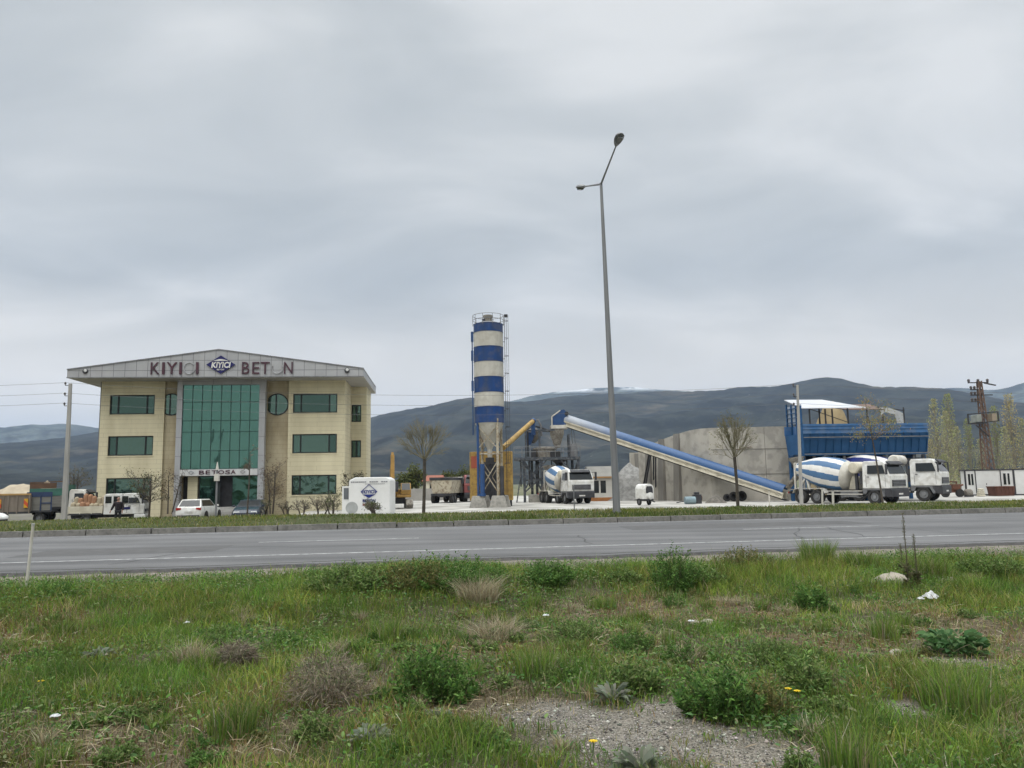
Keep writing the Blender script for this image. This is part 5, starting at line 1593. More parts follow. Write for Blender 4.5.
def mixer_truck(name, label, loc, rotz, stripe, stripes=5, twist=.9, axles=(2.95, -1.55, -2.9), wide=True, clean=True, tank=(1.42, 2.62), phase=0.0):
    th = thing(name, label, 'mixer truck', loc, rotz, 'concrete mixer trucks')
    body = WHITE if clean else DUSTWHITE
    for x in axles:
        for s in (-1, 1): wheel(th, x, s * 1.05, .52, .34 if x > 1 else .5)
    mb = MB()
    for s in (-1, 1): mb.box(-3.9, 3.6, s * .42 - .06, s * .42 + .06, .72, 1.02)
    for x in (-3.7, -2.2, -.4, 1.2, 2.2): mb.box(x, x + .12, -.36, .36, .74, 1.0)
    for x in axles: mb.box(x - .1, x + .1, -1.0, 1.0, .42, .62)
    mb.build('chassis', DARK, th)
    truck_cab(th, 2.15, 4.15, 2.46, 1.12, 3.05, WHITE)
    mb = MB()
    for s in (-1, 1):
        mb.prism([(2.15, 1.118), (2.15, .75), (2.38, .75), (2.5, 1.0), (3.4, 1.0), (3.52, .75), (3.6, .55), (3.75, .55), (3.75, 1.118)], 'y', s * 1.23 - .3 * (s > 0), s * 1.23 + .3 * (s < 0))
    mb.build('front_mudguard', pm('grey_plastic', (.16, .165, .17), (.12, .12, .125), 2, .6), th)
    mb = MB()
    for s in (-1, 1):
        pts = [(-.85, .8), (-.95, 1.05), (-1.2, 1.15), (-3.2, 1.15), (-3.45, 1.05), (-3.55, .8)]
        for a, b in zip(pts[:-1], pts[1:]): mb.bar((a[0], s * 1.02, a[1]), (b[0], s * 1.02, b[1]), .52, .03)
    mb.build('rear_mudguard', DUSTWHITE, th)
    mb = MB(); mb.box(.35, 1.75, .55, 1.15, .55, 1.0); mb.build('fuel_tank', STEEL, th, bevel=.06)
    mb = MB(); mb.box(.35, 1.75, -1.15, -.55, .5, .95); mb.build('battery_box', STEEL, th, bevel=.04)
    mb = MB()
    for s in (-1, 1): mb.bar((-.7, s * 1.2, .72), (2.1, s * 1.2, .72), .06); mb.bar((-.7, s * 1.2, .95), (2.1, s * 1.2, .95), .05)
    mb.build('side_guard', DUSTWHITE, th)
    # drum
    o = Vector((.72, 0, 1.98)); e = Vector((-3.75, 0, 2.66)); ax = (e - o); L = ax.length; ax.normalize()
    prof = [(0, .25), (.0, .7), (.2, 1.0), (.6, 1.16), (.95, 1.21), (1.4, 1.23), (1.9, 1.23), (2.3, 1.21), (2.8, 1.12), (3.25, .98), (3.7, .82), (4.15, .66), (L, .56)]
    tt = np.linspace(0, L, 40); rr = np.interp(tt, [p[0] for p in prof[1:]], [p[1] for p in prof[1:]])
    k = np.ones(5) / 5; rs = np.convolve(np.pad(rr, 2, mode='edge'), k, 'valid'); rr[2:-2] = rs[2:-2]
    prof2 = [(float(a), float(b)) for a, b in zip(tt, rr)]
    nn = 200

    def mf(i, kk):
        t = tt[i] / L
        if t < .08: return 2
        if t > .95: return 0
        ph = (kk / nn * stripes + twist * t + phase) % 1
        return 1 if ph < .5 else 0
    mb = MB(); mb.lathe(o, ax, prof2, nn, 2, mf); mb.build('drum', [pm('drum_white', (.70, .69, .66), (.58, .56, .52), 1.2, .5), stripe, pm('drum_front', (.55, .53, .47), (.42, .40, .35), 2, .6)], th, smooth=True)
    mb = MB()
    r0 = o + ax * (L - .75)
    mb.lathe(o + ax * (L - .85), ax, [(0, .66), (0, .74), (.16, .74), (.16, .64)], 30); mb.build('track_ring', STEEL, th, smooth=True)
    mb = MB()
    mb.prism([(.55, 1.03), (1.3, 1.03), (1.2, 1.75), (.95, 2.05), (.75, 1.75)], 'y', -.35, .35); mb.build('drum_drive', CREAM, th, bevel=.03)
    mb = MB()
    for s in (-1, 1):
        mb.bar((-2.5, s * .55, 1.03), (-2.8, s * .5, 2.0), .14); mb.bar((-3.5, s * .6, 1.03), (-2.85, s * .5, 2.0), .12); mb.bar((-3.75, s * .6, 1.0), (-3.7, s * .62, 3.1), .1)
    mb.box(-2.95, -2.65, -.6, .6, 1.9, 2.02); mb.bar((-3.7, -.62, 3.1), (-3.7, .62, 3.1), .09)
    mb.build('rear_pedestal', DUSTWHITE, th)
    mb = MB(); mb.lathe((-3.85, 0, 2.95), (-.15, 0, 1), [(0, .3), (.55, .62), (.6, .66)], 20); mb.build('hopper', DUSTY, th, smooth=True)
    # discharge chute
    mb = MB()
    c0, c1 = Vector((-3.85, -.1, 2.35)), Vector((-4.75, -.35, 1.25))
    d = (c1 - c0).normalized(); sd = d.cross(Vector((0, 0, 1))).normalized(); up = sd.cross(d)
    vs, fs = [], []
    for kk in range(9):
        a = pi + pi * kk / 8
        for p, r in ((c0, .32), (c1, .24)): vs.append(p + sd * cos(a) * r + up * sin(a) * r)
    for kk in range(8): fs.append((2 * kk, 2 * kk + 1, 2 * kk + 3, 2 * kk + 2))
    mb.add(vs, fs); mb.bar(c0 + up * -.33, c1 + up * -.25, .1); mb.bar(c1 + up * -.25, (-3.8, 0, 1.0), .07)
    mb.build('chute', DUSTY, th)
    mb = MB()
    for y in (.5, .85): mb.bar((-4.0, y, .9), (-3.95, y, 3.3), .04)
    for kk in range(8): mb.bar((-3.99, .5, 1.0 + .3 * kk), (-3.99, .85, 1.0 + .3 * kk), .03)
    mb.build('ladder', STEEL, th)
    # water tank across the frame, behind the cab
    mb = MB(); mb.lathe((tank[0], -1.1, tank[1]), (0, 1, 0), [(0, .1), (.02, .35), (.1, .42), (2.0, .42), (2.08, .35), (2.1, .1)], 26); mb.build('water_tank', CREAM if not clean else DUSTWHITE, th, smooth=True)
    for y0 in (-.75, .6):
        mb = MB(); mb.box(tank[0] - .1, tank[0] + .1, y0, y0 + .15, 1.05, tank[1] - .38); mb.build('tank_bracket', DARK, th)
    mb = MB(); mb.tube([(1.98, .9, 1.1), (1.98, .9, 2.9)], .09, 10); mb.box(1.9, 2.1, -1.1, .7, 1.4, 2.35); mb.build('air_intake', DARK, th)
    mb = MB(); mb.box(-3.95, -3.88, -1.15, 1.15, .75, .95); mb.build('rear_bumper', DARK, th)
    for s in (-1, 1):
        mb = MB(); mb.box(-3.97, -3.951, s * 1.1 - .15, s * 1.1 + .15, .78, .92); mb.build('tail_light', REDL, th)
    return th


def car(name, label, loc, rotz, paint, L=4.5, H=1.66, W=1.84, group=None, cat='car'):
    th = thing(name, label, cat, loc, rotz, group)
    h = W / 2; k = L / 4.5
    st = [(-2.25, .80, .38, .85), (-2.2, .86, .3, 1.0), (-1.9, .90, .25, 1.04), (-1.0, .92, .22, 1.02), (.4, .92, .22, 1.0), (1.0, .91, .22, .98), (1.8, .88, .24, .86), (2.12, .82, .28, .74), (2.25, .66, .36, .62)]
    mb = MB(); vs, fs = [], []
    for x, hw, zb, zt in st:
        x *= k; hw *= W / 1.84
        for y, z in ((-hw * .9, zb), (-hw, zb + .15), (-hw * 1.01, (zb + zt) / 2 + .08), (-hw * .9, zt), (hw * .9, zt), (hw * 1.01, (zb + zt) / 2 + .08), (hw, zb + .15), (hw * .9, zb)): vs.append((x, y, z))
    for i in range(len(st) - 1):
        for j in range(8): fs.append((i * 8 + j, i * 8 + (j + 1) % 8, (i + 1) * 8 + (j + 1) % 8, (i + 1) * 8 + j))
    fs.append(tuple(range(8))); fs.append(tuple((len(st) - 1) * 8 + j for j in range(7, -1, -1)))
    mb.add(vs, fs)
    # greenhouse
    b = [(-2.12 * k, -h * .88, 1.0), (.95 * k, -h * .88, .97), (.95 * k, h * .88, .97), (-2.12 * k, h * .88, 1.0)]
    t = [(-1.72 * k, -h * .70, H), (.05 * k, -h * .70, H), (.05 * k, h * .70, H), (-1.72 * k, h * .70, H)]
    mb.hexa(b, t)
    mb.build('body', paint, th, smooth=True, bevel=.03)
    def side(s):
        q = [Vector(b[0]), Vector(b[1]), Vector(t[1]), Vector(t[0])]
        if s > 0: q = [Vector((p.x, -p.y, p.z)) for p in q]; q = [q[1], q[0], q[3], q[2]]
        return q
    for s in (-1, 1):
        mb = MB(); mb.panel(side(s), .07, .12, .012, .02); sw = mb.build('side_window', GLASSD, th)
    mb = MB(); mb.panel([b[3], b[0], t[0], t[3]], .06, .12, .012, .02); mb.build('rear_window', GLASSD, th)
    mb = MB(); mb.panel([b[1], b[2], t[2], t[1]], .04, .08, .012, .02); mb.build('windscreen', GLASSD, th)
    for x in (-1.38 * k, 1.36 * k):
        for s in (-1, 1):
            wheel(th, x, s * (h - .1), .34, .22)
            mb = MB(); mb.lathe((x, s * (h - .012), .34), (0, s, 0), [(0, .40), (.02, .40)], 24); mb.build('wheel_arch', BLACK, th)
    for s in (-1, 1):
        mb = MB(); mb.prism([(s * .50, .86), (s * .82, .80), (s * .82, .98), (s * .50, .97)], 'x', -2.27 * k, -2.15 * k); mb.build('tail_light', REDL, th)
        mb = MB(); mb.box(2.02 * k, 2.2 * k, s * .55 - .2, s * .55 + .2, .56, .70); mb.build('headlight', LAMPW, th, bevel=.03)
        mb = MB(); mb.box(.75 * k, .9 * k, s * (h + .02) - .09, s * (h + .02) + .09, .98, 1.12); mb.build('mirror', paint, th, bevel=.03)
    mb = MB(); mb.box(-2.29 * k, -2.26 * k, -.27, .27, .66, .78); mb.build('number_plate', WHITE, th)
    mb = MB(); mb.box(-2.28 * k, -2.1 * k, -.75, .75, .28, .48); mb.box(2.1 * k, 2.27 * k, -.6, .6, .34, .52); mb.build('bumper', DARK, th, bevel=.03)
    return th


def chevron_mat():
    m, nt, b = new_mat('chevron_plate')
    N, L = nt.nodes, nt.links
    tc = N.new('ShaderNodeTexCoord'); sp = N.new('ShaderNodeSeparateXYZ'); L.new(tc.outputs['Object'], sp.inputs[0])
    ad = N.new('ShaderNodeMath'); ad.operation = 'ADD'; L.new(sp.outputs[0], ad.inputs[0]); L.new(sp.outputs[2], ad.inputs[1])
    w = N.new('ShaderNodeMath'); w.operation = 'PINGPONG'; L.new(ad.outputs[0], w.inputs[0]); w.inputs[1].default_value = .28
    r = N.new('ShaderNodeValToRGB'); r.color_ramp.interpolation = 'CONSTANT'; r.color_ramp.elements[1].position = .5
    r.color_ramp.elements[0].color = (.55, .30, .02, 1); r.color_ramp.elements[1].color = (.5, .07, .02, 1)
    mm = N.new('ShaderNodeMath'); mm.operation = 'DIVIDE'; L.new(w.outputs[0], mm.inputs[0]); mm.inputs[1].default_value = .28
    L.new(mm.outputs[0], r.inputs[0]); L.new(r.outputs[0], b.inputs['Base Color']); b.inputs['Roughness'].default_value = .5
    return m


def build_vehicles():
    lb = pm('stripe_blue', (.075, .16, .29), (.06, .13, .24), 1.5, .4)
    mixer_truck('mixer_truck', 'white mixer truck facing the camera under the batching platform', atz(582, 70, YZ) - Vector((cos(R(-72)), sin(R(-72)), 0)) * 4.15, R(-72), lb, 8, .4, axles=(2.95, 1.1, -1.55, -2.9), clean=False)
    c = atz(845.5, 58.8, YZ)
    mixer_truck('mixer_truck', 'white mixer truck with light blue drum stripes nearest the verge', c, R(-54), lb, 8, .25, clean=False)
    c = atz(886, 64.0, YZ)
    mixer_truck('mixer_truck', 'white mixer truck with deep blue drum stripes parked behind another', c, R(-42), DBLUE, 7, .3, tank=(1.05, 2.98), phase=.45).scale = (1.07,) * 3
    car('parked_car', 'white hatchback estate parked before the office entrance', atz(199.5, 55.5, PZ), R(93), WHITE, H=1.52)
    car('parked_car', 'dark blue car parked beside the white one at the entrance steps', atz(250, 54, PZ), R(-80), pm('car_blue', (.02, .028, .045), (.016, .023, .038), 2, .25, spec=.6), H=1.42)
    car('parked_car', 'white car whose bonnet shows before the brown timber trailer', atz(-30, 51, PZ), R(-12), WHITE, H=1.45)
    # white crew-cab pickup with cream dropside bed
    P = atz(124.5, 54.0, PZ)
    th = thing('light_truck', 'white crew cab light truck with cream dropside bed', 'truck', P, R(14))
    w = 1.75
    truck_cab(th, .0, 1.35, w, .62, 2.02, WHITE, grille_z=(.75, .95), lower=WHITE)
    mb = MB(); mb.prism([(-1.15, .62), (-.006, .62), (-.006, 2.0), (-1.05, 2.0), (-1.15, 1.85)], 'y', -w / 2, w / 2); mb.build('crew_cab', WHITE, th, bevel=.04)
    for s in (-1, 1):
        for a in (-1.05, -.55, -.02):
            mb = MB(); mb.box(a, a + .38, s * w / 2 - .012, s * w / 2 + .012, 1.38, 1.83); mb.build('side_window', GLASSD, th)
        mb = MB(); mb.box(-.1, .5, s * (w / 2 + .002), s * (w / 2 + .012), .95, 1.1); mb.build('side_decal', NAVY, th)
    for x in (.75, -2.2):
        for s in (-1, 1): wheel(th, x, s * .74, .33, .22)
    mb = MB(); mb.box(-3.35, -1.2, -w / 2, w / 2, .62, .74); mb.box(-3.2, .9, -.45, .45, .42, .6); mb.build('bed_floor', DARK, th)
    mb = MB(); mb.box(-3.35, -1.2, -w / 2, -w / 2 + .04, .742, 1.2); mb.box(-3.35, -1.2, w / 2 - .04, w / 2, .742, 1.2); mb.box(-3.35, -3.31, -w / 2 + .04, w / 2 - .04, .742, 1.2); mb.build('dropside', CREAM, th)
    mb = MB()
    for x in (-3.3, -2.6, -1.9, -1.25): mb.box(x, x + .05, -w / 2 - .02, -w / 2 - .002, .7, 1.22)
    mb.build('latch', CREAM, th)
    # goods on the bed
    M = Matrix.Translation(P) @ Matrix.Rotation(R(14), 4, 'Z')
    random.seed(21)
    om = pm('orange_sack', (.33, .18, .10), (.24, .13, .08), 3, .9); cm = pm('cream_sack', (.38, .32, .22), (.28, .24, .17), 3, .9)
    for k in range(14):
        g = M @ Vector((-3.1 + .28 * (k % 7), (-.35 if k < 7 else .25) + random.uniform(-.1, .1), .745))
        mb = MB(); hh = random.uniform(.6, .8) if k < 7 else random.uniform(1.0, 1.4)
        mb.hexa([(-.2, -.25, 0), (.2, -.25, 0), (.2, .25, 0), (-.2, .25, 0)], [(-.13, -.17, hh), (.14, -.16, hh), (.12, .17, hh), (-.13, .16, hh)])
        o = mb.build('filled_sack', om if k in (8, 9, 10, 11, 2, 3) else cm, None, bevel=.12); o.location = g
        o['label'] = 'orange filled sack standing on the cream truck bed' if k in (8, 9, 10, 11, 2, 3) else 'cream filled sack standing on the cream truck bed'; o['category'] = 'sack'; o['group'] = 'orange sacks on the truck bed' if k in (8, 9, 10, 11, 2, 3) else 'cream sacks on the truck bed'
    # green stake truck with white cab
    P = atz(55, 58.5, PZ)
    th = thing('stake_truck', 'old stake truck with green and brown slatted sides and white cab', 'truck', P, R(14))
    truck_cab(th, 1.1, 2.5, 2.1, .9, 2.35, DUSTWHITE, grille_z=(1.0, 1.3))
    grn = pm('stake_green', (.05, .15, .115), (.04, .11, .085), 2, .7); brn = pm('stake_brown', (.13, .075, .045), (.09, .055, .035), 2, .8); gry = pm('stake_board', (.20, .195, .175), (.14, .135, .12), 2, .8, stretch=(.3, 1, 4))
    mb = MB(); mb.box(-1.45, .95, -1.1, 1.1, .95, 1.1); mb.box(-1.4, 2.0, -.4, .4, .65, .93); mb.build('bed_floor', DARK, th)
    mb = MB(); 
    for s in (-1, 1): mb.box(-1.45, .95, s * 1.1 - .02, s * 1.1 + .02, 1.102, 1.9)
    mb.box(-1.45, -1.41, -1.08, 1.08, 1.102, 1.9); mb.build('side_board', gry, th)
    mb = MB()
    for s in (-1, 1): mb.box(-1.45, .95, s * 1.12 - .02, s * 1.12 + .02, 1.92, 2.45)
    mb.box(.9, .97, -1.1, 1.1, 1.102, 2.7); mb.build('upper_board', grn, th)
    mb = MB(); mb.box(-1.45, .3, -1.14, -1.1, 2.46, 2.85); mb.box(-1.45, -1.41, -1.1, 1.1, 1.92, 2.85); mb.bar((-1.45, -1.12, 2.88), (.97, -1.12, 2.95), .07); mb.build('rack', brn, th)
    for x in (1.75, -.7):
        for s in (-1, 1): wheel(th, x, s * .9, .45, .3)
    # dark blue box trailer in front of it
    P = atz(42.5, 56.8, PZ)
    th = thing('stake_trailer', 'dark blue framed trailer with weathered grey side boards', 'trailer', P, R(16))
    nb = pm('trailer_navy', (.03, .05, .11), (.025, .04, .08), 2, .6)
    w2 = 1.05
    mb = MB(); mb.box(-.8, .8, -w2, w2, .78, .9); mb.build('bed_floor', DARK, th)
    mb = MB(); mb.box(-.78, .78, -w2 + .03, -w2 + .06, .92, 1.85); mb.box(-.78, .78, w2 - .06, w2 - .03, .92, 1.85); mb.build('side_board', gry, th)
    mb = MB(); mb.box(-.8, .8, -w2, -w2 + .08, 1.86, 2.2); mb.box(-.8, .8, w2 - .08, w2, 1.86, 2.2)
    for x in (-.8, .05, .72): mb.box(x, x + .08, -w2 - .02, -w2 + .025, .9, 2.2)
    mb.box(.13, .72, -w2 - .015, -w2 + .02, 1.38, 1.46)
    mb.build('frame', nb, th)
    for s in (-1, 1): wheel(th, 0, s * .85, .38, .25)
    mb = MB(); mb.bar((.8, 0, .8), (1.5, 0, .6), .09); mb.box(-.6, .6, -.4, .4, .6, .778); mb.build('drawbar', DARK, th)
    # brown timber trailer with two striped warning plates
    P = atz(12, 56.0, PZ)
    th = thing('timber_trailer', 'brown timber sided trailer with two orange striped warning plates', 'trailer', P, R(17))
    tb = pm('timber_side', (.22, .185, .15), (.15, .125, .10), 2, .85, stretch=(1.5, 1, .3)); ob = pm('ochre_rail', (.40, .25, .10), (.30, .19, .08), 2, .7)
    mb = MB(); mb.box(-2.6, 1.35, -1.1, 1.1, .72, .86); mb.build('bed_floor', DARK, th)
    mb = MB()
    for s in (-1, 1): mb.box(-2.6, 1.35, s * 1.07 - .02, s * 1.07 + .02, .862, 2.0)
    mb.box(1.31, 1.35, -1.05, 1.05, .862, 2.0); mb.box(-2.6, -2.56, -1.05, 1.05, .862, 2.0); mb.build('side_board', tb, th)
    mb = MB()
    for s in (-1, 1): mb.box(-2.62, 1.37, s * 1.1 - .04, s * 1.1 + .04, 2.002, 2.12)
    mb.build('top_rail', ob, th)
    for x in (-2.5, -1.5, -.35, -.05, .5, 1.25):
        mb = MB(); mb.box(x, x + .08, -1.13, -1.092, .74, 2.0); mb.build('stake', tb, th)
    cv = chevron_mat()
    for a, b in ((1.5, 4.5), (24.0, 27.5)):
        x0, x1 = at(a, 500, 56).x - P.x + .22, at(b, 500, 56).x - P.x + .22
        mb = MB(); mb.box(x0, x1, -1.17, -1.135, at(3, 508, 56).z - PZ, at(3, 499, 56).z - PZ); mb.build('warning_plate', cv, th)
    for x in (-1.9, -.9):
        for s in (-1, 1): wheel(th, x, s * .88, .42, .28)
    # tipper lorry and red lorry far across the yard
    P = atz(448, 84, YZ)
    th = thing('tipper_lorry', 'cream rusted tipper lorry seen from behind across the yard', 'tipper lorry', P, R(80))
    h1 = at(448, 477.5, 84).z - YZ
    mb = MB(); mb.hexa([(-2.6, -.95, 1.0), (1.6, -.95, 1.0), (1.6, .95, 1.0), (-2.6, .95, 1.0)], [(-2.8, -1.2, h1 - .3), (1.7, -1.2, h1 - .3), (1.7, 1.2, h1 - .3), (-2.8, 1.2, h1 - .3)]); mb.build('tipper_body', pm('tipper_cream', (.58, .53, .41), (.44, .39, .30), 1.2, .8, c3=(.15, .09, .06), s3=3, a3=.6), th)
    mb = MB(); mb.hexa([(-2.85, -1.22, h1 - .295), (1.72, -1.22, h1 - .295), (1.72, 1.22, h1 - .295), (-2.85, 1.22, h1 - .295)], [(-2.85, -1.22, h1), (1.72, -1.22, h1), (1.72, 1.22, h1), (-2.85, 1.22, h1)]); mb.box(-2.75, -2.65, -1.1, 1.1, .75, .99); mb.build('tarp_rail', DARK, th)
    truck_cab(th, 1.9, 3.6, 2.3, 1.0, 2.7, DUSTWHITE)
    mb = MB(); mb.box(-2.5, 3.2, -.45, .45, .6, .98); mb.build('chassis', DARK, th)
    for x in (2.8, -1.0, -2.1):
        for s in (-1, 1): wheel(th, x, s * .95, .5, .4)
    P = atz(471.5, 88, YZ)
    th = thing('red_lorry', 'red lorry half hidden behind the ochre cabin', 'lorry', P, R(-80))
    rm = pm('lorry_red', (.30, .085, .08), (.22, .07, .065), 2, .5)
    truck_cab(th, 1.4, 3.1, 2.3, 1.0, 2.9, rm)
    mb = MB(); mb.box(-3, 1.3, -1.1, 1.1, 1.1, 2.2); mb.build('load_body', rm, th)
    mb = MB(); mb.box(-2.9, 2.7, -.45, .45, .6, .98); mb.build('chassis', DARK, th)
    for x in (2.3, -1.8):
        for s in (-1, 1): wheel(th, x, s * .95, .5, .4)
    # excavator behind the kiosk, boom up
    P = atz(394.5, 66, YZ)
    th = thing('excavator', 'ochre tracked excavator with boom raised upright behind white kiosk', 'excavator', P, R(-78))
    ey = pm('excavator_yellow', (.38, .22, .055), (.24, .145, .045), 2, .5)
    for s in (-1, 1):
        mb = MB(); mb.prism([(-1.5, .35), (-1.2, .0), (1.2, .0), (1.5, .35), (1.3, .75), (-1.3, .75)], 'y', s * 1.15 - .28, s * 1.15 + .28); t = mb.build('track', DUSTY, th, bevel=.05)
        for k in range(4):
            mb = MB(); mb.lathe((-1 + .66 * k, s * 1.43, .36), (0, s, 0), [(0, .2), (.04, .2)], 12); mb.build('roller', DARK, t)
    mb = MB(); mb.box(-.6, .6, -.85, .85, .4, .9); mb.build('undercarriage', DARK, th)
    mb = MB(); mb.box(-1.9, .3, -1.3, 1.3, .92, 1.6); mb.box(.3, 1.2, .1, 1.3, .92, 1.15); mb.build('house', ey, th, bevel=.06)
    mb = MB(); mb.box(-1.95, -1.2, -1.25, 1.25, .95, 1.6); mb.build('counterweight', DARK, th, bevel=.1)
    mb = MB(); mb.prism([(.302, 1.16), (1.2, 1.16), (1.3, 1.5), (1.0, 2.1), (.302, 2.1)], 'y', .45, 1.28); mb.build('operator_cab', ey, th, bevel=.04)
    mb = MB(); mb.box(.38, 1.0, 1.281, 1.295, 1.4, 2.0); mb.box(.38, 1.0, .435, .449, 1.4, 2.0); mb.panel([(1.3, .5, 1.5), (1.3, 1.22, 1.5), (1.0, 1.22, 2.1), (1.0, .5, 2.1)], .03, .05, .015, .01); mb.build('cab_window', GLASSD, th)
    top = at(392.8, 454, 65).z - YZ
    mb = MB(); mb.hexa([(.35, -.45, 1.4), (1.05, -.45, 1.4), (1.05, -.05, 1.4), (.35, -.05, 1.4)], [(.55, -.42, top - 1.2), (1.0, -.42, top - 1.2), (1.0, -.08, top - 1.2), (.55, -.08, top - 1.2)])
    mb.hexa([(.58, -.40, top - 1.2), (1.0, -.40, top - 1.2), (1.0, -.1, top - 1.2), (.58, -.1, top - 1.2)], [(.95, -.33, top), (1.1, -.33, top), (1.1, -.17, top), (.95, -.17, top)]); mb.build('boom', ey, th, bevel=.03)
    mb = MB(); mb.hexa([(1.12, -.36, top - .1), (1.35, -.36, top - .2), (1.35, -.14, top - .2), (1.12, -.14, top - .1)], [(1.05, -.34, top + .1), (1.2, -.34, top + .15), (1.2, -.16, top + .15), (1.05, -.16, top + .1)]); mb.bar((1.25, -.25, top - .1), (1.6, -.25, top - 2.4), .26, .3); mb.build('dipper_arm', ey, th)
    mb = MB(); mb.tube([(1.0, -.25, 1.5), (1.02, -.25, top - 1.6)], .08, 8); mb.build('hydraulic_ram', DARK, th)
    mb = MB(); mb.prism([(1.35, top - 2.3), (1.9, top - 2.35), (2.0, top - 2.9), (1.6, top - 3.1), (1.3, top - 2.8)], 'y', -.7, .2); mb.build('bucket', DARK, th)
    # towed white tank unit under the conveyor
    P = atz(645.5, 63, YZ)
    th = thing('towed_compressor', 'white hooded compressor trailer with round tank end under the conveyor', 'compressor', P, R(-62))
    th.scale = (.8, .8, .92)
    def Zc(py): return at(645, py, 63).z - YZ
    mb = MB(); w = .45; zt = Zc(482); zb = .55
    mb.prism([(-.75, zb), (.75, zb), (.75, zt - .3), (.6, zt - .08), (.4, zt), (-.5, zt), (-.75, zt - .15)], 'y', -.55, .55) if False else mb.prism([(-.55, zb), (.55, zb), (.55, zt - .4), (.42, zt - .12), (.15, zt), (-.15, zt), (-.42, zt - .12), (-.55, zt - .4)], 'x', -.85, .7)
    mb.build('hood', WHITE, th)
    mb = MB(); mb.prism([(-.42, zb + .5), (.42, zb + .5), (.42, zt - .42), (.3, zt - .2), (-.3, zt - .2), (-.42, zt - .42)], 'x', .702, .72); mb.build('radiator_opening', DARK, th)
    mb = MB(); mb.lathe((.70, 0, zb + .26), (1, 0, 0), [(0, .1), (0, .3), (.2, .3), (.26, .2), (.27, .02)], 20); mb.build('tank_end', WHITE, th, smooth=True)
    mb = MB(); mb.box(-.9, .8, -.4, .4, .38, .549); mb.bar((.8, 0, .45), (1.5, 0, .3), .08); mb.build('frame', DARK, th)
    for s in (-1, 1): wheel(th, -.2, s * .6, .3, .18)
    # grey drum and dark bale behind the second bare tree
    P = atz(690, 64, YZ)
    th = thing('pale_blue_drum', 'pale blue barrel lying at the foot of the concrete wall', 'barrel', P)
    mb = MB(); mb.lathe((-.4, 0, .3), (1, .1, 0), [(0, .26), (0, .3), (.42, .32), (.84, .3), (.84, .26)], 18); mb.build('barrel', pm('pale_blue', (.22, .30, .33), (.16, .21, .23), 2, .6), th, smooth=True)
    P = atz(697, 65, YZ)
    th = thing('dark_engine_block', 'dark machine block standing beside the pale blue barrel', 'machine', P)
    mb = MB(); mb.box(-.3, .35, -.3, .3, 0, .75); mb.box(-.2, .2, -.2, .2, .752, .95); mb.bar((-1.7, 0, .1), (-.31, 0, .35), .08); mb.build('block', DARK, th, bevel=.04)
    mb = MB(); mb.lathe((.36, 0, .45), (1, 0, 0), [(0, .2), (.06, .2)], 14); mb.build('pulley', RUST, th)
    heap('scrap_heap', 'heap of grey rubble at the foot of the concrete wall', 'rubble heap', atz(716, 66, YZ), 1.0, .8, .75, pm('rubble', (.16, .145, .125), (.08, .075, .065), 5, .95, bump=.8, bscale=12), 6)
    for i, (px, r, lab) in enumerate(((726.5, .33, 'black tyre leaning on the wall beside the rubble heap'), (733.5, .42, 'larger black tyre leaning on the wall behind the bare tree'), (741.5, .45, 'black tyre leaning on the wall right beside the bare trunk'))):
        P = atz(px, 69.2, YZ)
        mb = MB(); mb.lathe((0, 0, r), (0.15, -1, .15), [(0, r * .55), (0, r * .95), (.05, r), (.17, r), (.22, r * .95), (.22, r * .55), (.0, r * .55)], 22)
        o = mb.build('old_tyre', BLACK, smooth=True); o.location = P; tag(o, lab, 'tyre', 'old tyres against the concrete wall')
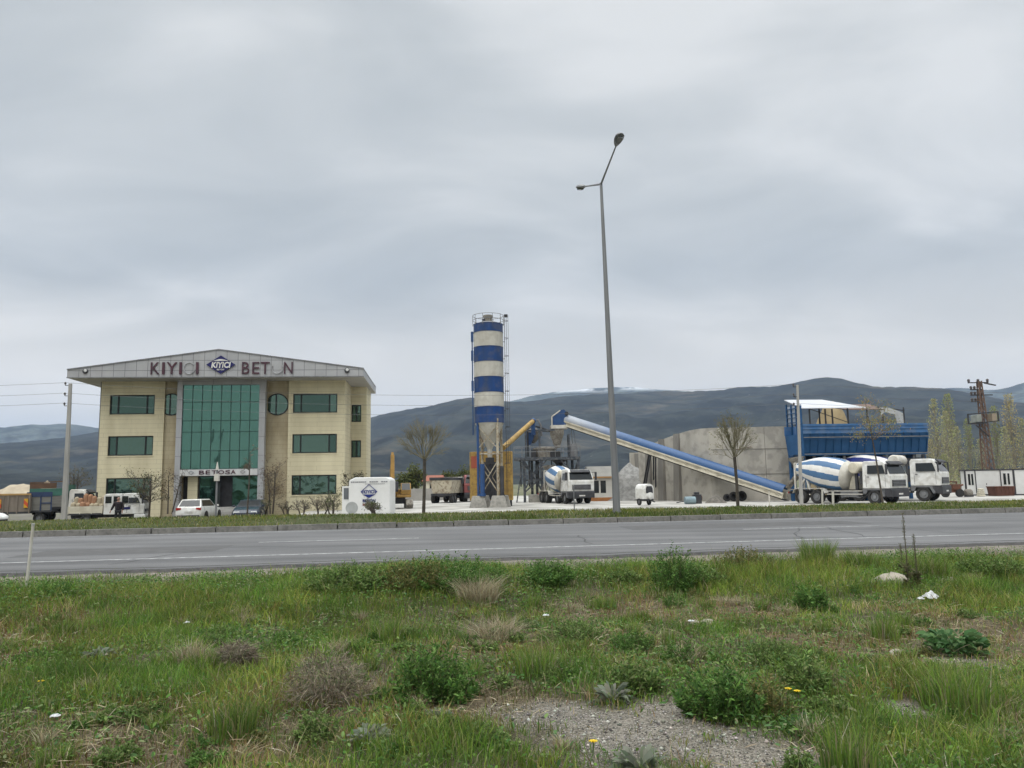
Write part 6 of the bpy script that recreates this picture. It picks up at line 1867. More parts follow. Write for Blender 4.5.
# ------------------------------------------------------------------ poles, lamps, wires, posts, person
def build_poles():
    pc = pm('pole_concrete', (.36, .35, .325), (.27, .262, .245), 1.2, .9, bump=.2, stretch=(2, 2, .3))
    def pole(px0, py0, px1, py1, Y, w0, w1, label, zb):
        b = atz(px0, Y, zb); t = at(px1, py1, Y)
        th = thing('utility_pole', label, 'utility pole', b, 0, 'concrete utility poles')
        d = t - b
        a, c = w0 / 2, w1 / 2
        mb = MB(); mb.hexa([(-a, -a * .8, -.3), (a, -a * .8, -.3), (a, a * .8, -.3), (-a, a * .8, -.3)], [(d.x - c, -c * .8, d.z), (d.x + c, -c * .8, d.z), (d.x + c, c * .8, d.z), (d.x - c, c * .8, d.z)])
        mb.build('post', pc, th, bevel=.02)
        ins = []
        for k, (dz, s) in enumerate(((-.12, -1), (-.75, -1), (-1.35, -1))):
            x = d.x * (d.z + dz) / d.z
            mb = MB(); mb.bar((x, 0, d.z + dz), (x + s * .28, -.05, d.z + dz), .035); mb.tube([(x + s * .28, -.05, d.z + dz), (x + s * .28, -.05, d.z + dz + .1)], .02, 6)
            br = mb.build('bracket', DARK, th)
            mb = MB(); mb.lathe((x + s * .28, -.05, d.z + dz + .06), (0, 0, 1), [(0, .03), (.02, .07), (.06, .045), (.09, .075), (.13, .04), (.15, .02)], 12); mb.build('insulator', pm('insulator_brown', (.06, .05, .05), None, 3, .3), br, smooth=True)
            ins.append(b + Vector((x + s * .28, -.05, d.z + dz + .17)))
        return ins
    L = pole(63.5, 520, 70.5, 383.5, 46.5, .30, .17, 'pale concrete power pole standing before the stake truck', PZ)
    Rr = pole(801.5, 500, 797.3, 385, 50, .21, .14, 'weathered concrete power pole before the blue bins and mixer drum', YZ)
    wm = pm('wire', (.12, .12, .12), None, 2, .5)
    for k, nm in enumerate(('highest', 'middle', 'lowest')):
        mb = MB(); a, b = L[k], Rr[k]
        def sag(p, q, s, n=24): return [p.lerp(q, i / n) - Vector((0, 0, s * 4 * (i / n) * (1 - i / n))) for i in range(n + 1)]
        far = a + (a - b) * 1.2
        mb.tube(sag(far, a, .7), .008, 4); mb.tube(sag(a, b, .75), .008, 4); mb.tube(sag(b, b + (b - a) * 1.2, .7), .008, 4)
        tag(mb.build('power_line', wm), f'{nm} of the three thin power lines strung between concrete poles', 'power line', 'power lines')
    # street lamp with two arms
    Y = 32.0
    b = atz(617, Y, .12); t = at(601, 183, Y)
    th = thing('street_lamp', 'tall tapering steel street lamp with two heads beside the road', 'street lamp', b)
    d = t - b
    gm = pm('galvanised', (.23, .235, .235), (.17, .173, .175), 1.5, .55, .35, stretch=(3, 3, .3))
    mb = MB(); mb.tube([(0, 0, -.1), tuple(d * .5), tuple(d)], [.155, .11, .06], 12); mb.build('pole', gm, th, smooth=True)
    mb = MB(); mb.lathe((0, 0, -.1), (0, 0, 1), [(0, .28), (.14, .28), (.16, .18), (.3, .17)], 16); mb.build('base', gm, th)
    heads = ((Vector(at(616, 146, 29.6)) - b, Vector(at(621.5, 132, 28.75)) - b), (Vector(at(584.5, 186.5, 34.1)) - b, Vector(at(577.5, 188, 34.9)) - b))
    for p, q in heads:
        mb = MB(); mb.tube([tuple(d - Vector((0, 0, .05))), tuple(p)], [.045, .03], 8); mb.build('arm', gm, th, smooth=True)
        ax = (q - p).normalized(); sd = ax.cross(Vector((0, 0, 1))).normalized(); up = sd.cross(ax)
        L_ = .78
        mb = MB(); n = 16; vs, fs = [], []
        prof = [(0, .05, .05), (.1, .10, .08), (.25, .15, .12), (.45, .19, .14), (.65, .18, .12), (.76, .11, .07), (.80, .02, .02)]
        for x, w, h in prof:
            for k in range(n):
                a = 2 * pi * k / n
                z = sin(a) * (h if sin(a) > 0 else h * .45)
                vs.append(p + ax * x + sd * cos(a) * w + up * z)
        for i in range(len(prof) - 1):
            for k in range(n): fs.append((i * n + k, i * n + (k + 1) % n, (i + 1) * n + (k + 1) % n, (i + 1) * n + k))
        mb.add(vs, fs); hd = mb.build('lamp_head', gm, th, smooth=True)
        mb = MB(); vs, fs = [], []
        for x, w in ((.30, .10), (.4, .14), (.55, .155), (.68, .12)):
            for sgn in (-1, 1):
                for hz in (-.045, -.115): vs.append(p + ax * x + sd * sgn * w * (1 if hz > -.1 else .7) + up * hz)
        for i in range(3):
            o = i * 4
            fs += [(o + 1, o + 3, o + 7, o + 5), (o, o + 1, o + 5, o + 4), (o + 3, o + 2, o + 6, o + 7)]
        fs += [(0, 2, 3, 1), (12, 13, 15, 14)]
        mb.add(vs, fs); mb.build('lens', pm('lens_grey', (.10, .11, .10), (.07, .075, .07), 4, .2, spec=.6), hd)
    # leaning white delineator by the near road edge and others across the road
    def post(px0, py0, px1, py1, Y, r, label, mat=DUSTWHITE, grp=None):
        b = at(px0, py0, Y); t = at(px1, py1, Y); d = t - b
        th = thing('marker_post', label, 'marker post', b, 0, grp)
        mb = MB(); mb.tube([tuple(-d * .1), tuple(d * .97)], r, 8); mb.build('stick', mat, th)
        mb = MB(); mb.tube([tuple(d * .965), tuple(d)], r * 1.15, 8); mb.build('cap', pm('cap_grey', (.4, .4, .38), None, 3, .6), th)
    post(26.5, 587, 33.3, 523.5, 13.6, .024, 'leaning white marker post at the near road edge')
    post(822.5, 507, 822.3, 488.5, 36, .045, 'slimmer white marker post before the mixer truck wheels')
    post(833.3, 508, 832.8, 490.5, 35, .055, 'thicker white marker post before the mixer truck wheels')
    post(574.5, 512, 573.5, 484.5, 35, .025, 'thin grey stake before the facing mixer truck', STEEL)
    post(769.4, 508, 769.0, 491, 50, .04, 'white pipe post at the foot of the conveyor tail')
    # slender yard post with a white cap before the entrance
    Y = 47
    b = atz(215.5, Y, PZ); h = at(215.5, 462, Y).z - PZ
    th = thing('yard_light_post', 'slim grey post with white cone tip before the entrance', 'post', b)
    z1 = at(215.5, 481, Y).z - PZ; z2 = at(215.5, 470, Y).z - PZ
    mb = MB(); mb.tube([(0, 0, 0), (0, 0, z2)], .055, 8); mb.build('post', STEEL, th)
    mb = MB(); mb.lathe((0, 0, z2), (0, 0, 1), [(0, .10), (h - z2, .02)], 10); mb.box(-.13, .12, -.12, .12, z1, z1 + .42); mb.build('tip', DUSTWHITE, th)
    # lattice pylon with transformer platform
    Y = 80
    b = atz(991, Y, YZ); t = at(979, 381, Y)
    th = thing('lattice_pylon', 'rusty lattice power pylon with crossarms and transformer platform', 'pylon', b)
    d = t - b; H = d.z
    def cx(z): return d.x * z / H
    def hw(z): return .46 * (1 - z / H) + .15 * (z / H)
    mb = MB(); lv = list(np.linspace(0, H, 15))
    for sx in (-1, 1):
        for sy in (-1, 1): mb.bar((cx(0) + sx * hw(0), sy * hw(0), 0), (cx(H) + sx * hw(H), sy * hw(H), H), .10)
    for a, c in zip(lv[:-1], lv[1:]):
        for s in (-1, 1):
            mb.bar((cx(a) - hw(a), s * hw(a), a), (cx(c) + hw(c), s * hw(c), c), .05); mb.bar((cx(a) + hw(a), s * hw(a), a), (cx(c) - hw(c), s * hw(c), c), .05)
            mb.bar((cx(a) + s * hw(a), -hw(a), a), (cx(c) + s * hw(c), hw(c), c), .05)
    mb.build('lattice', pm('pylon_rust', (.17, .11, .08), (.11, .075, .06), 3, .9), th)
    def zz(py): return at(985, py, Y).z - YZ
    def xx(px): return at(px, 400, Y).x - b.x
    ia = []
    for py, a, c in ((382.5, 969.5, 990), (389.5, 971, 984), (395, 971, 993), (401.5, 971, 984)):
        mb = MB(); mb.bar((xx(a), 0, zz(py)), (xx(c), 0, zz(py)), .10); mb.build('crossarm', DARK, th)
        for p in ([a + .8, (a + c) / 2, c - .8] if py in (382.5,) else [a + 1, a + 4.5]):
            mb = MB(); mb.lathe((xx(p), 0, zz(py) + .05), (0, 0, 1), [(0, .06), (.05, .14), (.14, .1), (.2, .16), (.3, .1), (.34, .04)], 10); mb.build('insulator', pm('insulator_brown', (.06, .05, .05), None, 3, .3), th, smooth=True)
    mb = MB(); mb.bar((xx(986), 0, zz(383)), (xx(997), 0, zz(385.5)), .2, .1); mb.build('switch_arm', DARK, th)
    mb = MB()
    for p, q in (((963, 414), (963, 424)), ((963, 414.5), (993, 412.5)), ((963, 424), (993, 421.5)), ((993, 412), (993, 422)), ((970, 425), (982, 437))): mb.bar((xx(p[0]), -.6, zz(p[1])), (xx(q[0]), -.6, zz(q[1])), .1)
    mb.box(xx(971), xx(980), -.9, .5, zz(424), zz(423)); mb.build('platform', DARK, th)
    mb = MB(); mb.box(xx(970.5), xx(975.5), -.8, .3, zz(422.5), zz(415)); mb.build('transformer', pm('trafo_grey', (.28, .30, .27), (.2, .21, .19), 2, .6), th, bevel=.05)
    mb = MB(); mb.box(xx(987), xx(991.5), -.6, .2, zz(421.5), zz(414)); mb.build('switch_box', pm('box_tan', (.33, .27, .2), None, 2, .6), th)


def skin_body(name, joints, edges, mat, parent=None, root=0, sub=2):
    me = bpy.data.meshes.new(name)
    me.from_pydata([j[0] for j in joints], edges, [])
    o = bpy.data.objects.new(name, me); C.objects.link(o)
    sk = o.modifiers.new('skin', 'SKIN'); sk.use_smooth_shade = True
    for i, j in enumerate(joints):
        sv = me.skin_vertices[0].data[i]
        r = j[1]; sv.radius = (r, r) if not isinstance(r, tuple) else r
        sv.use_root = (i == root)
    ss = o.modifiers.new('sub', 'SUBSURF'); ss.levels = sub; ss.render_levels = sub
    me.materials.append(mat)
    bpy.context.view_layer.update()
    dg = bpy.context.evaluated_depsgraph_get()
    m2 = bpy.data.meshes.new_from_object(o.evaluated_get(dg))
    o.modifiers.clear(); o.data = m2; bpy.data.meshes.remove(me)
    if parent: o.parent = parent
    return o


def build_person():
    P = atz(117.5, 51.8, PZ)
    skin = pm('skin', (.33, .19, .14), (.28, .16, .115), 4, .6)
    th = thing('person', 'person in black jacket and dark trousers standing beside the light truck', 'person', P, R(200))
    # facing local +y; camera side after rotation
    J = [((0, 0, .95), (.15, .11)), ((0, 0, 1.12), (.14, .10)), ((0, .01, 1.32), (.17, .115)), ((0, .0, 1.46), (.10, .08)), ((0, .01, 1.54), .05), ((0, .02, 1.62), .085), ((0, .02, 1.71), .095), ((0, .01, 1.78), .06),
         ((.20, 0, 1.42), .06), ((.30, .02, 1.15), .045), ((.42, .07, .92), .035), ((.46, .09, .84), .035),
         ((-.20, 0, 1.42), .06), ((-.27, .02, 1.14), .045), ((-.27, .12, .92), .035), ((-.27, .15, .84), .035),
         ((.10, 0, .90), .10), ((.12, .02, .50), .065), ((.13, -.02, .10), .045), ((.13, .12, .04), .04),
         ((-.10, 0, .90), .10), ((-.11, .02, .50), .065), ((-.12, -.02, .10), .045), ((-.12, .12, .04), .04)]
    E = [(0, 1), (1, 2), (2, 3), (3, 4), (4, 5), (5, 6), (6, 7), (3, 8), (8, 9), (9, 10), (10, 11), (3, 12), (12, 13), (13, 14), (14, 15), (0, 16), (16, 17), (17, 18), (18, 19), (0, 20), (20, 21), (21, 22), (22, 23)]
    body = skin_body('body', J, E, skin, th)
    jk = pm('black_cloth', (.018, .016, .018), (.028, .02, .022), 5, .9); tr = pm('dark_trousers', (.028, .027, .03), (.02, .02, .022), 5, .9); hr = pm('dark_hair', (.02, .016, .013), None, 20, .8)
    J2 = [((0, 0, .88), (.215, .165)), ((0, 0, 1.12), (.215, .16)), ((0, .01, 1.32), (.235, .17)), ((0, 0, 1.46), (.15, .125)), ((.21, 0, 1.42), .105), ((.31, .02, 1.15), .085), ((.42, .065, .93), .065), ((-.21, 0, 1.42), .105), ((-.28, .02, 1.14), .085), ((-.28, .11, .93), .065)]
    skin_body('jacket', J2, [(0, 1), (1, 2), (2, 3), (3, 4), (4, 5), (5, 6), (3, 7), (7, 8), (8, 9)], jk, th)
    J3 = [((0, 0, .96), (.17, .13)), ((.10, 0, .88), .115), ((.12, .02, .50), .085), ((.13, -.02, .08), .07), ((-.10, 0, .88), .115), ((-.11, .02, .50), .085), ((-.12, -.02, .08), .07)]
    skin_body('trousers', J3, [(0, 1), (1, 2), (2, 3), (0, 4), (4, 5), (5, 6)], tr, th)
    skin_body('hair', [((0, -.015, 1.74), .095), ((0, -.03, 1.68), .085)], [(0, 1)], hr, th)
    mb = MB()
    mb.prism([(-.1, .005), (.1, .005), (.1, .05)], 'x', .13 - .05, .13 + .05) if False else None
    for s in (-1, 1):
        mb = MB(); mb.box(s * .125 - .05, s * .125 + .05, -.08, .20, -.01, .09); mb.build('shoe', BLACK, th, bevel=.03)
    # small features of the face and five fingers on each hand
    mb = MB(); mb.lathe((0, .105, 1.665), (0, 1, -.15), [(0, .02), (.03, .012), (.035, .004)], 8); mb.build('nose', skin, body, smooth=True)
    for s in (-1, 1):
        mb = MB(); mb.lathe((s * .035, .10, 1.695), (0, 1, 0), [(0, .014), (.008, .01), (.012, .003)], 8); mb.build('eye', DARK, body)
        mb = MB(); mb.lathe((s * .09, .01, 1.66), (s, 0, 0), [(0, .02), (.015, .03), (.022, .01)], 8); mb.build('ear', skin, body, smooth=True)
    mb = MB(); mb.box(-.028, .028, .098, .108, 1.615, 1.623); mb.build('mouth', pm('lips', (.22, .09, .08), None, 3, .6), body)
    for hx, hy in ((.46, .09), (-.27, .15)):
        s = 1 if hx > 0 else -1
        mb = MB()
        for k, l in enumerate((.075, .085, .08, .062)):
            x = hx + (k - 1.5) * .018 * s; mb.tube([(x, hy, .83), (x + .008 * s, hy + .012, .83 - l * .55), (x, hy + .03, .83 - l)], [.010, .009, .007], 6)
        mb.tube([(hx - .03 * s, hy + .01, .85), (hx - .045 * s, hy + .035, .82), (hx - .035 * s, hy + .045, .795)], [.011, .01, .008], 6)
        mb.build('fingers', skin, body, smooth=True)


def build_litter():
    random.seed(31)
    wm = pm('plastic_white', (.52, .53, .52), (.42, .43, .43), 8, .45, spec=.4)
    def crumple(name, label, cat, px, py, s, mat, flat=.5, yaw=0):
        g = gnd(px, py, -.30)
        z = float(field_z(np.array([g.x]), np.array([g.y]))[0])
        n, m = 9, 7
        V, F = [], []
        for j in range(m):
            for i in range(n):
                u, v = i / (n - 1) - .5, j / (m - 1) - .5
                V.append((u * s * (1 - .5 * abs(v)) + random.uniform(-.05, .05) * s, v * s * .8 + random.uniform(-.05, .05) * s, .03 + flat * s * (.28 * random.random() + max(0, .5 - u * u * 2 - v * v * 2))))
        for j in range(m - 1):
            for i in range(n - 1): F.append((j * n + i, j * n + i + 1, (j + 1) * n + i + 1, (j + 1) * n + i))
        mb = MB(); mb.add(V, F); o = mb.build(name, mat); o.location = (g.x, g.y, z + .06)
        so = o.modifiers.new('thick', 'SOLIDIFY'); so.thickness = .004
        return tag(o, label, cat)
    crumple('plastic_bag', 'crumpled white plastic bag caught in grass beside tall dry stalks', 'plastic bag', 931, 600, .21, wm, .7)
    crumple('paper_scrap', 'small white paper scrap below the white plastic bag', 'litter', 921, 601, .10, wm, .5)
    crumple('paper_scrap', 'white paper scrap lying in the short grass with a straw beside it', 'litter', 55, 722, .075, wm, .4)
    crumple('paper_scrap', 'pale paper scrap lying in the weeds near the middle of the bank', 'litter', 546, 616, .09, wm, .4)
    crumple('paper_scrap', 'pale paper scrap on bare soil beneath the round leafy bush', 'litter', 691, 622, .08, wm, .3)
    crumple('plastic_wrapper', 'pale plastic wrapper in the grass above the dry straw tuft', 'litter', 187, 628, .08, wm, .4)
    # pale stones on the bank
    rm = pm('pale_stone', (.36, .32, .26), (.25, .225, .185), 3, .95, bump=.5, bscale=12)
    def rock(px, py, rx, rz, label, D=None):
        g = gnd(px, py, -.20)
        if D: p = at(px, py, D); g = p
        z = float(field_z(np.array([g.x]), np.array([g.y]))[0])
        V, F = [], []
        n, m = 16, 8
        for j in range(m + 1):
            a = pi * j / m
            for i in range(n):
                b = 2 * pi * i / n; k = 1 + .35 * (float(vnoise(np.array([cos(b) * 1.5 + px]), np.array([sin(b) * 1.5 + j * .5]), 3)[0]) - .5)
                V.append((rx * sin(a) * cos(b) * k, rx * .8 * sin(a) * sin(b) * k, rz * cos(a) * k))
        for j in range(m):
            for i in range(n): F.append((j * n + i, j * n + (i + 1) % n, (j + 1) * n + (i + 1) % n, (j + 1) * n + i))
        mb = MB(); mb.add(V, F); o = mb.build('stone', rm, smooth=True); o.location = (g.x, g.y, z + rz * .3)
        tag(o, label, 'stone')
    rock(889, 559, .30, .15, 'large pale flat stone on the grassy bank behind the dry stalks', 13.2)
    rock(942, 556, .22, .07, 'low pale stone half sunk in the bank past the dry stalks', 13.4)
    rock(707, 600, .10, .05, 'pale stone on the bare slope beneath the bank weeds', 10.5)
    rock(694, 600, .07, .04, 'smaller pale stone on the bare slope beside a larger one', 10.5)
    rock(898, 637, .10, .05, 'pale stone in front of the dark broad leaved dock', 8.5)
# ------------------------------------------------------------------ grass and plants
LEAF = leaf_mat('leaf')
DRY = leaf_mat('dry_stem', 0.15, 0.85)
BARK = pm('bark', (.09, .075, .058), (.05, .043, .035), 6, .95, bump=.5)
BARKP = pm('bark_pale', (.16, .14, .11), (.10, .088, .07), 5, .95)

GREENS = np.array([[.140, .235, .038], [.100, .190, .033], [.195, .270, .052], [.115, .185, .055], [.225, .255, .085]])
DRYC = np.array([[.34, .29, .175], [.28, .23, .14], [.22, .18, .11], [.40, .36, .25]])
REDB = np.array([[.16, .105, .055], [.13, .09, .045], [.19, .13, .07]])


def pick(pal, n, var=.22):
    c = pal[rng.integers(0, len(pal), n)]
    return np.clip(c * rng.uniform(1 - var, 1 + var, (n, 1)) * rng.uniform(.93, 1.07, (n, 3)), 0, 1)


def build_grass():
    # short sward of the field, thinning with distance where blades get finer than the picture can show
    N = 420000
    D = 2.6 + (18.5 - 2.6) * rng.random(N * 2) ** 1.0
    keep = rng.random(N * 2) < (D * (5 / np.maximum(D, 4.0)) ** 1.25) / 5.6
    D = D[keep][:N]
    X = rng.uniform(-1, 1, len(D)) * (D * .74 + 2.0)
    s = road_s(X, D)
    m = (s < 14.2)
    X, D, s = X[m], D[m], s[m]
    g, br, lu = blob(X, D, GRAVEL), blob(X, D, BROWN), blob(X, D, LUSH)
    clump = fbm(X * 2.2, D * 2.2, 3, 61); big = fbm(X * .55, D * .55, 3, 62)
    dens = np.clip(.25 + 1.5 * (clump - .3) + .35 * lu, .08, 1) * (1 - .95 * np.clip(g * 1.0, 0, 1)) * (1 - .25 * br)
    dens *= np.clip((14.3 - s) / .8, 0, 1)
    m = rng.random(len(X)) < dens
    X, D, s, g, br, lu, clump, big = [a[m] for a in (X, D, s, g, br, lu, clump, big)]
    n = len(X)
    bank = np.clip((s - 9.5) / 2.5, 0, 1)
    H = (.055 + .10 * clump * rng.random(n) + .05 * rng.random(n)) * (1 + .55 * lu + .8 * bank * big) * (1 - .35 * br) * (1 - .5 * g) * (1 - .55 * np.clip((s - 12.6) / .9, 0, 1))
    H *= np.where(rng.random(n) < .05, 1.7, 1)
    W = (.0038 + .003 * rng.random(n)) * (1 + .055 * D)
    P = np.stack([X, D, field_z(X, D) - .01], 1)
    col = pick(GREENS, n, .35)
    pdry = np.clip(.05 + .36 * br + .45 * (big < .42) * rng.random(n) - .28 * lu - .05 * bank + .3 * g, .03, .9)
    d = rng.random(n) < pdry
    col[d] = pick(DRYC, d.sum())
    rb = (rng.random(n) < .03 + .24 * br)
    col[rb] = pick(REDB, rb.sum())
    tone = np.clip((.55 + .75 * fbm(X * .9, D * .9, 3, 66)) * (.45 + 1.05 * fbm(X * 3.2, D * 3.2, 3, 67)), .35, 1.4)[:, None]
    hu = np.clip((fbm(X * 1.6, D * 1.6, 3, 75) - .32) * 3, 0, 1)[:, None]
    col = col * (np.array([.85, 1.0, .85]) * (1 - hu) + np.array([1.32, 1.12, 1.0]) * hu)
    o = blades('grass', P, H, W, rng.uniform(0, 2 * pi, n), rng.uniform(.1, 1.0, n), col * tone, LEAF)
    struct(o, 'stuff')
    # tall seed-headed grass of the lush corner patches and ragged weeds of the bank
    N = 60000
    D = rng.uniform(3.2, 17.5, N); X = rng.uniform(-1, 1, N) * (D * .74 + 2)
    s = road_s(X, D); lu = blob(X, D, LUSH); g = blob(X, D, GRAVEL)
    bank = np.clip((s - 10.2) / 1.6, 0, 1) * np.clip((13.6 - s) / .8, 0, 1)
    cl = fbm(X * 1.5, D * 1.5, 3, 63)
    m = (rng.random(N) < np.clip(.9 * lu * (cl > .42) + bank * (.25 + 1.2 * (cl - .35)), 0, 1) * (1 - g)) & (s < 14.1)
    X, D, s, bank = X[m], D[m], s[m], bank[m]
    n = len(X)
    H = rng.uniform(.07, .17, n) * (1 + .45 * bank * fbm(X * .5, D * .5, 2, 64) * 1.6) * (1 - .6 * np.clip((s - 12.8) / .8, 0, 1))
    col = pick(GREENS, n); d = rng.random(n) < .2; col[d] = pick(DRYC, d.sum())
    o = blades('tall_grass', np.stack([X, D, field_z(X, D) - .01], 1), H, .004 + .005 * rng.random(n) + .0004 * D, rng.uniform(0, 2 * pi, n), rng.uniform(.05, .55, n), col, LEAF)
    struct(o, 'stuff')
    # leafy ground cover woven through the grass, denser on the bank
    N = 240000
    D = rng.uniform(3.2, 17.5, N); X = rng.uniform(-1, 1, N) * (D * .74 + 2)
    s = road_s(X, D); g = blob(X, D, GRAVEL); br = blob(X, D, BROWN)
    bank = np.clip((s - 10.0) / 2.0, 0, 1) * np.clip((13.5 - s) / .6, 0, 1)
    cl = fbm(X * 1.1, D * 1.1, 4, 65)
    m = rng.random(N) < np.clip((cl - .36) * 2.8, .08, .9) * (1 - g) * (1 - .7 * br) + bank * np.clip((cl - .34) * 2.2, 0, 1)
    m &= s < 14.0
    X, D, bank, cl = X[m], D[m], bank[m], cl[m]; n = len(X)
    P = np.stack([X, D, field_z(X, D) + rng.random(n) * (.09 + (.14 + .20 * np.exp(-((X + 1.7) / 2.2) ** 2)) * bank * np.clip((cl - .3) * 4, 0, 1.3))], 1)
    Dr = rng.normal(size=(n, 3)); Dr[:, 2] = np.abs(Dr[:, 2]) * .8 + .1
    col = pick(np.array([[.085, .18, .034], [.12, .22, .045], [.055, .12, .03], [.165, .24, .075], [.20, .22, .11], [.09, .17, .06]]), n)
    o = leaves('ground_weeds', P, Dr, rng.uniform(.025, .08, n), rng.uniform(.008, .028, n), col, LEAF)
    struct(o, 'stuff')
    # dead straw litter
    N = 50000
    D = rng.uniform(3.2, 17, N); X = rng.uniform(-1, 1, N) * (D * .74 + 2); s = road_s(X, D)
    br = blob(X, D, BROWN); g = blob(X, D, GRAVEL); cl = fbm(X * 1.4, D * 1.4, 3, 69)
    m = (rng.random(N) < np.clip(.12 + .5 * br + 1.3 * (cl - .5), .03, .8) * (1 - .8 * g)) & (s < 14.2)
    X, D = X[m], D[m]; n = len(X)
    Dr = rng.normal(size=(n, 3)); Dr[:, 2] = np.abs(Dr[:, 2]) * .25 + .05
    o = leaves('dead_straw', np.stack([X, D, field_z(X, D) + .01 + .05 * rng.random(n)], 1), Dr, rng.uniform(.08, .24, n), rng.uniform(.003, .007, n), pick(DRYC, n), DRY, droop=.15)
    struct(o, 'stuff')
    # pebbles of the bare gravel patch
    N = 110000
    D = rng.uniform(3.0, 9.5, N); X = rng.uniform(-1, 1, N) * (D * .74 + 1)
    g = blob(X, D, GRAVEL); m = rng.random(N) < g * .9 + .012
    X, D = X[m], D[m]; n = len(X)
    r = rng.uniform(.003, .009, n) * np.where(rng.random(n) < .06, 2.3, 1)
    base = np.array([[1, 0, 0], [0, 1, 0], [-1, 0, 0], [0, -1, 0], [0, 0, .8], [0, 0, -.8]], float)
    V = base[None] * r[:, None, None] * rng.uniform(.6, 1.3, (n, 6, 1)) + np.stack([X, D, field_z(X, D) + r * .25], 1)[:, None, :]
    F = np.array([[0, 1, 4], [1, 2, 4], [2, 3, 4], [3, 0, 4], [1, 0, 5], [2, 1, 5], [3, 2, 5], [0, 3, 5]])
    loops = (np.arange(n)[:, None, None] * 6 + F[None]).ravel()
    c = (.06 + .42 * rng.random((n, 1)) ** 1.6) * np.array([1.0, .95, .86])[None] * rng.uniform(.93, 1.07, (n, 3))
    o = np_mesh('gravel', V.reshape(-1, 3), loops, np.arange(n * 8) * 3, np.full(n * 8, 3), leaf_mat('pebble', 0.0, .9), np.repeat(c, 6, 0))
    struct(o, 'stuff')
    # verge across the road
    N = 260000
    a = rng.uniform(-62, 75, N); S = rng.uniform(28.55, 38.1, N)
    cl = fbm(a * .5, S * .5, 3, 71); big = fbm(a * .12, S * .3, 2, 72)
    m = rng.random(N) < np.clip(.5 + 1.6 * (cl - .35), .25, 1) * np.where(S > 35.1, .35, 1)
    a, S, cl, big = a[m], S[m], cl[m], big[m]; n = len(a)
    X = RE.x * a + RN.x * S; Y = RE.y * a + RN.y * S
    H = rng.uniform(.05, .15, n) * (.5 + 1.1 * big) * np.clip((S - 28.3) / .7, .3, 1)
    vt = fbm(a * .35, S * .6, 3, 73)[:, None]
    col = pick(GREENS * np.array([.80, .70, .8]), n, .4) * (.35 + 1.25 * vt) * np.where(vt > .52, np.array([[1.15, .98, 1.0]]), 1.0); d = rng.random(n) < np.clip(.06 + .5 * (.5 - cl), .03, .3); col[d] = pick(DRYC, d.sum())
    o = blades('verge_grass', np.stack([X, Y, verge_z(S, a) - .04], 1), H, rng.uniform(.015, .034, n), rng.uniform(0, 2 * pi, n), rng.uniform(.1, .9, n), col, LEAF)
    struct(o, 'stuff')


def fz(x, y): return float(field_z(np.array([x]), np.array([y]))[0])


def plant(kind, label, px, py_base, wpx, hpx, cat='plant', group=None, name=None, seed=None, root=None):
    """one clump whose foot stands where the photo shows it; its size in metres from its size in the photo"""
    g = gnd(px, py_base, -.34)
    if g.y > 8.5 or g.y < 0:                # on the bank: find where the sight line meets the slope
        for k in range(12):
            z = fz(g.x, min(g.y, 16.2)); g = gnd(px, py_base, min(z, -.02))
            g.y = min(g.y, 16.2)
    d = g.y
    r = wpx / 2 * d / FPX * (.78 if kind in ('leafy_weed', 'dark_bush', 'yellow_bush') else 1); h = hpx * (.88 if kind in ('leafy_weed', 'dark_bush', 'yellow_bush') else 1) * d / FPX
    th = thing(name or kind, label, cat, (g.x, g.y, fz(g.x, g.y)), 0, group)
    if kind == 'leafy_weed': leafy(th, r, h, 1.0)
    elif kind == 'dark_bush': leafy(th, r, h, .8, dark=True)
    elif kind == 'yellow_bush': leafy(th, r, h, .75, pal=np.array([[.17, .16, .05], [.12, .14, .045], [.22, .19, .08], [.09, .12, .035]]))
    elif kind == 'dock': dock(th, r, h)
    elif kind == 'grass_tuft': tuft(th, r, h, GREENS)
    elif kind == 'dark_tuft': tuft(th, r, h, GREENS * .8)
    elif kind == 'straw_tuft': tuft(th, r, h, DRYC * np.array([1.1, 1.12, 1.15]), lean=1.7)
    elif kind == 'dry_shrub': twiggy(th, r, h)
    elif kind == 'thistle': thistle(th, r, h)
    elif kind == 'stalk': stalk(th, r, h)
    return th


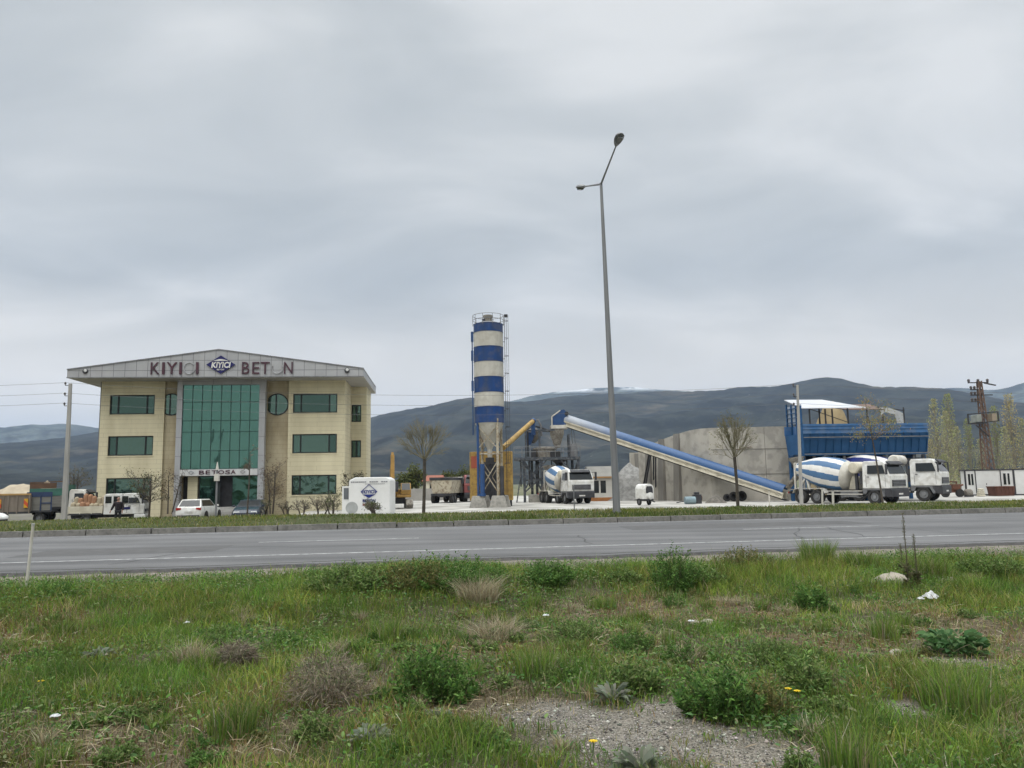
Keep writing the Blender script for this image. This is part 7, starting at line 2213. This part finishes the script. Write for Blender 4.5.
def leafy(th, r, h, leafsize, dark=False, pal=None):
    n = int(np.clip(5200 * (r / .3) ** 1.3, 700, 9000))
    if pal is None: pal = np.array([[.070, .150, .030], [.095, .185, .038], [.05, .115, .028], [.135, .22, .06]]) if dark else np.array([[.115, .185, .045], [.145, .215, .06], [.085, .15, .042], [.19, .235, .09]])
    # many upright shoots, each carrying leaves along its length
    ns = max(14, n // 26)
    sa = rng.uniform(0, 2 * pi, ns); sr = r * np.sqrt(rng.random(ns)) * (.7 + .6 * vnoise(np.cos(sa) * 1.6 + r * 91, np.sin(sa) * 1.6 + h * 37, 5))
    hh = h * rng.uniform(.3, 1.1, ns) * (1 - .55 * (sr / r) ** 2)
    k = rng.integers(0, ns, n); t = rng.random(n) ** .75
    lean = .35
    px = np.cos(sa[k]) * sr[k] * (1 + lean * t); py = np.sin(sa[k]) * sr[k] * (1 + lean * t); pz = hh[k] * t
    a = rng.uniform(0, 2 * pi, n)
    D = np.stack([np.cos(a), np.sin(a), rng.uniform(.1, 1.9, n)], 1) + np.stack([np.cos(sa[k]), np.sin(sa[k]), np.zeros(n)], 1) * .3
    L = rng.uniform(.03, .075, n) * leafsize * np.clip(h / .35, .6, 1.15)
    leaves('foliage', np.stack([px, py, pz], 1), D, L, L * rng.uniform(.2, .34, n), pick(pal, n, .3) * (.75 + .45 * rng.random(ns)[k][:, None]), LEAF, th, .25)
    P = np.stack([np.cos(sa) * sr, np.sin(sa) * sr, np.zeros(ns)], 1)
    blades('stems', P, hh, np.full(ns, .008), sa, np.full(ns, .3), pick(np.array([[.09, .12, .05], [.13, .12, .06]]), ns), LEAF, th)


def dock(th, r, h):
    n = int(np.clip(260 * r / .3, 60, 380)); a = rng.uniform(0, 2 * pi, n); q = r * np.sqrt(rng.random(n)) * .7
    P = np.stack([np.cos(a) * q, np.sin(a) * q, h * rng.uniform(.05, .5, n)], 1)
    D = np.stack([np.cos(a), np.sin(a), rng.uniform(.3, 1.5, n)], 1)
    L = rng.uniform(.06, .14, n) * np.clip(h / .3, .6, 1.2)
    leaves('foliage', P, D, L, L * .42, pick(np.array([[.055, .125, .04], [.075, .155, .05], [.045, .10, .035], [.11, .18, .07]]), n), LEAF, th, .5)


def tuft(th, r, h, pal, lean=.7):
    n = int(np.clip(560 * (r / .25) ** 1.2, 110, 1100)); a = rng.uniform(0, 2 * pi, n); q = r * np.sqrt(rng.random(n)) * (.5 + .5 * vnoise(np.cos(a) * 1.7 + r * 77, np.sin(a) * 1.7, 9))
    P = np.stack([np.cos(a) * q, np.sin(a) * q, np.full(n, -.01)], 1)
    c = pick(pal, n, .35); d = rng.random(n) < .12; c[d] = pick(DRYC, d.sum())
    blades('blades', P, h * rng.uniform(.25, 1.1, n), rng.uniform(.005, .011, n), a + rng.normal(0, 1.1, n), lean * rng.random(n) * np.clip(r / h, .5, 1.4), c, LEAF, th)


def twiggy(th, r, h):
    n = 2600; a = rng.uniform(0, 2 * pi, n); ph = np.arccos(rng.uniform(.0, 1, n)); q = rng.random(n) ** .45
    P = np.stack([np.cos(a) * np.sin(ph) * r * q * .9, np.sin(a) * np.sin(ph) * r * q * .9, np.cos(ph) * h * q * .9], 1)
    D = np.stack([np.cos(a), np.sin(a), rng.uniform(-.2, 1.2, n)], 1) + rng.normal(0, .7, (n, 3))
    leaves('twigs', P, D, rng.uniform(.05, .16, n), rng.uniform(.003, .006, n), pick(np.array([[.17, .14, .10], [.21, .175, .125], [.13, .10, .075], [.16, .12, .10], [.25, .22, .16]]), n), DRY, th, .2)
    n = 500; a = rng.uniform(0, 2 * pi, n); q = rng.random(n) ** .5
    P = np.stack([np.cos(a) * r * q * .8, np.sin(a) * r * q * .8, h * rng.random(n) * .7], 1)
    leaves('leaves', P, rng.normal(size=(n, 3)), rng.uniform(.03, .06, n), rng.uniform(.008, .016, n), pick(np.array([[.10, .115, .06], [.13, .13, .08]]), n), LEAF, th, .2)


def thistle(th, r, h):
    n = 70; a = rng.uniform(0, 2 * pi, n); q = r * .35 * rng.random(n)
    P = np.stack([np.cos(a) * q, np.sin(a) * q, h * .15 * rng.random(n)], 1)
    D = np.stack([np.cos(a), np.sin(a), rng.uniform(.2, 1.6, n)], 1)
    L = rng.uniform(.5, .95, n) * max(r, h * .8)
    leaves('foliage', P, D, L, L * .24, pick(np.array([[.17, .19, .14], [.22, .235, .18], [.13, .15, .105]]), n), LEAF, th, .35)


def stalk(th, r, h):
    mb = MB(); mb.tube([(0, 0, -.05), (.01, 0, h * .5), (.005, .01, h)], [.011, .009, .005], 6); mb.build('stem', pm('dry_stalk', (.11, .095, .06), (.075, .065, .045), 8, .9), th)
    n = 420; t = rng.random(n); a = rng.uniform(0, 2 * pi, n)
    P = np.stack([np.cos(a) * .012, np.sin(a) * .012, h * (.02 + .98 * t)], 1); D = np.stack([np.cos(a), np.sin(a), rng.uniform(.4, 1.6, n)], 1)
    L = np.where(t < .3, rng.uniform(.05, .12, n), rng.uniform(.014, .03, n))
    leaves('seed_heads', P, D, L, L * .35, pick(np.array([[.14, .125, .07], [.10, .10, .05], [.09, .11, .045]]), n), LEAF, th, .3)


def build_weeds():
    global rng
    rng = np.random.default_rng(77)
    plant('dark_bush', 'dark green leafy bush at the edge of bare soil, brown grass below', 432, 697, 86, 62)
    plant('dark_bush', 'largest dark leafy bush beside the bare gravel patch', 720, 714, 76, 66)
    plant('yellow_bush', 'yellowish feathery bush growing against the largest dark bush', 768, 712, 44, 48)
    plant('leafy_weed', 'rounded leafy clump to the upper side of the yellow flowers', 805, 686, 52, 40)
    plant('leafy_weed', 'low broad leafy clump behind the yellowish bush', 775, 660, 70, 24)
    plant('dock', 'dark glossy dock plant with broad leaves on bare soil', 955, 652, 66, 38)
    plant('grass_tuft', 'bright round grass tuft beside the broad leaved dock', 885, 640, 30, 24)
    plant('dry_shrub', 'large dry brown twiggy shrub with purple tinge', 326, 702, 92, 58)
    plant('leafy_weed', 'bright long leaved weed below the dry twiggy shrub', 318, 740, 46, 34)
    plant('dark_tuft', 'dense dark grass tuft near the long leaved weed', 233, 735, 60, 40)
    plant('thistle', 'silvery thistle rosette below the dry twiggy shrub', 370, 742, 48, 34)
    plant('thistle', 'small silvery thistle by the dark bush at bare soil', 438, 720, 30, 24)
    plant('thistle', 'silver grey thistle on the gravel at the bottom edge', 640, 770, 66, 40)
    plant('thistle', 'pale silvery weed at the upper rim of the gravel patch', 612, 700, 34, 34)
    plant('dark_bush', 'tall leafy bush with pale blossom topping the bank', 676, 590, 58, 50)
    plant('leafy_weed', 'leafy clump with greenish white blossom on the bank crest', 622, 586, 40, 22)
    plant('straw_tuft', 'pale bleached straw tuft beside bright green leaves', 192, 664, 34, 24)
    plant('dry_shrub', 'small purplish dry shrub next to the bleached straw tuft', 236, 668, 46, 28)
    plant('leafy_weed', 'bright yellow green leafy weed above the purplish dry shrub', 219, 640, 34, 16)
    plant('dark_tuft', 'lush dark green tuft below the purplish dry shrub', 206, 672, 46, 22)
    plant('dark_bush', 'low dark green bush near the leaning marker post', 52, 600, 46, 22)
    plant('grass_tuft', 'rounded bright green mound on the crest of the bank', 818, 566, 44, 28)
    plant('dark_bush', 'tall dark leafed weed at the foot of the bank', 812, 610, 34, 30)
    plant('leafy_weed', 'leafy weed at the upper rim of the gravel patch', 636, 690, 46, 40)
    plant('dark_bush', 'dark leafy weed between the gravel and the bank', 632, 652, 54, 24)
    plant('dark_bush', 'dark upright weed behind the largest dark bush', 680, 662, 34, 28)
    plant('leafy_weed', 'spreading leafy weed on the bank between the stones and bush', 575, 640, 60, 20)
    plant('grass_tuft', 'bright upright grass tuft above the gravel patch', 536, 676, 44, 30)
    plant('straw_tuft', 'pale tangled straw clump at the foot of the bank', 497, 640, 58, 22)
    plant('straw_tuft', 'tawny dead grass clump standing on the bank', 478, 604, 50, 28)
    plant('dark_bush', 'dark green bush on the bank above the tangled straw', 548, 586, 56, 28)
    plant('grass_tuft', 'bright green grass tuft below the dense bank weeds', 386, 640, 50, 24)
    plant('thistle', 'grey green weed standing in the short grass', 98, 660, 24, 26)
    plant('dark_bush', 'dense olive bush on the bank crest', 448, 584, 120, 32)
    plant('leafy_weed', 'broad pale green weed mass on the bank before the office kiosk', 350, 590, 90, 30)
    plant('yellow_bush', 'olive feathery weed on the bank left of the tawny dead grass', 420, 600, 70, 34)
    plant('yellow_bush', 'yellow green shrubby weed on the bank crest', 395, 586, 64, 26)
    plant('leafy_weed', 'pale leafy weed on the bank with a white blossom', 700, 586, 46, 28)
    plant('dark_tuft', 'tall dark grass clump on the bank behind the pale stone', 860, 572, 44, 24)
    plant('leafy_weed', 'leafy bank weed past the low pale stone', 990, 578, 70, 24)
    plant('yellow_bush', 'yellow flowered weed on the bank crest', 745, 572, 60, 28)
    plant('dark_tuft', 'tall dark grass clump at the foot of the bank', 925, 580, 50, 26)
    plant('grass_tuft', 'tall pale green grass clump beside the small gravel gap', 962, 712, 80, 48)
    plant('grass_tuft', 'tall seeding grass clump right of the gravel patch', 850, 770, 70, 52)
    plant('dock', 'flat broad leaved weed on the gravel edge below yellowish bush', 796, 724, 44, 16)
    for i, (px, py, h, lab) in enumerate(((908.5, 590, 74, 'tallest dry seed stalk standing above the bank'), (917.5, 588, 52, 'second shorter dry seed stalk beside the tallest'), (902.5, 575, 30, 'short thin dry stalk beside the two tall ones'))):
        plant('stalk', lab, px, py, 8, h, name='seed_stalk')
    # scattered smaller weeds
    kinds = ['leafy_weed', 'dark_bush', 'dark_tuft', 'grass_tuft', 'straw_tuft', 'yellow_bush']
    labs = {'leafy_weed': ('small bright leafy weed growing among short grass', 'small leafy weeds'), 'dark_bush': ('small dark leafy weed growing among short grass', 'small dark weeds'), 'dark_tuft': ('small dark grass tuft in the field', 'small dark tufts'),
            'grass_tuft': ('small fresh green grass tuft in the field', 'small green tufts'), 'straw_tuft': ('small tuft of dead straw in the field', 'straw tufts'), 'yellow_bush': ('small yellow green weed growing in the field', 'small yellow green weeds')}
    r2 = np.random.default_rng(5)
    cnt = 0
    while cnt < 230:
        px = r2.uniform(-20, 1044); py = 575 + (190) * r2.random() ** 1.25
        g = gnd(px, py, -.34)
        if blob(np.array([g.x]), np.array([g.y]), GRAVEL)[0] > .3 or road_s(g.x, g.y) > 13.2: continue
        k = kinds[int(r2.choice(6, p=[.28, .2, .16, .16, .14, .06]))]
        sc = (g.y and 7.5 / g.y) ** .8
        w = r2.uniform(16, 36) * min(sc, 1.4); h = r2.uniform(9, 19) * min(sc, 1.4)
        plant(k, labs[k][0], px, py, w, h, group=labs[k][1]); cnt += 1
    # yellow flowers
    ym = pm('petal_yellow', (.70, .52, .02), (.6, .42, .015), 5, .6)
    for px, py, lab in ((788, 697, 'larger yellow flower below the yellowish bush'), (797, 700, 'smaller yellow flower below the yellowish bush'), (40, 692, 'yellow flower in the short grass above the paper scrap'), (593, 757, 'yellow flower at the lower edge of the gravel')):
        g = gnd(px, py, -.34); z = fz(g.x, g.y)
        th = thing('flower', lab, 'flower', (g.x, g.y, z))
        mb = MB(); mb.tube([(0, 0, 0), (.005, 0, .09)], .004, 5); mb.build('stem', pm('stem_green', (.07, .12, .03), None, 5, .8), th)
        mb = MB()
        for k in range(9):
            a = 2 * pi * k / 9; mb.add([(0.005, 0, .09), (.005 + cos(a - .3) * .022, sin(a - .3) * .022, .10), (.005 + cos(a) * .036, sin(a) * .036, .098), (.005 + cos(a + .3) * .022, sin(a + .3) * .022, .10)], [(0, 1, 2, 3)])
        mb.lathe((.005, 0, .09), (0, 0, 1), [(0, .008), (.012, .01), (.016, .004)], 8); mb.build('petals', ym, th, fix=False)


# ------------------------------------------------------------------ trees
def branch_set(mb, p, d, L, r, depth, spread, up, n, twig, tips, rnd):
    q = p + d * L * .5 + Vector((rnd.uniform(-1, 1), rnd.uniform(-1, 1), rnd.uniform(-.4, .6))) * L * .05
    e = p + d * L + Vector((0, 0, up * L * .10))
    mb.tube([p, q, e], [r, r * .8, r * .6], 5, caps=False)
    if depth == 0:
        tips.append((e, (e - q).normalized())); return
    for k in range(n):
        ax = d.orthogonal().normalized(); ax.rotate(Matrix.Rotation(rnd.uniform(0, 2 * pi), 3, d))
        nd = (d + ax * spread * rnd.uniform(.5, 1.15) + Vector((0, 0, up * .25))).normalized()
        t = rnd.uniform(.55, 1.0)
        b = p.lerp(e, t)
        branch_set(mb, b, nd, L * rnd.uniform(.62, .85), max(r * .6, twig), depth - 1, spread, up, n, twig, tips, rnd)


def mophead(label, px_base, py_base, pcx, pcy, wpx, hpx, D, px_fork, py_fork, col, seed, leafy_=0):
    rnd = random.Random(seed)
    b = at(px_base, py_base, D)
    th = thing('bare_tree', label, 'tree', b)
    f = at(px_fork, py_fork, D) - b
    mb = MB(); mb.tube([(0, 0, -.2), tuple(f * .5 + Vector((.02, 0, 0))), tuple(f)], [.085, .07, .075], 8); mb.build('trunk', BARK, th, smooth=True)
    R_ = wpx / 2 * D / FPX; H_ = (py_fork - (pcy - hpx / 2)) * D / FPX
    mb = MB(); tips = []
    nb = 21
    for k in range(nb):
        a = 2 * pi * k / nb + rnd.uniform(-.2, .2)
        el = rnd.uniform(.25, 1.45)
        d = Vector((cos(a) * cos(el) * R_ * 1.05, sin(a) * cos(el) * R_ * 1.05, sin(el) * H_ * .8 + .15))
        L = d.length; d.normalize()
        branch_set(mb, f + Vector((0, 0, rnd.uniform(-.15, .1))), d, L * .49, .018, 3, .44, .32, 3, .0058, tips, rnd)
    mb.build('crown', pm('twig_bark', (.215, .195, .125), (.155, .14, .095), 6, .95), th)
    if leafy_:
        P = np.array([list(t[0]) for t in tips]); Dd = np.array([list(t[1]) for t in tips])
        k = rng.integers(0, len(P), leafy_); jit = rng.normal(0, .08, (leafy_, 3))
        leaves('buds', P[k] + jit, Dd[k] + rng.normal(0, .6, (leafy_, 3)), rng.uniform(.05, .12, leafy_), rng.uniform(.02, .04, leafy_), pick(col, leafy_), LEAF, th)
    return th


def sparse_tree(name, label, px, py, D, wpx, top_py, crown_low_py, pal, nleaf, seed, lean=0, zb=None, cat='tree', trunks=1, leafsz=(.08, .18)):
    rnd = random.Random(seed)
    b = at(px, py, D) if zb is None else atz(px, D, zb)
    th = thing(name, label, cat, b)
    H = at(px, top_py, D).z - b.z; low = at(px, crown_low_py, D).z - b.z
    Rw = wpx / 2 * D / FPX
    mb = MB(); cr = MB(); tips = []
    for t in range(trunks):
        off = Vector((rnd.uniform(-.25, .25) * (trunks > 1), rnd.uniform(-.25, .25) * (trunks > 1), 0))
        top = Vector((lean + off.x * 2, off.y * 2, low + (H - low) * .45))
        mb.tube([tuple(off + Vector((0, 0, -.15))), tuple(off + top * .5 + Vector((.03, 0, 0))), tuple(off + top)], [.06, .045, .022], 7)
        for k in range(11):
            q = .25 + .75 * k / 10
            p = off + Vector((top.x * q, top.y * q, max(low * .85, top.z * q)))
            a = rnd.uniform(0, 2 * pi); el = rnd.uniform(.3, 1.1)
            d = Vector((cos(a) * cos(el), sin(a) * cos(el), sin(el)))
            branch_set(cr, p, d, Rw * rnd.uniform(.3, .5) * min(1, 1.6 * (H - low) / Rw if Rw else 1), .018, 2, .6, .3, 3, .006, tips, rnd)
    mb.build('trunk', BARK, th, smooth=True); cr.build('branches', BARKP, th)
    P = np.array([list(t[0]) for t in tips]); k = rng.integers(0, len(P), nleaf)
    P = P[k] + rng.normal(0, Rw * .12, (nleaf, 3))
    Dd = rng.normal(size=(nleaf, 3)); L = rng.uniform(leafsz[0], leafsz[1], nleaf)
    leaves('crown', P, Dd, L, L * .5, pick(pal, nleaf, .3), LEAF, th)
    return th


def poplar_proto(seed, pal, n=1200):
    rnd = random.Random(seed); r = np.random.default_rng(seed)
    th = thing('poplar_tree', 'x', 'poplar', (0, 0, -50))
    H = 12.0
    mb = MB(); mb.tube([(0, 0, -.3), (.1, 0, H * .5), (0, 0, H * .97)], [.2, .12, .02], 7)
    mb.build('trunk', pm('poplar_bark', (.26, .24, .19), (.18, .165, .13), 2, .9), th)
    br = MB()
    for k in range(46):
        z = H * rnd.uniform(.1, .92); a = rnd.uniform(0, 2 * pi); l = (H - z) * .22 + .7
        x, y = cos(a), sin(a)
        br.tube([(0, 0, z), (x * l * .25, y * l * .25, z + l * .7), (x * l * .36, y * l * .36, z + l * 1.5)], [.05, .03, .012], 4, caps=False)
    br.build('branches', pm('poplar_bark', (.26, .24, .19)), th)
    t = r.random(n) ** .85; z = H * (.06 + .96 * t)
    lob = .75 + .5 * vnoise(z * .9 + seed, z * 0 + seed, seed)
    rad = 1.1 * lob * np.clip(np.sin(pi * np.clip(.15 + .8 * t, 0, 1)) ** .55, .15, 1) * np.sqrt(r.random(n))
    a = r.uniform(0, 2 * pi, n)
    P = np.stack([np.cos(a) * rad, np.sin(a) * rad, z], 1)
    D = r.normal(size=(n, 3)); D[:, 2] = np.abs(D[:, 2]) * 2
    L = r.uniform(.14, .34, n)
    global rng
    leaves('crown', P, D, L, L * .45, pick(pal, n, .3), LEAF, th, .1)
    return th


def build_trees():
    mophead('bare mophead tree with fan of twigs beside the tipper lorry', 423.5, 512, 428, 440, 52, 46, 37, 424.5, 459, DRYC, 3)
    mophead('bare mophead tree with fan of twigs before the concrete wall', 738, 508, 732, 436, 46, 42, 37, 734.5, 457, np.array([[.16, .15, .05], [.13, .13, .05]]), 8, 500)
    sparse_tree('young_tree', 'slender young tree with sparse yellow and reddish leaves by the mixer trucks', 883.5, 506, 46, 58, 401, 428, np.array([[.26, .23, .10], [.22, .21, .09], [.28, .19, .11], [.18, .19, .08]]), 1500, 4, lean=-.5, leafsz=(.06, .13))
    sparse_tree('leafy_sapling', 'bushy sapling with sparse olive leaves at the office corner window', 149, 516, 54, 36, 458, 500, np.array([[.09, .09, .045], [.13, .115, .06], [.075, .085, .035]]), 900, 11, trunks=4, leafsz=(.06, .14))
    sparse_tree('bare_sapling', 'thin bare sapling before the entrance beside the blue car', 247, 516, 50, 16, 440, 462, np.array([[.12, .10, .07]]), 60, 15, lean=.1)
    vine = np.array([[.11, .07, .045], [.085, .06, .04], [.14, .095, .06]])
    sparse_tree('brown_climber', 'brown dry climbing shrub against the recessed wall beside the entrance', 272, 512, 60.5, 34, 440, 500, vine, 900, 21, trunks=3, leafsz=(.06, .13))
    sparse_tree('dark_climber', 'dark leafy climbing shrub at the office corner behind white kiosk', 350, 512, 61, 26, 456, 498, np.array([[.05, .05, .03], [.075, .06, .04], [.045, .055, .028]]), 1300, 22, trunks=3, leafsz=(.08, .17))
    sparse_tree('dry_climber', 'dry brown climbing shrub along the recessed wall near the sapling', 168, 512, 60.5, 20, 446, 500, vine, 380, 23, trunks=2, leafsz=(.06, .13))
    for i, (px, w, top, n, lab) in enumerate(((303, 18, 499, 110, 'low reddish bare shrub under the office window'), (320, 22, 494, 220, 'thin bare shrub under the last office window'), (333, 22, 490, 700, 'dense dark shrub beside the white kiosk'), (288, 12, 500, 160, 'small thin shrub at the recess corner'), (262, 14, 498, 300, 'low leafy shrub beside the dark blue car'), (378, 20, 503, 600, 'low green shrub before the white kiosk'))):
        pal = np.array([[.07, .085, .035], [.09, .10, .045]]) if i in (2, 4, 5) else np.array([[.13, .09, .06], [.10, .10, .05]])
        sparse_tree('shrub', lab, px, 515, 55 if i != 5 else 45, w, top, 510, pal, n, 40 + i, cat='shrub', trunks=3, leafsz=(.05, .12))
    # bare tree behind the stake truck, shrubs beyond the boundary wall
    sparse_tree('bare_scrub', 'bare scrubby tree behind the orange sacks near the office', 76, 512, 78, 34, 462, 485, np.array([[.11, .095, .05], [.09, .085, .04]]), 380, 61, zb=YZ, trunks=3)
    gl = np.array([[.10, .12, .04], [.13, .14, .05], [.085, .10, .035]])
    for i, (px, w, top, lab) in enumerate(((405, 22, 474, 'yellow green shrub beyond the boundary wall beside the excavator'), (418, 26, 464, 'tallest yellow green shrub beyond the boundary wall'), (452, 26, 476, 'dull green shrub behind the tipper lorry'), (466, 26, 468, 'dull green tree behind the red lorry'))):
        sparse_tree('far_shrub', lab, px, 492, 108, w, top, 486, gl * (1 if i < 2 else .8), 1500, 70 + i, zb=YZ, cat='shrub', trunks=4, leafsz=(.2, .45))
    # poplars beyond the containers
    p1 = np.array([[.36, .345, .18], [.38, .355, .21], [.31, .315, .15], [.28, .305, .15]]); p2 = np.array([[.40, .34, .17], [.34, .30, .15]]); p3 = np.array([[.26, .285, .125], [.29, .305, .14], [.23, .26, .11]])
    A, B_, G_ = poplar_proto(101, p1), poplar_proto(102, p2), poplar_proto(103, p3)
    items = [(A, 941, 401, 108, 'tall pale poplar standing nearest the blue bins'), (A, 952, 413, 104, 'shorter pale poplar beside the one nearest the bins'), (G_, 955, 396, 118, 'slim distant poplar top rising between two pale poplars'), (A, 962, 428, 106, 'low pale poplar at the end of the container'),
             (G_, 973, 420, 112, 'green poplar standing behind the pylon platform'), (G_, 1001, 408, 110, 'green poplar just past the pylon'), (B_, 1017, 396, 106, 'tall ochre poplar past the pylon'), (A, 1010, 428, 100, 'low pale poplar behind the container door'),
             (A, 1028, 420, 104, 'pale poplar at the picture edge past the ochre one'), (B_, 934, 440, 112, 'low ochre poplar half hidden by the last mixer truck'), (G_, 947, 455, 96, 'low green poplar sprouting before the pale ones'), (A, 984, 440, 108, 'low pale poplar behind the pylon legs'), (G_, 1045, 404, 112, 'green poplar beyond the ochre one')]
    used = set()
    for proto, px, top, D, lab in items:
        b = atz(px, D, YZ); H = at(px, top, D).z - YZ
        s = H / 12.0
        if id(proto) not in used:
            used.add(id(proto)); o = proto; o.location = b; o.rotation_euler = (0, 0, px); o['label'] = lab
        else:
            o = dup(proto, b, px * 1.7, lab)
        o.scale = (max(s, .75) * 1.0, max(s, .75) * 1.0, s); o['group'] = 'poplar trees beyond the containers'
# ------------------------------------------------------------------ assemble
build_far_ground()
build_field()
build_road()
build_hills()
build_haze()
build_office()
build_silo()
build_plant()
build_bins()
build_walls()
build_heaps()
build_kiosk()
build_container()
build_vehicles()
build_poles()
build_person()
build_grass()
build_weeds()
build_trees()
build_litter()
bpy.context.view_layer.update()
